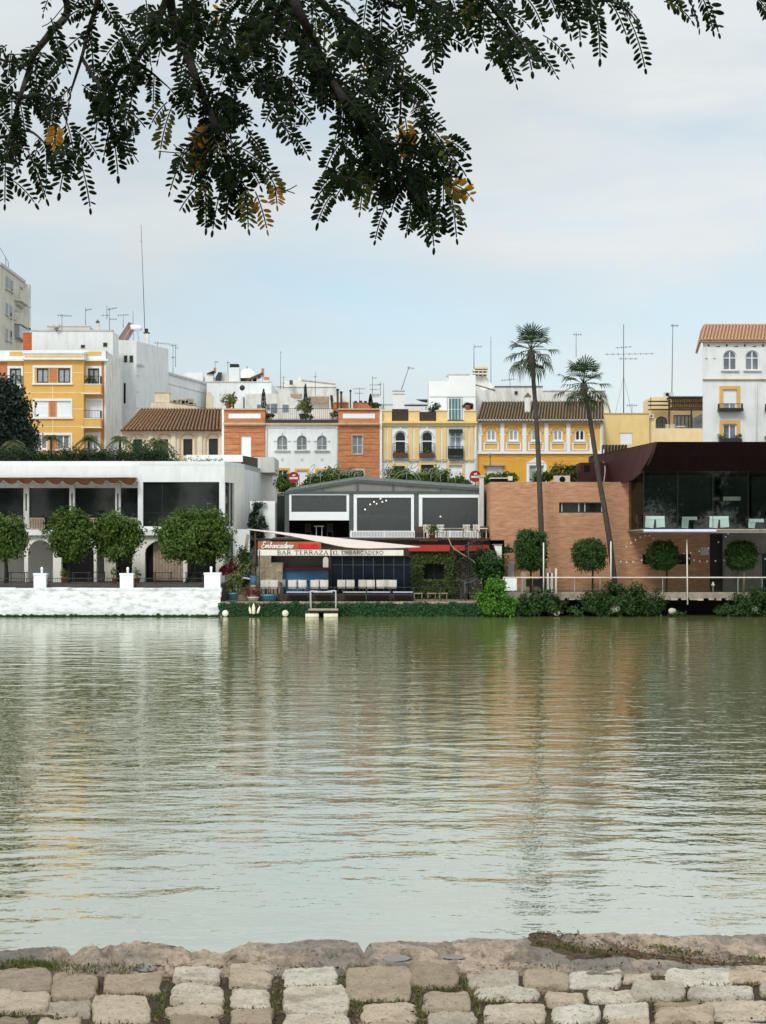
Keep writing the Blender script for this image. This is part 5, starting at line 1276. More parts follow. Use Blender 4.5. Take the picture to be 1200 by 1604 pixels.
part(w_, 'frame', 'greywall', lambda b: [b.box(X(x,YW)-.03, X(x,YW)+.03, YW+.12, YW+.179, Z(802,YW), Z(787.5,YW)) for x in (880.5,907,916.5,943)])
part(w_, 'casing', 'iron', lambda b: (b.box(X(876,YW)-.02, X(947,YW)+.02, YW-.02, YW+.2, Z(788.2,YW), Z(786.8,YW)), b.box(X(876,YW)-.02, X(947,YW)+.02, YW-.02, YW+.2, Z(802.9,YW), Z(801.6,YW))))
part(t, 'slot_window', 'glass', lambda b: b.box(X(1007.5,YW), X(1081.5,YW), YW+.18, YW+.24, Z(883.5,YW), Z(868.5,YW)))
part(t, 'concrete_wall', 'concrete', lambda b: b.box(X(1133,YW-1.2), XB, YW-1.2, YW-.9, ZPR, Z(832,YW-1.2)))
part(t, 'recess_wall', 'iron', lambda b: b.box(X(1112,YW)+.003, X(1136,YW), YW+.4, YW+.6, ZPR-.2, Z(828,YW)))
def f(b): b.box(X(1187,YW-1.3), XB, YW-1.24, YW-1.199, Z(868.5,YW), Z(867,YW)); b.box(X(1187,YW), XB, YW-1.212, YW-1.203, ZPR+.02, Z(868.5,YW))
part(t, 'garage_front', 'darkgreen', f)
# dining room
YG, YR = 100.2, 98.6
zf, zg = Z(828.5,YG), Z(738,YG); xg = X(1008,YG); xk = X(985,YW)
part(t, 'floor_slab', 'concrete', lambda b: b.prism([(xg,YG,zf-.26),(XB,YG,zf-.26),(XB,YW+6,zf-.26),(xk,YW+6,zf-.26),(xk,YW,zf-.26)], (0,0,.22)))
part(t, 'light_strip', 'lavender', lambda b: b.box(xg, X(1122,YG), YG-.06, YG-.003, zf-.17, zf-.02))
part(t, 'sill', 'palewood', lambda b: (b.box(X(1122.3,YG), XB, YG-.05, YG-.003, zf-.09, zf-.01), b.prism([(xg-.03,YG,zf-.1),(xk-.03,YW,zf-.1),(xk-.03,YW,zf),(xg-.03,YG,zf)], (-.05,0,0))))
M['dineglass'] = clearglass('green_tinted_glass', (.80,.88,.85), .075)
M['dineglass2'] = clearglass('brown_tinted_glass', (.55,.50,.42), .07)
g_ = part(t, 'front_glazing', 'dineglass', lambda b: b.quad((xg,YG,zf),(XB,YG,zf),(XB,YG,zg),(xg,YG,zg)))
part(g_, 'mullion', 'iron', lambda b: [b.box(X(x,YG)-.015, X(x,YG)+.015, YG+.003, YG+.06, zf, zg) for x in (1008.6,1062,1117,1172,1227,1282,1340,1400)])
part(t, 'side_glazing', 'dineglass2', lambda b: b.quad((xg,YG,zf),(xg,YG,zg),(xk,YW,zg+.2),(xk,YW,zf)))
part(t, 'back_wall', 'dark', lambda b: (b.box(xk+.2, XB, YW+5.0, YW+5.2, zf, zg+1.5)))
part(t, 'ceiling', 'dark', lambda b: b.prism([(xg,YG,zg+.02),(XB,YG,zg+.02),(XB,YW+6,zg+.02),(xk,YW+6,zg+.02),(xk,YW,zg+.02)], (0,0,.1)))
part(t, 'inner_wall', 'darkgreen', lambda b: [b.box(X(x,YW)-w2, X(x,YW)+w2, YW+1.5, YW+1.7, zf, zg) for x, w2 in ((1112,.7),(1158,.9),(1215,1.3))] + [b.box(xk+.12, X(1112,YW), YW-.3, YW-.25, zf+.003, zg)])
part(t, 'inner_panel', 'greywall', lambda b: b.pbox(YW-1.0, 1133, 1160, 778, 784, 0, .1))
# rusted steel roof: leaning fascia and curved flank
zr = Z(692, YR); xr = X(1027, YR); xb_, yb_ = X(922, 113.0), 113.0
def f(b):
    fr = [(zr, YR), (Z(715,99.2), 99.2), (zg+.02, YG-.03)]
    for (z0, y0), (z1, y1) in zip(fr[:-1], fr[1:]):
        b.quad((xr+(y0-YR)*-.42,y0,z0),(XB,y0,z0),(XB,y1,z1),(xr+(y1-YR)*-.42,y1,z1))
    b.quad((xr,YR,zr),(XB,YR,zr),(XB,112.5,zr-.1),(xb_,112.5,zr-.1))
part(t, 'roof', 'corten', f)
def f(b):
    up_, lo_ = [], []
    prof = [(1027,692,98.6),(1021,712,99.0),(1013,729,99.8),(1003,742,101.2),(990,752,103.4),(976,757,105.6)]
    lo_ = [P(*p) for p in prof] + [V(xb_,yb_,zw)]
    k = len(lo_)
    for i in range(k): q = lo_[i]; s = (q.y-YR)/(yb_-YR); up_.append(V(xr+(xb_-xr)*s, q.y, zr-.1*s))
    b.add(up_+lo_, [(i, k+i, k+i+1, i+1) for i in range(k-1)])
    b.add([p+V(.12,0,0) for p in up_+lo_], [(i, i+1, k+i+1, k+i) for i in range(k-1)])
    b.add(lo_+[p+V(.12,0,0) for p in lo_], [(i, k+i, k+i+1, i+1) for i in range(k-1)])
part(t, 'roof_flank', 'cortenred', f)
def f(b): b.pbox(108.6, 909, 978, 724.5, 756, 0, 2.5)
k_ = part(t, 'roof_box', 'cortenred', f)
part(k_, 'opening', 'dark', lambda b: b.pbox(108.6, 915, 924, 728.5, 739.5, .012, -.002))
part(t, 'roof_ribs', 'darkwood', lambda b: [b.box(X(x,114)-.05, X(x,114)+.05, 113.6, 114.4, zr-.6, Z(697,114)) for x in range(945,985,5)])
part(t, 'drain_pipe', 'greywall', lambda b: b.tube(curve([P(946,704,112),P(945,720,110),P(948,735,108.2),P(946,756,108)],5), .04, 6))
part(t, 'side_door', 'greywall', lambda b: b.pbox(YW, 795, 805, 880, 930, .06, -.003))
part(t, 'gutter', 'concrete', lambda b: b.box(X(768,YW)+.02, X(983,YW), YW-.05, YW-.003, ZPR, ZPR+.10))
DT = [(1024,801.5,'nearest the brown side pane'),(1078,807,'second from the brown side pane, half lost in shade'),(1124,801.5,'above the end of the lavender light strip'),(1182,803.5,'beyond the light strip, standing lower')]
SH = {1024:'nearest the side pane',1078:'half lost in shade',1124:'above the light strip end',1182:'that stands lowest'}
for x, Y, lb in DT:
    Y = {1024:101.6,1078:103.6,1124:101.8,1182:102.8}[x]; px = X(x,Y)
    t2 = thing('dining_table', 'linen table behind the green glass, ' + lb, 'table', (px,Y,zf), 'linen covered dining tables')
    w2 = {1024:.62,1078:.50,1124:.62,1182:.5}[x]; zt2 = zf + (.86 if x != 1182 else .70)
    part(t2, 'tablecloth', 'cloth', lambda b: (b.box(px-w2, px+w2, Y-.5, Y+.5, zt2-.02, zt2), b.box(px-w2, px+w2, Y-.52, Y-.50, zt2-.22, zt2-.001), b.prism([(px-w2,Y-.49,zt2-.02),(px-w2-.04,Y-.49,zf+.12),(px-.1,Y-.44,zf+.06),(px-.02,Y-.5,zt2-.02)],(0,.02,0)), b.prism([(px+.06,Y-.49,zt2-.02),(px+.10,Y-.44,zf+.1),(px+w2+.04,Y-.49,zf+.14),(px+w2,Y-.49,zt2-.02)],(0,.02,0)) if x in (1024,1124) else None))
    for sx in (-1,1): part(t2, 'leg', 'darkwood', lambda b: b.box(px+sx*(w2-.1)-.03, px+sx*(w2-.1)+.03, Y-.03, Y+.03, zf, zt2-.03))
    for sx in (-1,1):
        cx = px+sx*(w2+.3)
        c2 = thing('dining_chair', f'dark chair on the {"brick wall" if sx < 0 else "garage"} side of the linen table {SH[x]}', 'chair', (cx,Y,zf), 'dining chairs behind the glass')
        part(c2, 'seat', 'darkwood', lambda b: b.box(cx-.2, cx+.2, Y-.2, Y+.2, zf+.42, zf+.47)); part(c2, 'backrest', 'darkwood', lambda b: b.box(cx+sx*.2-.02, cx+sx*.2+.02, Y-.2, Y+.2, zf+.47, zf+.95))
        for k1 in (-1,1): part(c2, 'leg', 'darkwood', lambda b: b.box(cx+k1*.17-.02, cx+k1*.17+.02, Y-.19, Y-.15, zf, zf+.42))
# things on the brick roof
t = thing('air_conditioner', 'white air conditioning unit with a round dark fan on the brick roof', 'air conditioner', (X(878,108),108,zw))
part(t, 'case', 'plastic', lambda b: b.pbox(108, 868, 893, 745, 757, 0, .5))
part(t, 'fan', 'dark', lambda b: b.tube([V(X(881,108),107.985,Z(751,108)),V(X(881,108),108.05,Z(751,108))], .21, 16, sm=False))
t = thing('roof_housing', 'dark flat topped roof housing with a white box on the brick roof corner', 'roof housing', (X(783,107.5),107.5,zw))
part(t, 'wall', 'dark', lambda b: b.pbox(107.5, 769, 797, 750, 757, 0, 1.2)); part(t, 'lid', 'greywall', lambda b: b.pbox(107.4, 768, 799, 748, 749.8, 0, 1.5))
part(t, 'box', 'plastic', lambda b: b.pbox(107.2, 796, 803, 746, 752.5, 0, .2))
b = MB(); b.box(X(754.5,109)-.15, X(754.5,109)+.15, 109, 109.3, ZP-.2, Z(746.5,109)); b.box(X(754.5,109)-.3, X(754.5,109)+.3, 108.9, 109.4, Z(746.5,109), Z(745,109)); tag(b.build('gate_post', M['greywall']), 'grey gate post with a pale cap beside the round red sign', 'post')
for x, y, rx, rz_, Y, lb, n in ((793,748,.9,.35,110,'leafy shrub behind the roof housing of the brick wall',900),(848,747,.9,.3,110,'leafy shrub behind the tall palm trunk on the brick roof',800),(885,741,1.2,.5,110,'leafy shrub behind the air conditioning unit',1500)):
    b = MB(); leaves(b, P(x,y,Y), (rx,.5,rz_), n, .22, 24, .3); tag(b.build('shrub', M['leafpot'] if x == 885 else M['leaforange']), lb, 'shrub')
# glass balustrade, white poles, boards
t = thing('promenade_railing', 'long white handrail on slim posts with glass panels along the promenade', 'railing', (X(1000,101.2),101.2,ZPR))
part(t, 'handrail', 'plastic', lambda b: b.box(X(788,101.2), 40, 101.14, 101.2, Z(905.2,101.2), Z(903.6,101.2)))
def f(b):
    for x in (1038,1156,1194,1240,1290,900,940,818,862): b.box(X(x,101.2)-.022, X(x,101.2)+.022, 101.2, 101.24, ZPR, Z(905.7,101.2))
part(t, 'posts', 'galv', f)
M['railglass'] = clearglass('balustrade_glass', (.86,.90,.88), .09)
part(t, 'glass_panel', 'railglass', lambda b: b.quad((X(812,101.2),101.17,ZPR+.1),(40,101.17,ZPR+.1),(40,101.17,Z(906,101.2)),(X(812,101.2),101.17,Z(906,101.2))))
part(t, 'infill_panel', 'whiteclean', lambda b: b.pbox(101.15, 788, 809.5, 905.8, 925, 0, .05))
part(t, 'base_rail', 'palewood', lambda b: b.box(X(880,101.2), 40, 101.15, 101.23, ZPR+.004, ZPR+.09))
for x, y0, y1, lb in ((851.5,850,938,'slim pale mooring pole beside the squared clipped tree'),(957,848,935,'slim pale mooring pole crossing the leaning palm trunk'),(1077,845,947,'slim pale mooring pole between the two round clipped trees')):
    b = MB(); b.tube([P(x,y1,100.85),P(x-(1 if x > 1000 else 0),y0,100.85)], .042, 8)
    tag(b.build('mooring_pole', M['plastic']), lb, 'pole', 'slim mooring poles')
t = thing('wall_notice', 'small grey framed notice on the brick wall under the dining room', 'notice', (X(1103,YW),YW-.03,Z(869,YW)))
part(t, 'panel', 'greywall', lambda b: b.pbox(YW, 1098, 1109, 858, 868.5, .04, -.003)); part(t, 'frame', 'plastic', lambda b: [b.pbox(YW, a, c, d, e, .055, -.041) for a, c, d, e in ((1097.4,1109.6,857.4,858.4),(1097.4,1109.6,868.2,869.2),(1097.4,1098.3,858.4,868.2),(1108.7,1109.6,858.4,868.2))])
t = thing('water_hydrant', 'short white standpipe at the edge of the dark garage recess', 'standpipe', (X(1117,102),102,ZPR)); part(t, 'post', 'plastic', lambda b: b.lathe((X(1117,102),102,ZPR), [(.06,0),(.06,.5),(.12,.5),(.12,.6),(.07,.62),(.05,.75)], 10))
for x0, x1, y0, m, lb in ((857,866,897,'plastic','pale board leaning behind the handrail by the squared tree'),(869.5,872.5,890,'plastic','upright white plank behind the handrail'),(860,863,888,'palewood','narrow upright timber behind the handrail by the squared tree'),(816,824,897,'palewood','tan crate board behind the handrail near the ivy mound')):
    b = MB(); b.prism([P(x0,y0,102),P(x1,y0+.5,102),(X(x1,102),102,ZPR),(X(x0,102),102,ZPR)], (0,.08,0)); tag(b.build('board', M[m]), lb, 'board')
for x, lb in ((828,'dark patio chair behind the glass balustrade under the squared tree'),(841,'second dark patio chair behind the glass balustrade by the mooring pole')):
    px = X(x,103); t2 = thing('patio_chair', lb, 'chair', (px,103,ZPR), 'dark patio chairs')
    part(t2, 'seat', 'iron', lambda b: b.box(px-.25, px+.25, 102.8, 103.2, ZPR+.42, ZPR+.46)); part(t2, 'backrest', 'iron', lambda b: b.box(px-.25, px+.25, 103.2, 103.24, ZPR+.46, ZPR+.92))
    for sx in (-1,1): part(t2, 'leg', 'iron', lambda b: b.box(px+sx*.22-.02, px+sx*.22+.02, 102.8, 103.2, ZPR, ZPR+.42))
t = thing('stone_pier', 'weathered pale pier where the brick wall meets the ivy mound', 'pier', (X(783,104.2),104.2,ZPR-.6)); part(t, 'shaft', 'whiteold', lambda b: b.prism([P(774,854,104.2),P(786,854,104.2),P(786,886,104.2),P(783,886,104.2)], (0,.5,0))); part(t, 'cap', 'concrete', lambda b: b.pbox(104.2, 771.5, 787, 852.2, 854, .05, .55))
b = MB(); leaves(b, P(794,859,105), (.5,.4,.22), 420, .16, 12, .3); tag(b.build('shrub', M['leafivy']), 'small green shrub growing over the pale pier against the brick', 'shrub')
b = MB(); b.box(X(788,104.8), X(802,104.8), 104.7, 105.2, Z(866,104.8), Z(863,104.8)); tag(b.build('window_box', M['darkwood']), 'dark window box below the small shrub on the brick wall', 'window box')
# clipped trees
def clipped(x0, x1, y0, y1, Y, lb, tx, shape, n):
    t = thing('clipped_tree', lb, 'tree', (X(tx[0],Y),Y,ZPR), 'clipped trees on the promenade')
    rx, rz_ = (x1-x0)/2*Y/F, (y1-y0)/2*Y/F
    b = MB()
    for q in tx: b.tube([(X(q,Y),Y,ZPR),(X(q,Y)+.03,Y,Z(y1-6,Y))], [.07,.055], 7)
    b.build('trunk', M['bark'] if tx[0] != 1165 else M['palewood'], t)
    b = MB(); leaves(b, (X((x0+x1)/2,Y),Y,Z((y0+y1)/2,Y)), (rx*.93,rx*.93,rz_*.93), int(n*1.7), .15, 420, .10, .12, shape=shape)
    for i in range(40):
        d = rdir(); d.z = abs(d.z)*.9 if i % 3 else d.z; b.tube([], 0) if False else leaves(b, (X((x0+x1)/2,Y)+d.x*rx, Y+d.y*rx, Z((y0+y1)/2,Y)+d.z*rz_*1.02), (.09,.09,.12), 7, .13, 3, .4)
    b.build('crown', M['leafclip'], t)
clipped(808,856,830,892,102.6,'squared clipped tree on two stems beside the upright palm trunk',(831,848),.75,7000)
clipped(897,950,845,892,102.6,'flat bottomed clipped tree under the brick slot window',(928,),.45,6000)
clipped(1013,1062,847,892,102.6,'round clipped tree before the brick wall under the dining room',(1044,),.15,5600)
clipped(1136,1186,847,893,102.6,'round clipped tree on a pale stem before the grey garage wall',(1165,),.15,5600)
# bushes along the foot of the promenade
def bush(name, lb, blobs, Y, m, n, size=.2):
    b = MB()
    for x, y, rx, ry in blobs: leaves(b, P(x,y,Y), (rx*Y/F,.7,ry*Y/F), int(n*rx*ry/900), size, max(16, int(rx)), .26, .25)
    tag(b.build(name, M[m]), lb, 'bush')
bush('bush', 'bright green bush at the waterline below the ivy mound', [(777,936,27,26),(765,950,18,14),(795,950,18,13),(778,916,16,9)], 99.6, 'leafbright', 3400, .19)
bush('bush', 'dark green bush at the waterline under the squared clipped tree', [(828,947,22,16),(850,938,18,14),(868,948,16,14),(812,954,14,9)], 100.2, 'leafbush', 3000)
bush('bush', 'broad dark green bush below the leaning palm', [(935,945,24,20),(965,938,22,25),(998,937,24,24),(1022,945,18,19),(980,950,40,14)], 100.2, 'leafbush', 3000)
bush('bush', 'dark green bush at the waterline before the garage wall', [(1165,946,22,20),(1190,942,18,20),(1145,955,20,9),(1220,945,20,20)], 100.2, 'leafbush', 3000)
bush('bush', 'low pale green weeds under the dark promenade edge', [(1133,957,14,6),(900,957,16,7),(1060,960,14,3)], 100.3, 'leafivy', 3000, .16)
for x, y, r, lb in ((964,953,.28,'pale boulder among the broad dark bush'),(1053,957,.22,'small pale boulder at the waterline under the promenade'),(1182,954,.2,'pale rock in the bush before the garage wall'),(872,960,.2,'grey rock at the waterline below the squared tree')):
    b = MB(); b.ball(P(x,y,99.9), r, 10, (1.2,.9,.9)); b.v = [tuple(V(*p)+V(*p).normalized()*0+rdir()*.025) for p in b.v]
    tag(b.build('boulder', M['slab']), lb, 'rock')
# string of bulbs
def bulbs(lb, pts, n):
    t = thing('string_lights', lb, 'string lights', pts[0])
    c_ = curve(pts, 8); part(t, 'cable', 'iron', lambda b: b.tube(c_, .009, 3))
    for i in range(n):
        k = (i+.5)/n*(len(c_)-1); j = int(k); p = c_[j].lerp(c_[min(j+1,len(c_)-1)], k-j)
        b = MB(); b.ball(p+V(0,0,-.06), .055, 6); b.build('bulb', M['bulb'], t)
bulbs('string of bulbs sagging from the brick wall to the round clipped tree', [P(968,878,103),P(990,879,103),P(1020,872,103),P(1037,861,103)], 7)
bulbs('string of bulbs running from the mooring pole to the grey garage wall', [P(1076,872,103),P(1095,877.5,103),P(1125,877,103),P(1160,873,103),P(1200,874,103),P(1250,872,103)], 12)
bulbs('string of bulbs rising from the round tree to the dining room corner', [P(1066,866,103),P(1085,864,103),P(1110,857,103),P(1135,841,103),P(1142,832,103)], 7)
bulbs('short string of bulbs under the brown side pane', [P(978,858,104),P(990,848,104),P(1003,840,104),P(1016,837,104),P(1026,845,104)], 7)
# tall fan palms
def fanpalm(lb, base, pts, top, Y, R, n):
    t = thing('fan_palm', lb, 'palm', base, 'tall fan palms')
    c_ = curve([base]+pts+[top], 10); k = len(c_)
    def f(b):
        b.tube(c_, [(.20-.07*(i/k))*(1+.06*(i % 2)) + (.10 if i > k-4 else 0) for i in range(k)], 10)
    part(t, 'trunk', 'palmbark', f)
    b = MB()
    def frond(a, el, Lp, Rf, droop):
        d = V(math.cos(a)*math.cos(el), math.sin(a)*math.cos(el), math.sin(el))
        p1 = top + d*Lp + V(0,0,-.12*Lp); b.tube([top, top+d*Lp*.5+V(0,0,-.02), p1], .022, 4)
        s = d.cross(V(0,0,1)); s = s.normalized() if s.length > .05 else V(1,0,0); u = s.cross(d).normalized()
        m = 13
        for i in range(m):
            th = math.radians(-82 + 164*i/(m-1)); q = (d*math.cos(th) + s*math.sin(th)).normalized(); rr = Rf*rnd(.85,1.1)*(1-.18*abs(th)/2)
            w_ = .095; sd = q.cross(u).normalized()
            tip1 = p1 + q*rr*.62 + u*.05 - V(0,0,droop*.18*rr); tip2 = p1 + q*rr*(.98-.2*droop) - V(0,0,droop*.62*rr)
            b.add([p1-sd*.012, p1+sd*.012, tip1+sd*w_*.5, tip2, tip1-sd*w_*.5], [(0,1,2,4),(4,2,3)])
    for i in range(n):
        k2 = i/n; a = i*2.399963; el = 1.5 - 2.6*k2**.95 + rnd(-.12,.12)
        b.mi = 1 if k2 > .93 else 0
        frond(a, el, R*rnd(.46,.66), R*rnd(.52,.64), .05+.95*k2)
    b.build('crown', [M['palmleaf'], M['palmdead']], t)
    b = MB(); b.mi = 0
    for i in range(70):
        a = rnd(0, 6.28); q = top + V(.16*math.cos(a), .16*math.sin(a), rnd(-.9,-.1)); b.leaf(q, V(math.cos(a)*.45, math.sin(a)*.45, -1).normalized(), rdir(), rnd(.3,.6), .06)
    b.build('dead_fronds', M['palmdead'], t)
fanpalm('upright fan palm rising beside the squared clipped tree', P(851,926,103.6), [P(846,780,103.6),P(841,670,103.6)], P(832,548,103.6), 103.6, 1.95, 26)
fanpalm('leaning fan palm whose trunk curves across the brick wall', P(964,926,103.4), [P(954,840,103.4),P(937,740,103.4),P(924,655,103.4)], P(914,601,103.4), 103.4, 1.95, 26)
# ================================================================== street front
# ---- yellow apartment block
YA = 135.0; ZS = 7.8; YS = 860-(ZS-CZ)*F/YA
t = thing('apartment_block', 'ochre yellow apartment block with white window surrounds and brick strips', 'apartment block', (X(80,YA), YA+4, ZS))
def H(Y, *hs): return [(X(h[0],Y), X(h[1],Y), Z(h[3],Y), Z(h[2],Y), h[4] if len(h) > 4 else False) for h in hs]
YBY = YA-.9
LW = [(57.5,76,577,599.5),(91,109.5,577,599.5),(54.5,76,628,653),(88.5,111,628,653),(55,74,682,703.5),(89,109,681,703.5)]
RW = [(138,155.5,577,603.5),(133.5,157.5,628,657),(137,154,681,709)]; QW = [(15.5,33,577,603.5),(15.5,33,628,657)]
def f(b):
    wallface(b, X(-90,YA), X(38,YA)+.02, ZS, Z(566,YA), YA, H(YA,*QW), .3); wallface(b, X(131,YA)-.02, X(166,YA), ZS, Z(566,YA), YA, H(YA,*RW), .3)
    wallface(b, X(38,YBY), X(131,YBY), ZS, Z(566,YA), YBY, H(YBY,*LW), .3)
    for x in (38,131): b.quad((X(x,YBY),YBY,ZS),(X(x,YBY),YA+.05,ZS),(X(x,YBY),YA+.05,Z(566,YA)),(X(x,YBY),YBY,Z(566,YA)))
part(t, 'wall', 'yellow', f)
def f(b):
    b.quad((X(166,YA),YA,ZS),(X(166,YA),143.4,ZS),(X(166,YA),143.4,Z(549,YA)),(X(166,YA),YA,Z(549,YA)))
    b.box(X(163.5,YA), X(166,YA)-.003, YA-.03, YA+.1, ZS, Z(566,YA))
part(t, 'side_wall', 'whiteold', f)
part(t, 'brick_strip', 'terra', lambda b: b.pbox(YA, 158.8, 163.3, 568, YS, .03, -.003))
part(t, 'brick_strip', 'terra', lambda b: b.pbox(YA, -20, 11.3, 568, YS, .03, -.003))
for y0, y1 in ((576,600),(627.5,653.5),(681,704)): part(t, 'brick_panel', 'terra', lambda b: b.pbox(YBY, 77.6, 89.5 if y0 != 627.5 else 87, y0+1, y1-1, .02, -.003))
def f(b):
    b.box(X(-90,YA), X(166,YA)+.25, YA-.35, YA+.2, Z(566,YA)+.003, Z(563,YA)); b.box(X(36,YBY), X(133,YBY), YBY-.35, YA-.353, Z(566,YA)+.003, Z(563,YA))
    b.box(X(-90,YA), X(166,YA), YA+.0, YA+.25, Z(563,YA)+.003, Z(549,YA)); b.box(X(37.5,YBY), X(131.5,YBY), YBY-.05, YA-.003, Z(563,YA)+.003, Z(553,YA))
    b.box(X(36,YBY), X(133,YBY), YBY-.18, YA-.004, Z(556,YA), Z(553,YA)+.02)
part(t, 'parapet', 'white', f)
for a, c, d, e, yy in ((15,36.5,550.8,557.5,YA),(134,159,550.8,557.2,YA),(39,130.5,557.2,561.8,YBY-.05)): part(t, 'inset_panel', 'yellow', lambda b: b.pbox(yy, a, c, d, e, .02, -.003))
part(t, 'roof', 'concrete', lambda b: b.quad((X(-90,YA),YA+.2,Z(552,YA)),(X(166,YA),YA+.2,Z(552,YA)),(X(166,YA),143.4,Z(552,YA)),(X(-90,YA),143.4,Z(552,YA))))
def f(b):     # thin pale joints of the render
    for y in (583.5,614.5,640.5,668): b.pbox(YBY, 38.2, 51 , y-.6, y+.6, .012, -.003); b.pbox(YBY, 114, 130.8, y-.6, y+.6, .012, -.003)
    b.pbox(YBY, 51.01, 113.99, 614, 615.2, .012, -.003); b.pbox(YBY, 51.01, 113.99, 667.4, 668.6, .012, -.003)
    b.pbox(YBY, 82, 83.2, 602, 624, .014, -.003); b.pbox(YBY, 82, 83.2, 656, 678, .014, -.003)
part(t, 'render_joints', 'palecream', f)
for i, w4 in enumerate(LW):
    window(t, YBY, *w4, fm='iron' if i < 2 else 'alu', pm='curtain' if i in (0,1) else 'greyglass', mull=1, t=.10, rec=.1, blind=1.0 if i in (2,3) else 0)
for y0, y1 in ((572.5,600.5),(624.5,654),(678,704.5)):
    def f(b):
        b.pbox(YBY, 51.5, 113.5, y0, y0+3.6, .06, -.003); b.pbox(YBY, 50.5, 114.5, y1-.2, y1+2.2, .14, -.003); b.pbox(YBY, 51.5, 54.3, y0+3.7, y1-.3, .06, -.003); b.pbox(YBY, 111.2, 113.5, y0+3.7, y1-.3, .06, -.003)
    part(t, 'window_surround', 'whiteclean', f)
for i, w4 in enumerate(RW+QW): window(t, YA, *w4, fm='iron' if w4[2] == 577 else 'alu', pm='curtain', mull=1, t=.11, rec=.1, blind=.9 if w4[2] == 628 else 0, surr='whiteclean', sw=.20)
def balcony(par, Y, x0, x1, y0, y1, m, d=.8, rail=0.8, sp=.13, plants=False):
    q = MB(); q.pbox(Y, x0, x1, y0, y1, d, -.003); o = q.build('balcony', M[m], par)
    q = MB(); q.pbox(Y, x0-.4, x1+.4, y1+.05, y1+1.5, d+.06, -.003); q.pbox(Y, x0-.2, x1+.2, y0-1.2, y0-.05, d+.03, -.003); q.build('ledge', M[m if m == 'iron' else 'whiteclean'], o)
    q = MB(); ironrail(q, [(X(x0,Y)+.04, Y-.005), (X(x0,Y)+.04, Y-d+.05), (X(x1,Y)-.04, Y-d+.05), (X(x1,Y)-.04, Y-.005)], Z(y0,Y), rail, sp); q.build('railing', M['iron'], o)
    if plants:
        q = MB(); leaves(q, (X((x0+x1)/2,Y), Y-d+.25, Z(y0,Y)+.35), ((x1-x0)*.4*Y/F,.2,.4), 320, .15, 14, .3); q.build('plants', M['leafbush'], o)
    return o
balcony(t, YA, 131, 160.5, 604, 617, 'yellow', .85, .75, .13, True); balcony(t, YA, 131, 160.5, 657.5, 670, 'yellow', .85, .75); balcony(t, YA, -20, 37, 604, 609, 'white', .85, .8); balcony(t, YA, -20, 37, 657.5, 663, 'white', .85, .8)
# ---- beige house with tiled roof and blind arches
YH2 = 128.0
HW = [(208.5,222.5,688,716),(250,263.5,688,716),(287,301.5,687.5,713.5),(327,341.5,687,713.5)]
t = house('arched_house', 'low beige house with a brown tiled roof and arched windows', YH2, 190, 349.5, 675, 770, 7, 'beige', HW)
for w4 in HW: window(t, YH2, *w4, fm='iron', pm='glass', mull=1, t=.06, rec=.2)
for x in (215.5,257,294,334.3):
    def f(b):
        r, yc = 11.0, 691.5
        for i in range(14):
            a0, a1 = math.pi*i/14, math.pi*(i+1)/14
            q = [(x+R_*math.cos(a), yc-R_*.95*math.sin(a)) for R_, a in ((r,a0),(r+2.2,a0),(r+2.2,a1),(r,a1))]
            b.prism([P(u, v_, YH2)+V(0,-.003,0) for u, v_ in q], (0,-.09,0))
        b.pbox(YH2, x-r-2.2, x-r, yc+.05, 716, .09, -.003); b.pbox(YH2, x+r, x+r+2.2, yc+.05, 716, .09, -.003)
    part(t, 'arch_moulding', 'beigetrim', f)
for x in (236.5,272,313.5,347): part(t, 'pilaster', 'beige', lambda b: (b.pbox(YH2, x-3.6, x+3.6, 681.5, 740, .14, -.003), b.pbox(YH2, x-4.4, x+4.4, 679.5, 681.4, .2, -.003)))
part(t, 'cornice', 'beige', lambda b: b.pbox(YH2, 192, 349, 675.5, 679.3, .25, -.003))
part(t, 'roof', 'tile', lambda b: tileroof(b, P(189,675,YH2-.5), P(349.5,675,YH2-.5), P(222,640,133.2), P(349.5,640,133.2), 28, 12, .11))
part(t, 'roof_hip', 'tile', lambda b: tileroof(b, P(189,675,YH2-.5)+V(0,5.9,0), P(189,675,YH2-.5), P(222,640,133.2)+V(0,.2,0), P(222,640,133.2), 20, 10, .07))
t = thing('water_tank', 'square beige water tank on the stepped roof mound behind the brown tiles', 'water tank', (X(253,137),137,Z(632,137))); part(t, 'tank', 'beige', lambda b: b.pbox(137, 242.5, 265, 615.5, 630, 0, 1.3)); part(t, 'lid', 'beigetrim', lambda b: b.pbox(137, 242, 265.5, 614.3, 615.5, .05, 1.35))
t = thing('roof_mound', 'cluttered beige roof structure behind the ridge of the brown tiles', 'roof structure', (X(270,137.5),137.5,Z(645,137.5)))
part(t, 'wall', 'beige', lambda b: b.prism([P(232,660,136.8),P(314,660,136.8),P(308,639,136.8),P(300,633,136.8),P(268,630,136.8),P(237,631,136.8)], (0,3,0)))
part(t, 'rubble', 'stone', lambda b: [b.box(X(x,136.7), X(x,136.7)+rnd(.2,.7), 136.7, 137.2, Z(y,136.7), Z(y,136.7)+rnd(.15,.5)) for x, y in ((266,630),(272,631),(280,632),(285,632),(291,633),(296,634))])
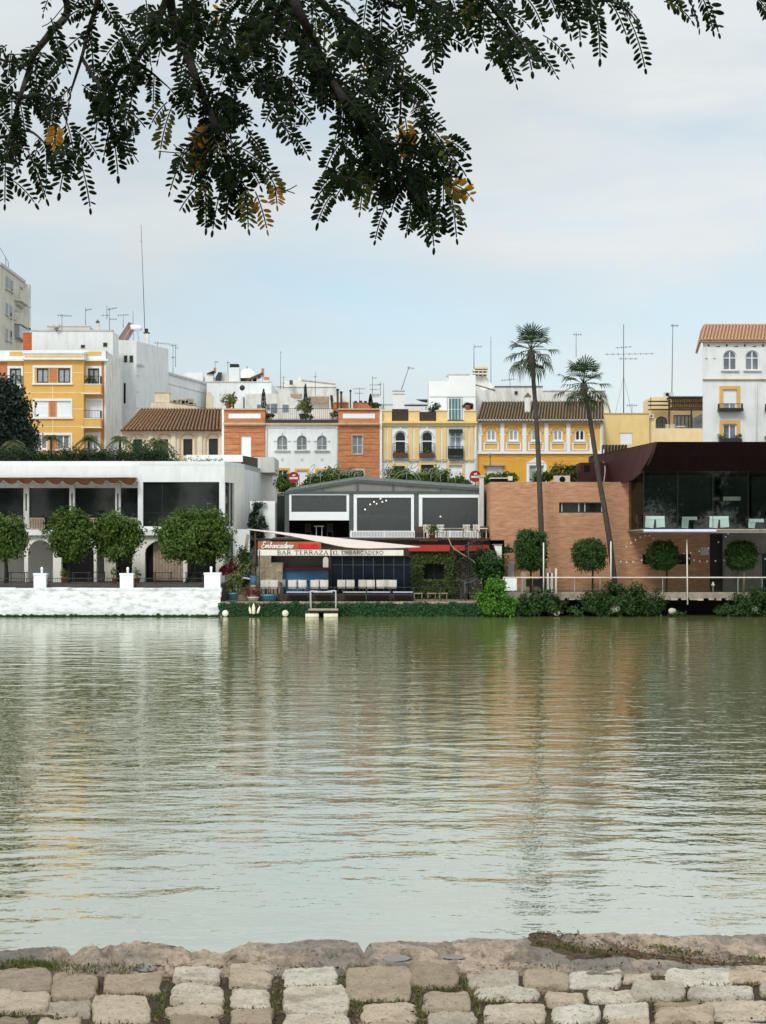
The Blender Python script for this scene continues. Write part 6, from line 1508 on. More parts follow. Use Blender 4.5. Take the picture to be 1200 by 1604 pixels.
# ---- brick and white house
YM = 125.0
AW = [(434,450.5,682,705),(465,481,682,705),(496.5,512.5,682,705)]; LWW = [(434.5,450.5,736,772),(465,481.5,737,772),(497,512.5,737,772)]
OW = [(377.5,393.5,683,725)]; OW2 = [(552,568,682,711.5),(553,569.5,737,772)]
yb7 = 860-(7.8-CZ)*F/YM
t = thing('brick_and_white_house', 'white townhouse between two orange brick wings, with roof terrace and arched windows', 'house', (X(472,YM), YM+4, 7.8))
def f(b): wallface(b, X(415.5,YM), X(530,YM), 7.8, Z(663,YM), YM, H(YM, *[a+(True,) for a in AW], *LWW), .3); b.quad((X(415,YM),YM,Z(660,YM)),(X(530,YM),YM,Z(660,YM)),(X(530,YM),YM+8,Z(660,YM)),(X(415,YM),YM+8,Z(660,YM)))
part(t, 'wall', 'white', f)
for (x0, x1), ow in (((351,415.4),OW),((530.1,594.5),OW2)):
    def f(b): wallface(b, X(x0,YM), X(x1,YM), 7.8, Z(641,YM), YM-.05, H(YM-.05, *ow), .3); shell(b, X(x0,YM), X(x1,YM), YM-.05, YM+8, 7.8, Z(641,YM))
    wg = part(t, 'brick_wing', 'orangebrick', f)
    def f(b):
        y = 668.5
        while y < 775:
            segs = [(x0, x1)]
            for h in ow:
                if h[2]-5 < y+4 and y < h[3]+3: segs = [(x0, h[0]-2.2), (h[1]+2.2, x1)]
            for a, c in segs: b.pbox(YM-.05, a+.1, c-.1, y, y+8.6, .035, -.003)
            y += 9.3
    part(wg, 'brick_course', 'orangebrick', f)
    part(wg, 'cornice', 'beigetrim', lambda b: (b.pbox(YM-.05, x0-.6, x1+.6, 662.5, 665.4, .28, -.004), b.pbox(YM-.05, x0-.3, x1+.3, 665.5, 667, .15, -.004), b.pbox(YM-.05, x0-.5, x1+.5, 640, 642, .15, .4)))
    part(wg, 'inset_panel', 'whiteclean', lambda b: b.pbox(YM-.05, x0+7, x1-7, 648, 655.5, .03, -.003))
window(t, YM-.05, *OW[0], fm='alu', pm='blind', mull=0, rec=.12, blind=.98); window(t, YM-.05, *OW2[0], fm='greywall', pm='greyglass', mull=1, trans=(.45,), rec=.1, surr='beigetrim', sw=.07); window(t, YM-.05, *OW2[1], fm='iron', pm='glass', mull=1, rec=.12, surr='beige', sw=.13)
part(t, 'corner_strip', 'whiteclean', lambda b: b.pbox(YM, 347.5, 350.9, 641, yb7, 0, 7)); part(t, 'corner_strip', 'whiteclean', lambda b: b.pbox(YM, 594.6, 598.4, 641, yb7, .02, 7))
part(t, 'cornice', 'beigetrim', lambda b: b.pbox(YM, 415.5, 530, 663, 665.6, .22, .3))
part(t, 'terrace_kerb', 'iron', lambda b: b.pbox(YM, 415.6, 529.9, 657.5, 662.9, .1, .2))
part(t, 'terrace_railing', 'iron', lambda b: ironrail(b, [(X(416,YM),YM+.05),(X(529.5,YM),YM+.05)], Z(657.4,YM), .92, .17, .010, .018))
for a in AW:
    w_ = window(t, YM, *a, fm='greywall', pm='greyglass', arch=True, mull=1, trans=(.32,), t=.06, rec=.12)
    x = (a[0]+a[1])/2
    part(w_, 'sill', 'greywall', lambda b: b.pbox(YM, a[0]-4, a[1]+4, 705.2, 707, .16, -.003))
    def f(b):
        b.pbox(YM, x-.5, x+.5, 677.5, 681.6, .06, -.003); b.pbox(YM, x-1.2, x+1.2, 678.7, 679.6, .063, -.003); b.pbox(YM, a[0]-5, a[0]-.3, 690.3, 691.4, .06, -.003); b.pbox(YM, a[1]+.3, a[1]+5, 690.3, 691.4, .06, -.003)
    part(w_, 'ornament', 'greywall', f); part(t, 'vent', 'greywall', lambda b: b.pbox(YM, x-2, x+2, 717.5, 722, .03, -.003))
for i, a in enumerate(LWW): window(t, YM, *a, fm='alu', pm='glass' if i == 0 else 'greyglass', mull=1, rec=.12, blind=.75 if i == 1 else 0, surr='yellow', sw=.17)
# ---- cream house
YC_ = 125.4
CW = [(618,636.5,675,717),(660,678.5,675,717)]; C3 = (703.5,723.5,673,717); CL = [(614.5,634,730,775),(659.5,679.5,728,775),(703.5,724,728.5,757)]
t = thing('cream_house', 'cream yellow townhouse with arched windows, flower boxes and stepped parapet', 'house', (X(672,YC_), YC_+4, 7.8))
def f(b): wallface(b, X(598.5,YC_), X(747,YC_), 7.8, Z(662,YC_), YC_, H(YC_, *[c_+(True,) for c_ in CW], C3, *CL), .3); shell(b, X(598.5,YC_), X(747,YC_), YC_, YC_+5.5, 7.8, Z(658,YC_))
part(t, 'wall', 'white', f)
for a, c in ((599.5,605),(607.5,613.5),(639.8,646.5),(649.5,656.5),(683,690),(693,699.5),(727.5,733),(735.5,741.5)):
    part(t, 'pilaster', 'cream', lambda b: (b.pbox(YC_, a, c, 667, 718, .07, -.003), b.pbox(YC_, a-.6, c+.6, 718.1, 722.5, .1, -.003)))
part(t, 'pilaster', 'cream', lambda b: b.pbox(YC_, 742.5, 746.6, 667, 690, .05, -.003))
part(t, 'cornice', 'cream', lambda b: (b.pbox(YC_, 598.5, 747.5, 660, 663.5, .34, .3), b.pbox(YC_, 598.5, 747, 663.6, 667, .2, -.003)))
for a, c in ((598.6,613.8),(640,657),(683.5,701),(727.6,746)):
    part(t, 'parapet', 'cream', lambda b: (b.pbox(YC_, a, c, 644.5, 659.9, .06, .45), b.pbox(YC_, a-.6, c+.6, 642.5, 644.4, .12, .5)))
for a, c, y0 in ((614,640,640.5),(657.2,683.3,645)): part(t, 'wicker_screen', 'darkwood', lambda b: b.pbox(YC_, a, c, y0, 659.8, -.1, .2))
for c_ in CW:
    w_ = window(t, YC_, *c_, fm='alu', pm='glass', arch=True, mull=0, trans=(.62,), t=.10, rec=.10)
    x = (c_[0]+c_[1])/2
    def f(b):
        for i in range(12):
            a0, a1 = math.pi*i/12, math.pi*(i+1)/12
            q = [(x+R_*math.cos(a), 684.3-R_*math.sin(a)) for R_, a in ((9.6,a0),(11.6,a0),(11.6,a1),(9.6,a1))]
            b.prism([P(u, v_, YC_)+V(0,-.003,0) for u, v_ in q], (0,-.08,0))
        b.pbox(YC_, x-1.2, x+1.2, 668.5, 673.5, .1, -.003)
    part(w_, 'moulding', 'whiteclean', f)
    o = part(w_, 'railing', 'iron', lambda b: ironrail(b, [(X(c_[0]-2.5,YC_),YC_-.2),(X(c_[1]+2.5,YC_),YC_-.2)], Z(709,YC_), .72, .13))
    part(w_, 'flower_box', 'brownwood', lambda b: b.pbox(YC_, c_[0]-3, c_[1]+2.5, 709.5, 716.5, .38, -.06))
    q = MB(); leaves(q, P(x,708.5,YC_-.2), (.45,.15,.22), 160, .12, 10, .3); q.build('flowers', M['leafpot'], w_)
w_ = window(t, YC_, *C3, fm='alu', pm='curtain', mull=1, trans=(.75,), t=.1, rec=.12)
part(w_, 'awning', 'darkgreen', lambda b: b.prism([P(703,673.5,YC_)+V(0,-.003,0),P(703,679,YC_)+V(0,-.45,0),P(703,673.5,YC_)+V(0,-.12,.06)], (X(724.5,YC_)-X(703,YC_),0,0)))
part(w_, 'railing', 'darkgreen', lambda b: (ironrail(b, [(X(702,YC_),YC_-.005),(X(702,YC_),YC_-.4),(X(725,YC_),YC_-.4),(X(725,YC_),YC_-.005)], Z(716.5,YC_), .88, .08), b.pbox(YC_, 702, 725, 716.5, 718, .45, -.003), b.pbox(YC_, 702.5, 724.5, 703, 714, .39, -.36)))
for i, c_ in enumerate(CL): window(t, YC_, *c_, fm='darkgreen' if i < 2 else 'alu', pm='glass' if i < 2 else 'blind', mull=1, trans=() if i < 2 else (.33,.66), rec=.12, surr='cream', sw=.22)
# ---- golden house
YG2 = 125.8
GW = [(762,777,672.5,690.5,.25),(797,812,672.5,690.5,.25),(832,847,672.5,690.5,.25),(866.5,881.5,672.5,690.5,.25),(900.5,916,672.5,690.5,.25)]
GL = [(762,788,730,765),(829,852,729,765),(893,905,728,765)]
t = thing('golden_house', 'golden yellow house with white pilasters under a dark mossy tiled roof', 'house', (X(846,YG2), YG2+4, 7.8))
def f(b): wallface(b, X(747.6,YG2), X(945,YG2), 7.8, Z(708,YG2), YG2, H(YG2, *GL), .3)
part(t, 'wall', 'gold', f)
def f(b): wallface(b, X(747.6,YG2), X(945,YG2), Z(708,YG2), Z(660,YG2), YG2, H(YG2, *GW), .3)
part(t, 'upper_wall', 'yellow', f)
def f(b):
    b.quad((X(945,YG2),YG2,7.8),(X(945,YG2),135,7.8),(X(945,YG2),135,Z(660,YG2)),(X(945,YG2),YG2,Z(660,YG2)))
    b.add([(X(945,YG2),YG2,Z(660,YG2)),(X(945,YG2),131.3,Z(628,131.3)),(X(945,YG2),137,Z(660,YG2))], [(0,1,2)])
part(t, 'side_wall', 'whiteold', f)
for a, c in ((749,754.5),(783.8,790),(818.4,824.6),(852.8,859),(887.2,893.4),(923.5,930),(940,945)): part(t, 'pilaster', 'whiteclean', lambda b: b.pbox(YG2, a, c, 663.2, 706.8, .09, -.003))
part(t, 'cornice', 'whiteclean', lambda b: (b.pbox(YG2, 747.6, 945.5, 657.5, 663, .24, .2), b.pbox(YG2, 747.6, 945.4, 707, 711, .14, -.003)))
for g5 in GW:
    w_ = window(t, YG2, *g5[:4], fm='alu', pm='glass' if g5[0] > 890 else 'curtain', arch=.25, mull=1, t=.11, rec=.08)
    x = (g5[0]+g5[1])/2
    def f(b):
        for a, c, d, e in ((x-12,x+12,693.3,695),(x-12,x+12,704,705.6),(x-12,x-10,695.1,703.9),(x+10,x+12,695.1,703.9)): b.pbox(YG2, a, c, d, e, .07, -.003)
        b.pbox(YG2, g5[0]-2, g5[1]+2, 690.7, 692.2, .13, -.003); b.pbox(YG2, x-17, x-12, 680, 681.6, .05, -.003); b.pbox(YG2, x+12, x+17, 680, 681.6, .05, -.003)
    part(w_, 'panel_moulding', 'whiteclean', f)
    part(w_, 'hood', 'cream', lambda b: b.tube([P(x-11,679,YG2)+V(0,-.03,0),P(x-10,672,YG2)+V(0,-.03,0),P(x-5,669,YG2)+V(0,-.03,0),P(x,668.3,YG2)+V(0,-.03,0),P(x+5,669,YG2)+V(0,-.03,0),P(x+10,672,YG2)+V(0,-.03,0),P(x+11,679,YG2)+V(0,-.03,0)], .05, 5))
w_ = window(t, YG2, *GL[0], fm='brownwood', pm='greyglass', mull=0, rec=.15, blind=.5); part(w_, 'lintel', 'beigetrim', lambda b: b.pbox(YG2, 757, 790, 726, 729.6, .3, -.003))
w_ = window(t, YG2, *GL[1], fm='alu', pm='curtain', mull=1, rec=.12, surr='whiteclean', sw=.22); part(w_, 'crest', 'whiteclean', lambda b: b.prism([P(825,724.8,YG2)+V(0,-.003,0),P(856,724.8,YG2)+V(0,-.003,0),P(848,721,YG2)+V(0,-.003,0),P(843,717,YG2)+V(0,-.003,0),P(838,717,YG2)+V(0,-.003,0),P(833,721,YG2)+V(0,-.003,0)], (0,-.1,0)))
window(t, YG2, *GL[2], fm='alu', pm='glass', mull=0, rec=.12)
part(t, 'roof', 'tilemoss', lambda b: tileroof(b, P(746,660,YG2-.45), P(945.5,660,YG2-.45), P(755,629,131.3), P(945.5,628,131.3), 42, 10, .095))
t2 = thing('chimney', 'small pointed white chimney standing on the mossy tiled roof', 'chimney', (X(827,128),128,Z(645,128)))
part(t2, 'stack', 'whiteold', lambda b: b.pbox(128, 822.5, 831, 621.5, 648, 0, .5)); part(t2, 'cap', 'tilemoss', lambda b: b.prism([P(821,621.4,127.95),P(832.5,621.4,127.95),P(827,614.5,127.95)], (0,.6,0)))
t2 = thing('street_lantern', 'small ornate lamp bracket on the golden wall near the round red sign', 'street lamp', (X(768,124.5),124.5,Z(726,124.5)))
part(t2, 'bracket', 'iron', lambda b: b.tube([P(768,729,125.6),P(768,716,124.6),P(768,712,124.5)], .03, 5)); part(t2, 'lamp', 'greyglass', lambda b: b.lathe(P(768,716,124.5), [(.06,0),(.16,.25),(.02,.36)], 6))
# ---- yellow wall house and cream roof terrace
YY = 127.0
t = house('yellow_house', 'plain yellow flat roofed house between the golden house and the cream roof terrace', YY, 945.5, 1017, 648.5, 770, 5, 'cream', [(971,990.5,678,697)])
window(t, YY, 971, 990.5, 678, 697, fm='alu', pm='blind', mull=0, rec=.1, blind=.95); part(t, 'coping', 'beigetrim', lambda b: b.pbox(YY, 945.5, 1017, 646.8, 648.4, .06, .4))
YT2 = 127.5
t = thing('terrace_house', 'pale cream house with a roof terrace, arched opening and brown timber pergola', 'house', (X(1058,YT2),YT2+3,7.8))
part(t, 'wall', 'palecream', lambda b: (b.pbox(YT2, 1017.2, 1101, 671, 770, 0, .3), b.pbox(YT2, 1017.2, 1027, 655, 670.9, 0, .3), b.box(X(1017.5,YT2), X(1101,YT2), YT2+.3, YT2+8, 7.8, Z(672,YT2)-.6)))
def f(b):
    Yb = 131.5; wallface(b, X(1020,Yb), X(1104,Yb), Z(676,Yb), Z(640,Yb), Yb, H(Yb, (1027,1046,652,676,True), (1055,1085,650,676)), .3); shell(b, X(1020,Yb), X(1104,Yb), Yb, Yb+4, Z(676,Yb), Z(622,Yb))
    b.box(X(1020,Yb), X(1052,Yb), Yb-.02, Yb+.3, Z(640,Yb), Z(622,Yb)); b.box(X(1052,Yb)+.003, X(1104,Yb), Yb+1.2, Yb+1.4, Z(640,Yb), Z(622,Yb))
part(t, 'upper_storey', 'palecream', f)
window(t, 131.5, 1027, 1046, 652, 676, fm='iron', pm='greyglass', arch=True, mull=4, t=.05, rec=.1); window(t, 131.5, 1055, 1085, 650, 676, fm='iron', pm='curtain', mull=4, t=.05, rec=.1)
def f(b):
    for y in (628,634,641): b.box(X(1016,130.6), X(1048,130.6), 130.4, 130.9, Z(y+1.4,130.6), Z(y,130.6))
    for y in (622,630.5,638): b.box(X(1048,130.2), X(1101,130.2), 130.0+.2*(y-622)/10, 130.12+.2*(y-622)/10, Z(y+1.6,130.2), Z(y,130.2))
    for i in range(15): x = X(1049+i*3.5,130); b.box(x, x+.07, 129.6, 131.4, Z(623.5,130), Z(621,130)); b.box(x, x+.07, 129.9, 130, Z(637,130), Z(626.5,130))
    b.box(X(1048,130)-.06, X(1048,130)+.06, 129.9, 130.02, Z(676,130), Z(620,130)); b.box(X(1083,130)-.06, X(1083,130)+.06, 129.9, 130.02, Z(676,130), Z(640,130)); b.box(X(1049,130), X(1101,130), 129.85, 130.1, Z(643,130), Z(640.5,130))
part(t, 'pergola', 'darkwood', f)
part(t, 'glazed_porch', 'greyglass', lambda b: b.prism([P(1085,655,129.5),P(1100,648,129.5),P(1100,676,129.5),P(1085,676,129.5)], (0,.05,0)))
t2 = thing('patio_set', 'white table on the cream roof terrace before the wide window', 'table', (X(1066,128.6),128.6,Z(676,128.6))); part(t2, 'tabletop', 'plastic', lambda b: b.box(X(1060,128.6), X(1073,128.6), 128.4, 129, Z(668.5,128.6), Z(667.5,128.6))); [part(t2, 'leg', 'plastic', lambda b: b.box(X(x,128.6)-.04, X(x,128.6)+.04, 128.6, 128.7, Z(676,128.6), Z(668.5,128.6))) for x in (1061.5,1071.5)]
for x, lb in ((1045,'white slatted chair on the cream roof terrace beside the arched opening'),(1054,'white slatted chair on the cream roof terrace by the pergola post')):
    t2 = thing('patio_chair', lb, 'chair', (X(x,128.5),128.5,Z(676,128.5)), 'chairs on the cream roof terrace')
    part(t2, 'backrest', 'plastic', lambda b: [b.box(X(x-2.6+i*1.3,128.4), X(x-1.9+i*1.3,128.4), 128.4, 128.44, Z(671,128.4), Z(664.5,128.4)) for i in range(5)]); part(t2, 'seat', 'plastic', lambda b: b.box(X(x-3,128.4), X(x+3,128.4), 128.44, 128.9, Z(671.6,128.4), Z(670.8,128.4)))
t2 = thing('air_conditioner', 'small air conditioning unit on the flat roof above the brown pergola', 'air conditioner', (X(1048,132),132,Z(622,132))); part(t2, 'case', 'greywall', lambda b: b.pbox(132, 1041, 1055, 614.5, 622, 0, .5)); part(t2, 'fan', 'dark', lambda b: b.tube([V(X(1045.5,132),131.985,Z(618,132)),V(X(1045.5,132),132.03,Z(618,132))], .15, 12, sm=False))
t2 = thing('alarm_box', 'small white alarm box with a red symbol at the corner of the cream terrace', 'alarm box', (X(1020,127),127.4,Z(655,127))); part(t2, 'case', 'plastic', lambda b: b.pbox(127.4, 1016.5, 1024, 648.5, 655, .1, .1)); part(t2, 'emblem', 'signred', lambda b: b.ball(V(X(1020.5,127.3),127.3,Z(651.5,127.3)), .10, 8, (1,.3,1)))
# ---- white corner tower
YTW = 122.0
t = thing('corner_tower_house', 'tall white house with a pink tiled roof, arched top windows and ochre surrounds', 'house', (X(1180,YTW),YTW+4,7.8))
AT = [(1132.5,1154.5,548.5,580),(1167.5,1189.5,548.5,580),(1220,1242,548.5,580),(1255,1277,548.5,580)]; TW = [(1132.5,1154,610,642),(1132.5,1154,664,700),(1206,1228,610,642),(1206,1228,664,700)]
def f(b): wallface(b, X(1101,YTW), X(1320,YTW), 7.8, Z(535,YTW), YTW, H(YTW, *[a+(True,) for a in AT], *TW), .3); b.quad((X(1100.6,131),131,7.8),(X(1101,YTW),YTW,7.8),(X(1101,YTW),YTW,Z(535,YTW)),(X(1100.6,131),131,Z(535,YTW))); b.quad((X(1100.6,131),131,Z(535,YTW)),(X(1101,YTW),YTW,Z(535,YTW)),(X(1320,YTW),YTW,Z(535,YTW)),(X(1320,YTW),131,Z(535,YTW)))
part(t, 'wall', 'white', f)
for a in AT: window(t, YTW, *a, fm='whiteclean', pm='greyglass', arch=True, mull=1, trans=(.62,), t=.09, rec=.12, sill='greywall')
for i, a in enumerate(TW): window(t, YTW, *a, fm='alu', pm='greyglass' if i % 2 else 'curtain', mull=1, t=.10, rec=.12, blind=.68 if i % 2 == 0 else 0, surr='yellow', sw=.28)
for x in (1143,1217): balcony(t, YTW, x-19, x+19, 641.5, 642.6, 'iron', .55, .42, .11); 
for x in (1143,1217):
    o = part(t, 'flower_box', 'iron', lambda b: b.pbox(YTW, x-17, x+17, 687, 694, .5, -.1))
    [(lambda q, d: (leaves(q, P(x+d,685,YTW-.3), (.30,.2,.3), 160, .15, 8, .3), q.build('plant', M['leafpot'], o)))(MB(), d) for d in (-12, 12)]
part(t, 'string_course', 'beigetrim', lambda b: (b.pbox(YTW, 1100.4, 1320, 593.5, 595, .14, -.003)))
def f(b):
    for i in range(12):
        x = 1110 + i*14.2; b.pbox(YTW, x-1.3, x+1.3, 539.5, 543, .015, -.003) if i % 2 == 0 else b.prism([P(x-3.5,543.5,YTW)+V(0,-.003,0),P(x+3.5,543.5,YTW)+V(0,-.003,0),P(x+3.5,541.5,YTW)+V(0,-.003,0),P(x-3.5,543,YTW)+V(0,-.003,0)], (0,-.012,0))
    for x in (1106,1119): b.pbox(YTW, x-1.5, x+2.5, 561.5, 562.5, .015, -.003)
part(t, 'vents', 'iron', f)
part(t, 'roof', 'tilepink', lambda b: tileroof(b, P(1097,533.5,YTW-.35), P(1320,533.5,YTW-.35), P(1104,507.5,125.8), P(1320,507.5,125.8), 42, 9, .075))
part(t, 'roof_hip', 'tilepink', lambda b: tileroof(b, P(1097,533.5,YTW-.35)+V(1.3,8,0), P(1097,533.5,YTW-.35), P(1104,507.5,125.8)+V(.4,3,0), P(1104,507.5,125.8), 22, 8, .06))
part(t, 'eave', 'terra', lambda b: b.box(X(1098,YTW), X(1320,YTW), YTW-.28, YTW+.1, Z(536.8,YTW), Z(534.4,YTW)))
# ---- street trees behind the pergola
for x, y, rx, rz_, lb in ((450,757,15,15,'small street tree beside the round red sign and white restaurant wall'),(492,758,20,16,'street tree behind the wire letters at the low end of the gable'),(524,749,22,16,'street tree before the white house and orange brick wing'),(552,750,16,14,'street tree at the foot of the orange brick wing'),(622,747,24,15,'street tree behind the wire arch on the gable roof'),(660,752,18,14,'street tree before the dark door of the cream house'),(690,748,18,15,'street tree in front of the last ochre window of the cream house'),(722,757,18,12,'street tree near the corner of the cream house'),(770,752,12,9,'street tree beside the grey gate post')):
    Y = 117.5+rnd(-.5,.5); t = thing('street_tree', lb, 'tree', (X(x,Y),Y,7.8), 'orange trees along the street'); rxm, rzm = rx*Y/F, rz_*Y/F
    part(t, 'trunk', 'bark', lambda b: b.tube([(X(x,Y),Y,7.8),(X(x,Y),Y,Z(y,Y))], [.09,.06], 7))
    b = MB(); leaves(b, P(x,y,Y), (rxm*.95,.8,rzm*.95), 1900, .22, 50, .2, .3); b.build('crown', M['leaforange'], t)

for par, x, Y, y0, m in ((bpy.data.objects['brick_and_white_house'],417.5,124.9,666,'greywall'),(bpy.data.objects['brick_and_white_house'],528,124.9,666,'greywall'),(bpy.data.objects['cream_house'],745,125.3,668,'whiteold'),(bpy.data.objects['golden_house'],943,125.6,664,'greywall'),(bpy.data.objects['arched_house'],195,127.8,680,'greywall'),(bpy.data.objects['corner_tower_house'],1185,121.9,600,'greywall')):
    part(par, 'drainpipe', m, lambda b: b.tube([P(x,y0,Y),P(x,775,Y)], .05, 6))
for par, Y, x0, x1, y in ((bpy.data.objects['brick_and_white_house'],124.8,352,594,671),(bpy.data.objects['cream_house'],125.2,600,745,720),(bpy.data.objects['golden_house'],125.5,750,942,715)):
    part(par, 'cable', 'iron', lambda b: b.tube([P(x0+(x1-x0)*i/24, y+1.2*math.sin(i*math.pi/4)**2, Y) for i in range(25)], .014, 4))
# ================================================================== roofscape behind the street front
def block(name, lb, Y, x0, x1, y0, depth, m, cat='building', extra=None):
    t = thing(name, lb, cat, (X((x0+x1)/2,Y), Y+depth/2, 7.8))
    part(t, 'wall', m, lambda b: b.box(X(x0,Y), X(x1,Y), Y, Y+depth, 7.8, Z(y0,Y)))
    part(t, 'coping', 'greywall', lambda b: [b.box(X(x0,Y)-.06, X(x1,Y)+.06, Y-.06, Y+.25, Z(y0,Y)+.002, Z(y0,Y)+.10)])
    return t
def pwin(t, Y, x0, x1, y0, y1, m='glass', d=.03):
    w_ = part(t, 'window', 'greywall', lambda b: b.pbox(Y, x0-.8, x1+.8, y0-.8, y1+.8, d, -.003)); part(w_, 'pane', m, lambda b: b.pbox(Y, x0, x1, y0, y1, d+.006, -d-.003+.005))
# old flats, seen along their side wall
XS = X(0,180)
def S(x): return 108000.0/(600-x)*(-XS/45.0)
t = thing('old_flats', 'tall weathered cream block of flats with balconies, cropped by the picture edge', 'apartment block', (XS-6,187,7.8))
zt = Z(415,180)
part(t, 'wall', 'aptold', lambda b: b.box(XS-14, XS, 180, S(38.5), 7.8, zt))
part(t, 'coping', 'greywall', lambda b: b.box(XS-14.1, XS+.12, 179.9, S(39), zt+.002, zt+.35))
for x0, x1, y0, y1 in ((9,12.8,434,451),(14.6,19.8,439,455),(30.4,34.8,449,460),(9,12.2,475,491),(15,18.4,479,496),(22.5,27.5,485,500),(31,33.5,490,500),(9,12,515,531),(15,18,518,533)):
    Yc = (S(x0)+S(x1))/2; z0, z1 = Z(y1,Yc), Z(y0,Yc)
    w_ = part(t, 'window', 'greywall', lambda b: b.box(XS-.1, XS+.05, S(x0)-.12, S(x1)+.12, z0-.1, z1+.1)); part(w_, 'pane', 'glass', lambda b: b.box(XS+.051, XS+.06, S(x0), S(x1), z0, z1))
    part(w_, 'sill', 'greywall', lambda b: b.box(XS-.05, XS+.2, S(x0)-.2, S(x1)+.2, z0-.25, z0-.11))
for yy in (458,494,540):
    Yc = S(29.5); z = Z(yy,Yc)
    o = part(t, 'balcony', 'aptold', lambda b: (b.prism([(XS,S(22),z-1.35),(XS+.75,S(24),z-1.35),(XS+.75,S(35),z-1.35),(XS,S(37),z-1.35)], (0,0,1.35)), b.prism([(XS,S(24),z-1.75),(XS+.4,S(25),z-1.75),(XS+.4,S(34),z-1.75),(XS,S(35),z-1.75)], (0,0,.4))))
part(t, 'glazed_bay', 'curtain', lambda b: b.box(XS, XS+.6, S(23), S(36.5), Z(532,S(30)), Z(513,S(30))))
def f(b):
    n = 8
    for i in range(n):
        a0, a1 = math.pi/2*i/n, math.pi/2*(i+1)/n; r = 1.6; c_ = (XS-r, S(38.5))
        b.quad((c_[0]+r*math.cos(a0),c_[1]+r*1.6*math.sin(a0),7.8),(c_[0]+r*math.cos(a1),c_[1]+r*1.6*math.sin(a1),7.8),(c_[0]+r*math.cos(a1),c_[1]+r*1.6*math.sin(a1),zt),(c_[0]+r*math.cos(a0),c_[1]+r*1.6*math.sin(a0),zt))
part(t, 'rounded_corner', 'aptold', f)
for yy in (452,487,520):
    z = Z(yy,S(40)); part(t, 'corner_balcony', 'whiteold', lambda b: b.prism([(XS-.3,S(38.6),z-2.4),(XS+.55,S(39),z-2.4),(XS+.55,S(41.5),z-2.4),(XS-.3,S(42.5),z-2.4)], (0,0,2.9)))
def f(b):
    for (x, z2) in ((3,2.3),(13,1.6),(17,1.3)): b.tube([(XS-.3,S(x),zt+.3),(XS-.3,S(x),zt+z2)], .035, 4)
    b.tube([(XS-.3,S(3),zt+2.3),(XS-.3,S(13),zt+1.6),(XS-.3,S(17),zt+1.3)], .03, 4)
part(t, 'roof_rail', 'iron', f)
block('brick_house', 'narrow slice of a red orange brick building beside the old flats', 160, 36, 52, 521, 8, 'redblock')
# penthouses over the yellow block
t = block('penthouse', 'white rooftop storey set back above the yellow apartment block', 140.5, 50, 177, 518.5, 3, 'white'); pwin(t, 140.5, 127, 133, 540.5, 545); pwin(t, 140.5, 162, 168, 537, 543)
block('rooftop_shelter', 'grey topped stair head rising behind the white rooftop storey', 144.5, 74, 141, 511.5, 3, 'greywall', 'rooftop shelter')
# white party wall building
t = thing('party_wall_house', 'white building with a long bare party wall stepping down behind the brown tiles', 'building', (X(200,146),147,7.8))
z1, z2 = Z(534,145), Z(573,145)
part(t, 'wall', 'white', lambda b: b.prism([(X(178,145),145,7.8),(X(214,145),145,7.8),(X(264,151),151,7.8),(X(200,151),151.5,7.8)], (0,0,z1-7.8)))
part(t, 'party_wall', 'white', lambda b: b.prism([(X(214,145)+.02,145.05,7.8),(X(324,162),162,7.8),(X(324,162)-6,163,7.8),(X(214,145)-2,150,7.8)], (0,0,z2-7.8)))
def f(b):
    p, q = V(X(214,145),145,z2), V(X(324,162),162,z2); o = V(.1,-.1,0)
    b.prism([p+o, q+o, q+o+V(0,0,.22), p+o+V(0,0,.22)], (-.3,.2,0))
    for k in (-.95,-2.5,-4.0): b.prism([p+o*.3+V(0,0,k), q+o*.3+V(0,0,k), q+o*.3+V(0,0,k+.07), p+o*.3+V(0,0,k+.07)], (-.1,.06,0))
part(t, 'moulding', 'greywall', f); pwin(t, 145, 194.5, 199.3, 557, 567.5); pwin(t, 145, 203.2, 208.6, 557, 567.5)
part(t, 'vent', 'dark', lambda b: b.pbox(145, 194, 197, 600, 632, .02, -.003))
# solar water heater
t = thing('solar_heater', 'tilted solar water heater with a white drum on the roof above the party wall', 'solar heater', (X(204,146),146,z1))
part(t, 'collector', 'rust', lambda b: b.prism([P(184,532,146.2),P(201.5,533,146.2),P(214.5,512,147.2),P(201,505.5,147.2)], (0,.02,.10)))
part(t, 'frame', 'galv', lambda b: (b.tube([P(184,532,146.1),P(201,505.5,147.1)], .045, 5), b.tube([P(201.5,533,146.1),P(214.5,512,147.1)], .045, 5), b.tube([P(193,533.5,146.1),P(208,509,147.1)], .03, 5), b.tube([P(214,514,147.2),P(218,533.5,147.2)], .03, 4), b.tube([P(209,516,147.2),P(209,533.5,147.2)], .03, 4)))
part(t, 'drum', 'alu', lambda b: b.tube([P(204,513,147),P(205,513,147.05),P(220,515,147.2),P(222,515,147.25)], [.15,.30,.30,.15], 14))
t = thing('chimney', 'tall grey chimney with a black cap next to the solar water heater', 'chimney', (X(229,147),147,Z(540,147))); part(t, 'stack', 'whiteold', lambda b: b.pbox(147, 225.3, 232.8, 522, 540, 0, .45)); part(t, 'cap', 'iron', lambda b: (b.pbox(147, 224.6, 233.6, 520.5, 522, .05, .5), b.pbox(147, 226.8, 231.5, 514.5, 520.4, -.05, .35)))
t = thing('chimney', 'slim grey chimney with a pointed cowl above the yellow block penthouse', 'chimney', (X(153,142),142,Z(520,142))); part(t, 'stack', 'greywall', lambda b: b.pbox(142, 150.6, 155.6, 506, 519, 0, .3)); part(t, 'cowl', 'greenmetal', lambda b: b.lathe(P(153,506,142.15), [(.17,0),(.2,.1),(.0,.36)], 8))
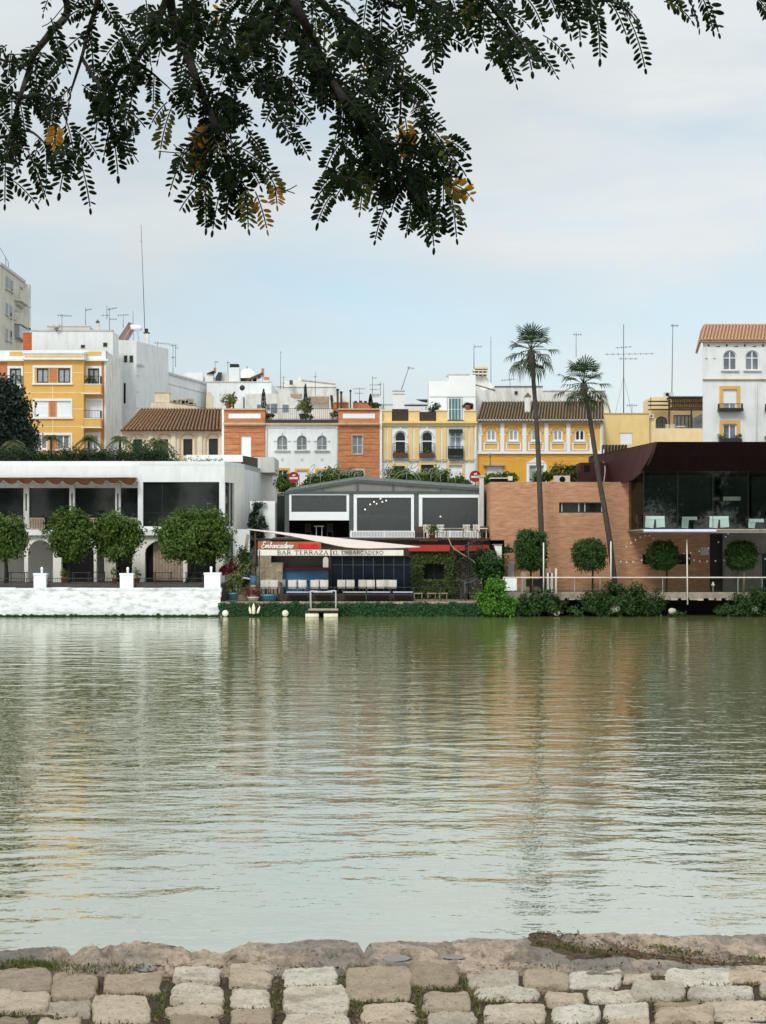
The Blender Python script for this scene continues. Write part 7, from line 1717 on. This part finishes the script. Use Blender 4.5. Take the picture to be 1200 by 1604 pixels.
t = thing('satellite_dish', 'grey satellite dish on the roof of the white penthouse', 'satellite dish', (X(89,140.4),140.4,Z(519,140.4)))
part(t, 'dish', 'greywall', lambda b: b.tube([P(89,510.5,140.2),P(89.6,510.8,140.32)], [.34,.30], 16)); part(t, 'arm', 'iron', lambda b: (b.tube([P(89,512,140.3),P(86,516,139.9),P(84,516.5,139.7)], .03, 4), b.tube([P(89,513,140.4),P(89,519,140.4)], .04, 5)))
# middle roofs
t = block('flat_roofed_house', 'white flat roofed building with a tall capped chimney block', 160, 324, 425, 599, 8, 'white'); part(t, 'lower_wing', 'white', lambda b: b.box(X(378,157), X(425,157), 157, 160, 7.8, Z(621,157)))
part(t, 'chimney_block', 'white', lambda b: b.pbox(160.5, 358.5, 375, 575.5, 599, 0, 1.4)); part(t, 'chimney_cap', 'darkgreen', lambda b: b.pbox(160.5, 360, 373.5, 570, 575.4, 0, 1.2))
part(t, 'niche', 'beige', lambda b: b.prism([P(322,650,157.5),P(333.5,650,157.5),P(333.5,620,157.5),P(331,615.5,157.5),P(327,614,157.5),P(323.5,616,157.5)], (0,.5,0)))
part(t, 'dish', 'iron', lambda b: b.ball(P(379.5,607.5,156.8), .27, 10, (1,.3,1.1))); part(t, 'pipe', 'iron', lambda b: b.tube([P(382,622,156.9),P(382,641,156.9)], .05, 5))
t = thing('lean_to_roof', 'dark brown lean-to roof on the white flat roof beside the capped chimney block', 'roof shelter', (X(398,161),161,Z(599,161)))
part(t, 'roof', 'brownwood', lambda b: b.prism([P(384,595,160.6),P(411,583,160.6),P(411,586.5,160.6),P(386,598,160.6)], (0,2,0))); part(t, 'posts', 'whiteold', lambda b: [b.pbox(160.8, x, x+1.6, y, 599, 0, .2) for x, y in ((402,590),(409,587),(394,594))]); part(t, 'back_panel', 'darkwood', lambda b: b.pbox(162, 377, 402, 592, 599, 0, .1))
part(t, 'end_block', 'whiteold', lambda b: b.pbox(161, 411.5, 421, 589, 600, 0, 1)); part(t, 'stack', 'terra', lambda b: (b.pbox(161, 409.5, 413.5, 577, 589, 0, .4), b.pbox(160.9, 414, 421, 590.5, 594, 0, .5)))
t = thing('roof_dome', 'low whitish dome of a roof lantern behind the lean-to roof', 'dome', (X(386,168),168,Z(600,168))); part(t, 'shell', 'whiteold', lambda b: b.ball(P(388,596,168), 1.15, 16, (1,1,1.15))); part(t, 'finial', 'iron', lambda b: b.tube([P(387,580,168),P(387,573,168)], [.1,.02], 6))
t = thing('roof_clutter_house', 'white roof storey with small sheds and a dark awning behind the party wall', 'building', (X(338,166),166,7.8)); part(t, 'wall', 'whiteold', lambda b: b.box(X(282,166), X(358,166), 166, 172, 7.8, Z(591,166)))
part(t, 'shed', 'whiteold', lambda b: b.pbox(165, 322, 334, 581, 600, 0, .9)); part(t, 'shed', 'white', lambda b: b.pbox(165.6, 290, 318, 583.5, 600, 0, 1.2)); part(t, 'shed', 'greywall', lambda b: b.pbox(165, 344, 357, 583.5, 600, 0, .9)); part(t, 'awning', 'iron', lambda b: b.prism([P(338,590,164.5),P(342,583,164.5),P(347,583,164.5),P(346,596,164.5),P(338,596,164.5)], (0,.4,0))); part(t, 'roof', 'darkblue', lambda b: b.prism([P(323,585,164.8),P(336,580,164.8),P(335,586,164.8)], (0,.6,0))); part(t, 'stack', 'terra', lambda b: b.pbox(165.5, 334.6, 338, 576, 584, 0, .4))
t = block('pale_terrace_house', 'pale pinkish white building with a sloping roof parapet behind the terrace railing', 168, 427, 526, 606, 8, 'whiteold'); part(t, 'gable', 'whitewarm', lambda b: b.prism([P(445,606,167.9),P(526,606,167.9),P(525,601,167.9),P(472,595,167.9),P(446,597,167.9)], (0,5,0))); part(t, 'coping_strip', 'greywall', lambda b: b.prism([P(526,601.6,167.8),P(525,600.2,167.8),P(472,594.2,167.8),P(472,595.6,167.8)], (0,.3,0)))
part(t, 'chimney', 'greenmetal', lambda b: b.pbox(167, 453.5, 458.5, 595.5, 602, 0, .5)); part(t, 'box', 'whitewarm', lambda b: b.pbox(168, 467.5, 471.5, 590, 596, 0, .4))
t = thing('white_terrace_wall', 'curved white terrace wall with small windows behind the roof garden railing', 'building', (X(440,150),150,7.8))
def f(b):
    pts = [P(384,670,150),P(484,670,150),P(484,645,150),P(474,633,150),P(460,624,150),P(446,618.5,150),P(430,616.5,150),P(384,617,150)]
    b.prism(pts, (0,4,0))
part(t, 'wall', 'whiteold', f)
for a, c, d, e in ((417,422.5,633,642),(424.5,434,632.5,647),(443,452,634,645),(403,408.5,634,641)): pwin(t, 150, a, c, d, e, 'greyglass')
t = block('balcony_house', 'white house with a brown timber screen on its roof behind the small roof trees', 155, 455, 541, 628, 6, 'whitewarm'); part(t, 'timber_screen', 'palewood', lambda b: b.pbox(154.5, 481, 516, 621, 631, 0, .1)); part(t, 'timber_screen', 'palewood', lambda b: b.pbox(154.6, 455, 473, 617, 625, 0, .1)); part(t, 'stair_wall', 'whitewarm', lambda b: b.prism([P(516,650,154),P(537,650,154),P(537,640,154),P(520,617,154),P(516,622,154)], (0,.6,0))); part(t, 'stair_panel', 'darkwood', lambda b: b.prism([P(517,619,153.9),P(521,619,153.9),P(524,640,153.9),P(519,640,153.9)], (0,.08,0)))
t = block('pink_block_house', 'low terracotta and pink rooftop walls above the second brick wing', 150, 522, 582, 631, 5, 'terra'); part(t, 'wall_patch', 'whitewarm', lambda b: b.pbox(150, 524, 548, 621, 631.5, 0, .5)); part(t, 'wall_patch', 'whitewarm', lambda b: b.pbox(149.9, 546.5, 553, 627, 645, 0, .3))
for x, y0, lb in ((529,609,'squat brown chimney above the pink rooftop wall'),(534.5,613,'tall dark brown chimney above the pink rooftop wall'),(549,610.5,'slim black capped flue between the rooftop walls'),(557,628,'first short stack on the terracotta rooftop block'),(565,627.5,'second short stack on the terracotta rooftop block'),(572.5,628,'third short stack on the terracotta rooftop block')):
    w2 = 1.6 if x != 549 else 1.1; yb = 632 if x > 550 else 640
    t = thing('chimney', lb, 'chimney', (X(x,149),149,Z(yb,149))); part(t, 'stack', 'brownwood' if x < 540 else 'greenmetal' if x == 549 else 'terra', lambda b: b.pbox(149, x-w2, x+w2, y0+3, yb, 0, .2)); part(t, 'cap', 'iron', lambda b: b.pbox(149, x-w2-.6, x+w2+.6, y0, y0+2.9, .03, .25))
t = block('white_tower_block', 'slim white rooftop tower behind the junction of brick wing and cream house', 147, 583.5, 595, 618.5, 3, 'whiteclean'); part(t, 'slot', 'greywall', lambda b: b.pbox(147, 584.5, 594, 620, 622, .02, -.003))
t = block('white_stack_block', 'white rooftop chimney block behind the wicker screens of the cream house', 140, 615.5, 633.5, 613, 2, 'whiteclean'); part(t, 'band', 'greywall', lambda b: b.pbox(140, 615, 634, 616, 617.5, .05, -.003))
t = block('low_white_house', 'low white roof walls behind the stepped parapet of the cream house', 150, 596, 674, 634, 5, 'white'); part(t, 'shade_roof', 'iron', lambda b: b.prism([P(651,625.5,148),P(672,625.5,148),P(672,631.5,148),P(660,629,148)], (0,.1,0))); part(t, 'beam', 'darkwood', lambda b: b.pbox(148, 630, 672, 634, 636, 0, .2))
# white upper house with green shutters
t = thing('white_upper_house', 'white upper storey with a green shuttered window rising behind the cream house', 'building', (X(708,131),133,7.8))
part(t, 'wall', 'whiteclean', lambda b: (b.box(X(672,131), X(703,131)-.002, 131.02, 135, 7.8, Z(597,131)), b.box(X(703,131), X(745,131), 131, 136, 7.8, Z(587.5,131)))); part(t, 'roof_edge', 'greywall', lambda b: b.pbox(131, 700, 736, 585.6, 588, .0, 1.5)); part(t, 'string_course', 'greywall', lambda b: b.pbox(131, 673, 745, 621, 621.8, .03, -.003))
w_ = window(t, 131, 702.5, 722.5, 623.5, 659, fm='alu', pm='greenglass', mull=3, trans=(.5,), t=.05, rec=-.09); part(w_, 'grille', 'iron', lambda b: ironrail(b, [(X(700.5,131),130.7),(X(724,131),130.7)], Z(659,131), 1.95, .16, .010, .016))
t = thing('stepped_block', 'cream brick lattice rooftop stack beside the white upper storey', 'building', (X(755,138),138,7.8)); part(t, 'wall', 'whiteold', lambda b: b.prism([P(737,660,138),P(771,660,138),P(771,603,138),P(762,590,138),P(737,587,138)], (0,4,0)))
def f(b):
    for y in (579,584): b.pbox(137.5, 741, 764-(y-579)*.4, y, y+2.2, 0, 1.2)
    b.pbox(137.4, 744, 765, 574.5, 577.5, 0, 1.4)
    for x in (742,748.5,755,761): b.pbox(137.6, x, x+2.4, 577.6, 588, 0, 1.0)
part(t, 'lattice', 'beige', f); part(t, 'core', 'iron', lambda b: b.pbox(137.9, 742.5, 761.5, 578, 588, 0, .6))
t = thing('weathered_wall_house', 'stained greyish white roof wall behind the mossy tiles', 'building', (X(800,136),136,7.8)); part(t, 'wall', 'whiteold', lambda b: b.prism([P(744,660,136),P(850,660,136),P(850,606,136),P(775,606,136),P(758,612,136),P(744,603,136)], (0,3,0))); part(t, 'coping', 'concrete', lambda b: (b.pbox(136, 775, 850.5, 604.5, 606, .08, .4), b.prism([P(744,603,135.95),P(776,612,135.95),P(776,610.5,135.95),P(744,601.5,135.95)], (0,.3,0))))
pwin(t, 136, 806, 811, 613, 618); block('white_back_wall', 'white roof wall behind the leaning palm crown and mossy tiles', 140, 850, 948, 613, 3, 'whiteold')
t = thing('gable_end_wall', 'white raised gable wall with grey coping at the end of the mossy roof', 'wall', (X(946,134),134,7.8)); part(t, 'panel', 'whiteold', lambda b: b.prism([P(918,635,132.5),P(956,650,132.5),P(950,625,132.5),P(946,620,132.5),P(918,620,132.5)], (0,2,0))); part(t, 'coping', 'greywall', lambda b: b.tube([P(916,619.5,132.4),P(946,619.5,132.4),P(951,626,132.4),P(957,650,132.4)], .07, 6))
# antennas
def antenna(lb, x, yt, yb, Y, arms=(), lean=0, r=.022, m='iron', xb=None):
    xb = x if xb is None else xb
    t = thing('antenna', lb, 'antenna', (X(xb,Y),Y,Z(yb,Y)), 'roof aerials')
    part(t, 'mast', m, lambda b: b.tube([P(xb,yb,Y),P(x,yt,Y)], [r*1.3, r*.8], 5))
    for y, a, c, n, dy in arms:
        def f(b):
            b.tube([P(x+a,y,Y),P(x+c,y+dy,Y)], .016, 4)
            for i in range(n):
                k = (i+.5)/n; q = P(x+a+(c-a)*k, y+dy*k, Y); b.tube([q+V(0,-.22,-.12), q+V(0,.22,.12)], .011, 3)
                b.tube([q+V(0,0,-.13*(1-k*.4)), q+V(0,0,.13*(1-k*.4))], .011, 3)
        part(t, 'aerial', m, f)
antenna('very tall thin mast rising beside the black capped chimney', 221, 352, 520, 147, [(378,-1.5,1.5,0,0)], r=.026, xb=227)
antenna('aerial with a long boom above the satellite dish', 97, 492, 520, 142, [(494,-7,16,7,1)])
antenna('short aerial between the dish and the slim chimney', 134, 482, 512, 145, [(486,0,10,4,-2)])
antenna('tall double aerial between slim chimney and solar heater', 171.5, 482, 520, 143, [(485,-3,12,5,-3),(500,0,12,3,0)])
antenna('thin vertical aerial close to the tall double aerial', 167.5, 478, 500, 144, [(494,-9,4,2,0)])
antenna('low broad aerial behind the solar heater', 193, 492, 514, 150, [(494,-9,9,5,-1)])
antenna('bare thin rod above the solar heater', 208.5, 487, 510, 150)
antenna('pair mast on the stepped party wall, with a dense aerial', 271, 538, 585, 153, [(541,-4,6,4,0),(560,-3,3,2,0)]); antenna('second mast on the stepped party wall, slightly taller', 275, 540, 575, 154, [(545,-1,4,2,0)]); antenna('low broad aerial on the upper party wall', 247, 535, 549, 150, [(537,-6,20,6,2)])
antenna('thin aerial behind the small sheds', 337, 565, 585, 168, [(567,-1,5,3,0)]); antenna('thin aerial beside the capped chimney block', 357, 566, 585, 168, [(568,-2,3,2,0)])
antenna('tall slender rod above the pale sloping parapet', 439.5, 550, 610, 165, [(552,-.5,2,0,0)]); antenna('scaffold like twin mast on the pale roof', 444, 590, 610, 165, [(591,-3,3,1,0),(600,-3,3,1,0)]); antenna('thin rod behind the roof garden', 494, 582, 622, 165, [(590,-3,3,2,0)])
antenna('dense multi rod aerial above the pink rooftop wall', 583.5, 590, 622, 155, [(592,-1,7,3,0),(603,-5,12,5,0),(610,-5,10,4,0)]); antenna('plain rod right behind the slim white tower', 596, 598, 620, 155, [(602,-4,2,2,0)]); antenna('bare rod beside the slim white tower', 601, 600, 640, 150); antenna('faint broad aerial between flue and rooftop tower', 563, 607, 630, 158, [(609,-10,10,6,0),(616,-8,6,4,0)])
antenna('leaning mast with a small dense head above the cream house', 641, 574, 640, 141, [(576,-3,8,5,1)], xb=619, r=.03)
antenna('mast with a side arm beside the brick lattice stack', 742.5, 540, 590, 138, [(543,0,13,3,0)], r=.028); antenna('tall bare rod behind the brick lattice stack', 769, 527, 600, 141, [(536,-.8,.8,0,0)]); antenna('low wide aerial behind the mossy ridge', 799, 592, 608, 142, [(596,-14,8,6,-2)]); antenna('short aerial above the stained roof wall', 844, 580, 607, 142, [(582,-1,2,1,0)])
antenna('aerial above the leaning palm crown', 902.5, 521, 560, 143, [(524,-5,9,4,0)]); antenna('huge crossed aerial mast above the plain yellow house', 977, 508, 650, 133, [(555,-30,48,9,-1),(545,-13,13,4,-2),(562,-8,22,4,0)], r=.035); antenna('tall mast with a small head above the brown pergola', 1054, 508, 616, 133, [(510,-3,9,5,0)], r=.03, xb=1052.5); antenna('low faint aerial behind the plain yellow house', 990, 632, 650, 140, [(635,-9,9,5,0)])
b = MB(); b.tube([P(977,590,133),P(964,648,132.8)], .012, 3); b.tube([P(977,590,133),P(990,648,133.5)], .012, 3); tag(b.build('guy_wires', M['iron']), 'thin stay wires of the huge crossed aerial', 'wires')
# roof garden
def column(lb, x, y0, y1, Y, w2):
    t = thing('potted_cypress', lb, 'tree', (X(x,Y),Y,Z(y1,Y)), 'slim cypresses on the roofs'); part(t, 'pot', 'terrapot', lambda b: b.lathe(P(x,y1,Y), [(.12,0),(.18,.3)], 10))
    b = MB(); h = (y1-y0)*Y/F; zc = Z(y1,Y)+.25
    for i in range(700): k = random.random(); r = w2*(1-k)**.5*min(1, .3+k*4); a = rnd(0, 6.28); b.leaf(V(X(x,Y)+r*math.cos(a), Y+r*math.sin(a), zc+k*(h-.25)), V(rnd(-.3,.3), rnd(-.3,.3), 1).normalized(), rdir(), .16, .05)
    b.build('crown', M['leafcon'], t)
column('slim dark cypress at the junction of first brick wing and white roof terrace', 413, 611, 648, 128.5, .22); column('slim dark cypress rising above the small lemon tree', 478.5, 603, 646, 131, .18); column('slim dark cypress before the white rooftop tower', 580.5, 619, 642, 130, .2)
def potted(lb, x, y0, y1, Y, rx, m, potm='terrapot', n=420):
    t = thing('potted_plant', lb, 'plant', (X(x,Y),Y,Z(y1,Y)), 'potted plants on the roofs'); part(t, 'pot', potm, lambda b: b.lathe(P(x,y1,Y), [(.16,0),(.26,.42),(.28,.46)], 10)); part(t, 'stem', 'bark', lambda b: b.tube([P(x,y1,Y)+V(0,0,.4),P(x,(y0+y1)/2,Y)], .03, 5))
    h = (y1-y0)*Y/F; b = MB(); leaves(b, (X(x,Y),Y,Z(y0,Y)-h*.33), (rx,rx,h*.33), n, .18, 16, .3); b.build('foliage', M[m], t)
potted('small lemon tree in a dark tub on the white roof terrace', 473, 628, 657, 126.5, .45, 'leafpot', 'iron'); potted('leafy tree beside the slim cypress on the white roof terrace', 481.5, 622, 657, 127, .35, 'leafbush'); potted('round dark bush in a white tub by the first brick wing', 421.5, 648, 658, 126.2, .45, 'leafbush', 'plastic'); potted('round dark bush in a white tub in the middle of the roof terrace', 482, 650, 658, 126.2, .4, 'leafbush', 'plastic'); potted('round dark bush by the second brick wing on the roof terrace', 526, 645, 657, 126.2, .4, 'leafbush', 'plastic')
potted('bright yucca on the roof behind the first brick wing', 358, 617, 642, 127, .6, 'leafpot', 'terrapot', 500); potted('round green bush on the roof of the second brick wing', 587, 632, 642, 127.5, .4, 'leafbush'); potted('dark bushy plant between the parapets of the cream house', 680, 630, 658, 127, .55, 'leafcon'); potted('dark bush in a pot on the cream parapet beside the shutters', 733, 632, 644, 126, .42, 'leafcon')
b = MB(); b.tube([P(365.5,640,128),P(365.5,617,128),P(368,614,128)], .08, 6); tag(b.build('vent_pipe', M['brownwood']), 'bent dark vent pipe beside the yucca on the roof', 'pipe')
# ================================================================== locust tree on the near quay, its boughs hanging into view
random.seed(23)
TB = V(-3.2, 3.6, QZ-.03)
t = thing('locust_tree', 'dark backlit locust branches with rows of small oval leaves hanging over the river', 'tree', TB)
wood, lf = MB(), MB()
top = V(-2.2, 3.9, 7.6)
wood.tube(curve([TB, TB+V(.1,.1,1.6), TB+V(.4,.15,3.2), top], 8), [.24-.10*i/24 for i in range(25)], 12)
BR = [([(-70,-330),(40,-120),(105,5),(80,50),(54,85),(42,120),(31,154),(19,200),(8,235)], 5.0, .016),
      ([(130,-260),(155,-60),(152,4),(139,46),(128,90),(112,140)], 4.7, .012),
      ([(300,-300),(275,-60),(242,46),(225,75),(208,100),(192,112),(178,140)], 4.8, .015),
      ([(250,-340),(262,-60),(274,42),(296,92),(310,130),(325,165),(334,190),(345,222),(356,255),(368,285)], 4.5, .017),
      ([(330,-300),(360,-90),(433,20),(465,55),(500,96),(530,140),(545,165)], 4.7, .014),
      ([(380,-320),(420,-100),(466,11),(490,60),(510,108),(535,150),(560,186),(585,222),(608,250),(632,285),(648,312)], 4.6, .017),
      ([(430,-320),(455,-90),(504,5),(535,25),(560,42),(582,70),(600,110),(628,135),(650,160)], 4.9, .014),
      ([(600,-260),(560,-60),(620,10),(650,-10),(700,20),(745,15)], 4.6, .012),
      ([(700,-280),(720,-80),(760,-5),(783,27),(800,48),(818,66)], 4.4, .011),
      ([(860,-260),(840,-80),(850,-20),(905,-18),(940,-2),(962,4)], 4.4, .010),
      ([(1010,-200),(1020,-60),(1050,-12),(1100,-14),(1180,-12)], 4.4, .009),
      ([(20,-260),(-40,-60),(-30,60),(10,96),(50,84)], 5.1, .010), ([(-80,-100),(-60,120),(-20,170),(15,160)], 5.1, .009), ([(-90,60),(-50,200),(0,215),(45,205),(78,232)], 5.1, .010),
      ([(334,190),(318,208),(300,232),(288,240)], 4.5, .006), ([(585,222),(612,225),(648,228),(672,240)], 4.6, .008), ([(128,90),(146,120),(164,150),(176,205)], 4.7, .007), ([(208,100),(232,110),(262,135)], 4.8, .007), ([(31,154),(62,148),(90,160),(104,190)], 5.0, .007)]
bough = []
for pl, Y, r in BR:
    pts = curve([P(x, y, Y + .12*math.sin(i*1.9+x)) for i, (x, y) in enumerate(pl)], 5)
    wood.tube(pts, [r*(1-.75*i/len(pts)) for i in range(len(pts))], 6); bough.append(pts)
    if r >= .012: wood.tube(curve([top, (top+pts[0])*.5+V(0,0,.5), pts[0]], 6), [.09-.065*i/12 for i in range(13)], 7)
def pinnate(p, d, nrm, Lr, n, lw, mi, mid=True, sz=1.0):
    "one compound leaf: drooping rachis with n pairs of oval leaflets"
    d = d.normalized(); side = d.cross(nrm).normalized(); nrm = side.cross(d).normalized(); q = Vector(p); step = Lr/(n+1); pts = [q.copy()]
    for i in range(n+1):
        d = (d + V(0,0,-.10)).normalized(); q = q + d*step; pts.append(q.copy())
        side = (side - d*side.dot(d)).normalized(); nr = side.cross(d).normalized()
        L_ = lw*rnd(.85,1.12)*(1 if 0 < i < n-1 else .8)*sz
        for s in ((-1, 1) if i < n else (0,)):
            if random.random() < .04: continue
            o = (side*s*.93 + d*(.42 if s else 1) + nr*rnd(-.25,.25) + V(0,0,-.12)).normalized()
            sd = o.cross(nr).normalized(); tw = rnd(-.5,.5); sd = (sd*math.cos(tw) + nr*math.sin(tw)); w_ = L_*rnd(.34,.44)
            b0 = q + o*L_*.10; cup = o.cross(sd)*L_*.05
            lf.mi = mi
            ring = [b0, b0+o*L_*.22+sd*w_*.40, b0+o*L_*.55+sd*w_*.5, b0+o*L_*.84+sd*w_*.33, b0+o*L_*.97, b0+o*L_*.84-sd*w_*.33, b0+o*L_*.55-sd*w_*.5, b0+o*L_*.22-sd*w_*.40, b0+o*L_*.5-cup]
            lf.add(ring, [(k, (k+1) % 8, 8) for k in range(8)])
    wood.tube(pts, [.0022]*len(pts), 3)
def spray(x, y, Y, dx, dy, k=1.0, mi=0, n=None):
    "leaf that starts at pixel x,y of depth Y and heads along (dx, dy) in the picture plane"
    d = V(dx, rnd(-.55,.55), -dy); nrm = V(rnd(-.6,.6), -1+rnd(-.5,.5), rnd(-.4,.6))
    if abs(d.normalized().dot(nrm.normalized())) > .95: nrm = V(0,0,1)
    pinnate(P(x, y, Y), d, nrm, rnd(.10,.15)*k, n or random.randint(6,9), rnd(.027,.034)*(.85+.15*k), mi)
# leaves all along the twigs
for bi, pts in enumerate(bough):
    k = len(pts); a0 = next((i for i, p in enumerate(pts) if p.z < CZ + 1005*p.y/F), 0)
    for i in range(a0, k-1):
        p, q = pts[i], pts[i+1]; tn = (q-p).normalized()
        for s in (-1, 1):
            if random.random() < (.60 if p.x > -.62 else .74): continue
            sd = V(tn.z, 0, -tn.x)*s
            d = tn*rnd(.2,.9) + sd*rnd(.5,1.1) + V(0,rnd(-.5,.5),-.35)
            pinnate(p.lerp(q, random.random()), d, V(rnd(-.5,.5),-1,rnd(-.3,.6)), rnd(.09,.14), random.randint(5,8), rnd(.026,.032), 1 if random.random() < .05 else 0)
    pinnate(pts[-1], pts[-1]-pts[-2], V(0,-1,.3), .13, 8, .034, 0)
# the thick clusters: centre x, y, half width, half height, number of leaves, turning share
CL = [(330,40,110,60,84,0),(400,110,80,75,76,.03),(430,60,70,60,52,0),(380,175,62,45,52,.06),(455,150,50,50,40,.03),(360,215,42,30,20,.12),(345,262,30,26,16,.25),(330,300,26,24,10,.25),(392,290,36,26,18,.42),(425,215,30,26,16,.2),
      (205,110,60,35,36,.02),(160,140,60,40,44,.02),(185,170,30,32,26,.05),(100,105,50,45,20,.02),(90,40,60,30,14,0),(160,40,60,32,24,0),(245,45,50,50,30,.03),(180,205,16,28,12,0),(60,145,36,26,12,.1),(20,225,34,36,24,.03),(70,222,44,22,18,.06),(105,240,26,20,10,.05),(45,280,34,24,16,.02),(15,290,20,14,8,0),(120,262,14,24,8,0),(14,98,22,9,6,0),(15,165,14,12,5,0),
      (210,60,40,40,18,0),(545,60,50,30,20,0),(510,30,60,30,18,0),(600,75,34,36,30,0),(618,120,26,30,22,0),(635,150,20,22,14,0),(645,50,28,42,14,0),(672,80,14,30,7,0),(545,130,40,36,16,.03),(580,190,40,30,22,.04),(610,210,40,34,26,.06),(655,215,36,26,24,.08),(680,240,32,26,18,.12),(540,265,34,32,24,.12),(560,300,34,28,16,.22),(615,270,36,34,24,.05),(645,285,34,34,28,.04),(668,305,26,30,18,.08),(690,290,26,24,14,.1),(640,315,28,22,10,.06),(600,300,20,22,7,.08),
      (735,15,50,18,26,0),(680,10,40,16,16,0),(770,20,26,16,10,0),(832,82,28,16,16,0),(800,95,16,22,8,0),(840,10,26,12,8,0),(880,6,30,12,9,0),(925,22,18,20,5,0)]
for cx, cy, rx, ry, n, turn in CL:
    Yc = 4.7 + rnd(-.25,.25)
    for _ in range(max(2, round(n*(.34 if n > 50 else .22 if cx > 240 else .11)))):
        x, y = random.gauss(cx, rx*.50), random.gauss(cy-26, ry*.44); a = rnd(0, 2*math.pi)
        dx, dy = math.cos(a), math.sin(a)*.7 + .55
        m_ = 0
        if random.random() < turn*.8: m_ = 1 if random.random() < .6 else 2
        spray(x, y, Yc+rnd(-.35,.35), dx, dy, rnd(.75,1.05), m_)
# leaves that stand out alone
for x, y, dx, dy, k, m_ in ((985,28,.45,.8,1.25,0),(905,8,.05,1,.8,0),(935,15,.1,1,1.0,0),(870,4,.6,.5,.8,0),(780,22,-.25,1,.9,0),(712,18,-.55,.8,.9,0),(1040,2,1,.05,.7,0),(1185,-4,.8,.5,.6,0),(660,20,.35,1,1.3,0),(672,48,.3,1,1.0,0),(270,165,-.4,.9,.95,1),(262,160,-.7,.7,.8,1),(335,200,-.8,.35,.75,2),(328,212,-.7,.6,.7,2),(690,285,.9,.25,.8,1),(705,288,.9,.1,.6,2),(700,318,.9,.4,.7,1),(672,318,.15,1,1.0,0),(690,312,-.1,1,.8,0),(605,322,-.5,.9,.8,0),(650,315,-.4,.9,.8,0),(125,250,.35,.95,1.0,0),(110,235,-.3,1,1.0,0),(400,300,.4,.8,.8,2),(385,295,.1,1,.9,1),(345,300,-.3,1,.8,0),(330,285,-.6,.8,.8,1),(322,300,.0,1,.9,0),(90,195,-.2,.9,.5,2),(415,265,.6,.7,.8,1),(430,290,.2,.9,.5,2),(560,245,-.6,.8,.9,1),(575,270,-.3,.9,.9,1),(525,300,-.7,.7,.8,0),(205,190,.3,.9,.5,0)):
    spray(x, y, 4.5, dx, dy, k, m_, 9 if k > 1 else None)
# bare tips
for pl in ([(330,222),(300,238),(285,240),(248,237)],[(285,240),(272,226)],[(405,285),(430,292),(462,303)],[(430,292),(448,298),(465,290)],[(196,215),(208,240),(217,254)],[(620,215),(650,210),(668,206)],[(50,200),(30,190),(12,186)],[(54,85),(44,84),(20,86)],[(75,280),(70,300),(60,318)],[(100,10),(80,34),(66,42)]):
    wood.tube(curve([P(x, y, 4.6) for x, y in pl], 3), .0018, 3)
# the crown goes on above the picture
for _ in range(380):
    x, y, Y = rnd(-900,1250), rnd(-420,-110), rnd(3.2,6.6)
    if y > -220 and x > 700: continue
    a = rnd(0, 2*math.pi); lfp = P(x, y, Y)
    pinnate(lfp, V(math.cos(a), math.sin(a), -.5), V(rnd(-.5,.5),rnd(-.5,.5),1), .16, 5, .05, 0, sz=1.25)
for _ in range(500):
    p = V(rnd(-8.5,-3.4), rnd(-2,5), rnd(7.0,9.4)); a = rnd(0, 2*math.pi)
    pinnate(p, V(math.cos(a), math.sin(a), -.3), V(rnd(-.5,.5),rnd(-.5,.5),1), .24, 4, .10, 0, sz=1.3)
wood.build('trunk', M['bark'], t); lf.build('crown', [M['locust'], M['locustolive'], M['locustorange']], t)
# ================================================================== shade trees on the near bank, behind the viewpoint (they show in the windows across the river)
def shade(seed):
    random.seed(seed)
    o = thing('plane_tree', 'tall spreading shade tree on the near bank behind the viewpoint', 'tree', (0,-24,QZ-.03), 'shade trees on the near bank')
    part(o, 'trunk', 'bark', lambda b: limbs(b, (0,-24,QZ-.03), (.3,-24,9.5), .42, 6, (4,4,3.5)))
    b = MB(); leaves(b, (0,-24,13.5), (5.2,4.5,5.2), 5200, .62, 90, .2, .3); b.build('crown', M['leafbush'], o); return o
a_ = shade(5)
for i, x in enumerate((-62,-49,-37,-22,-11,13,24,36,45,53,61,70,80)):
    k = a_ if i == 0 else dup(a_, rz=i*1.3, sc=rnd(.8,1.2))
    k.location = (x, -24+rnd(-5,4), QZ-.03)
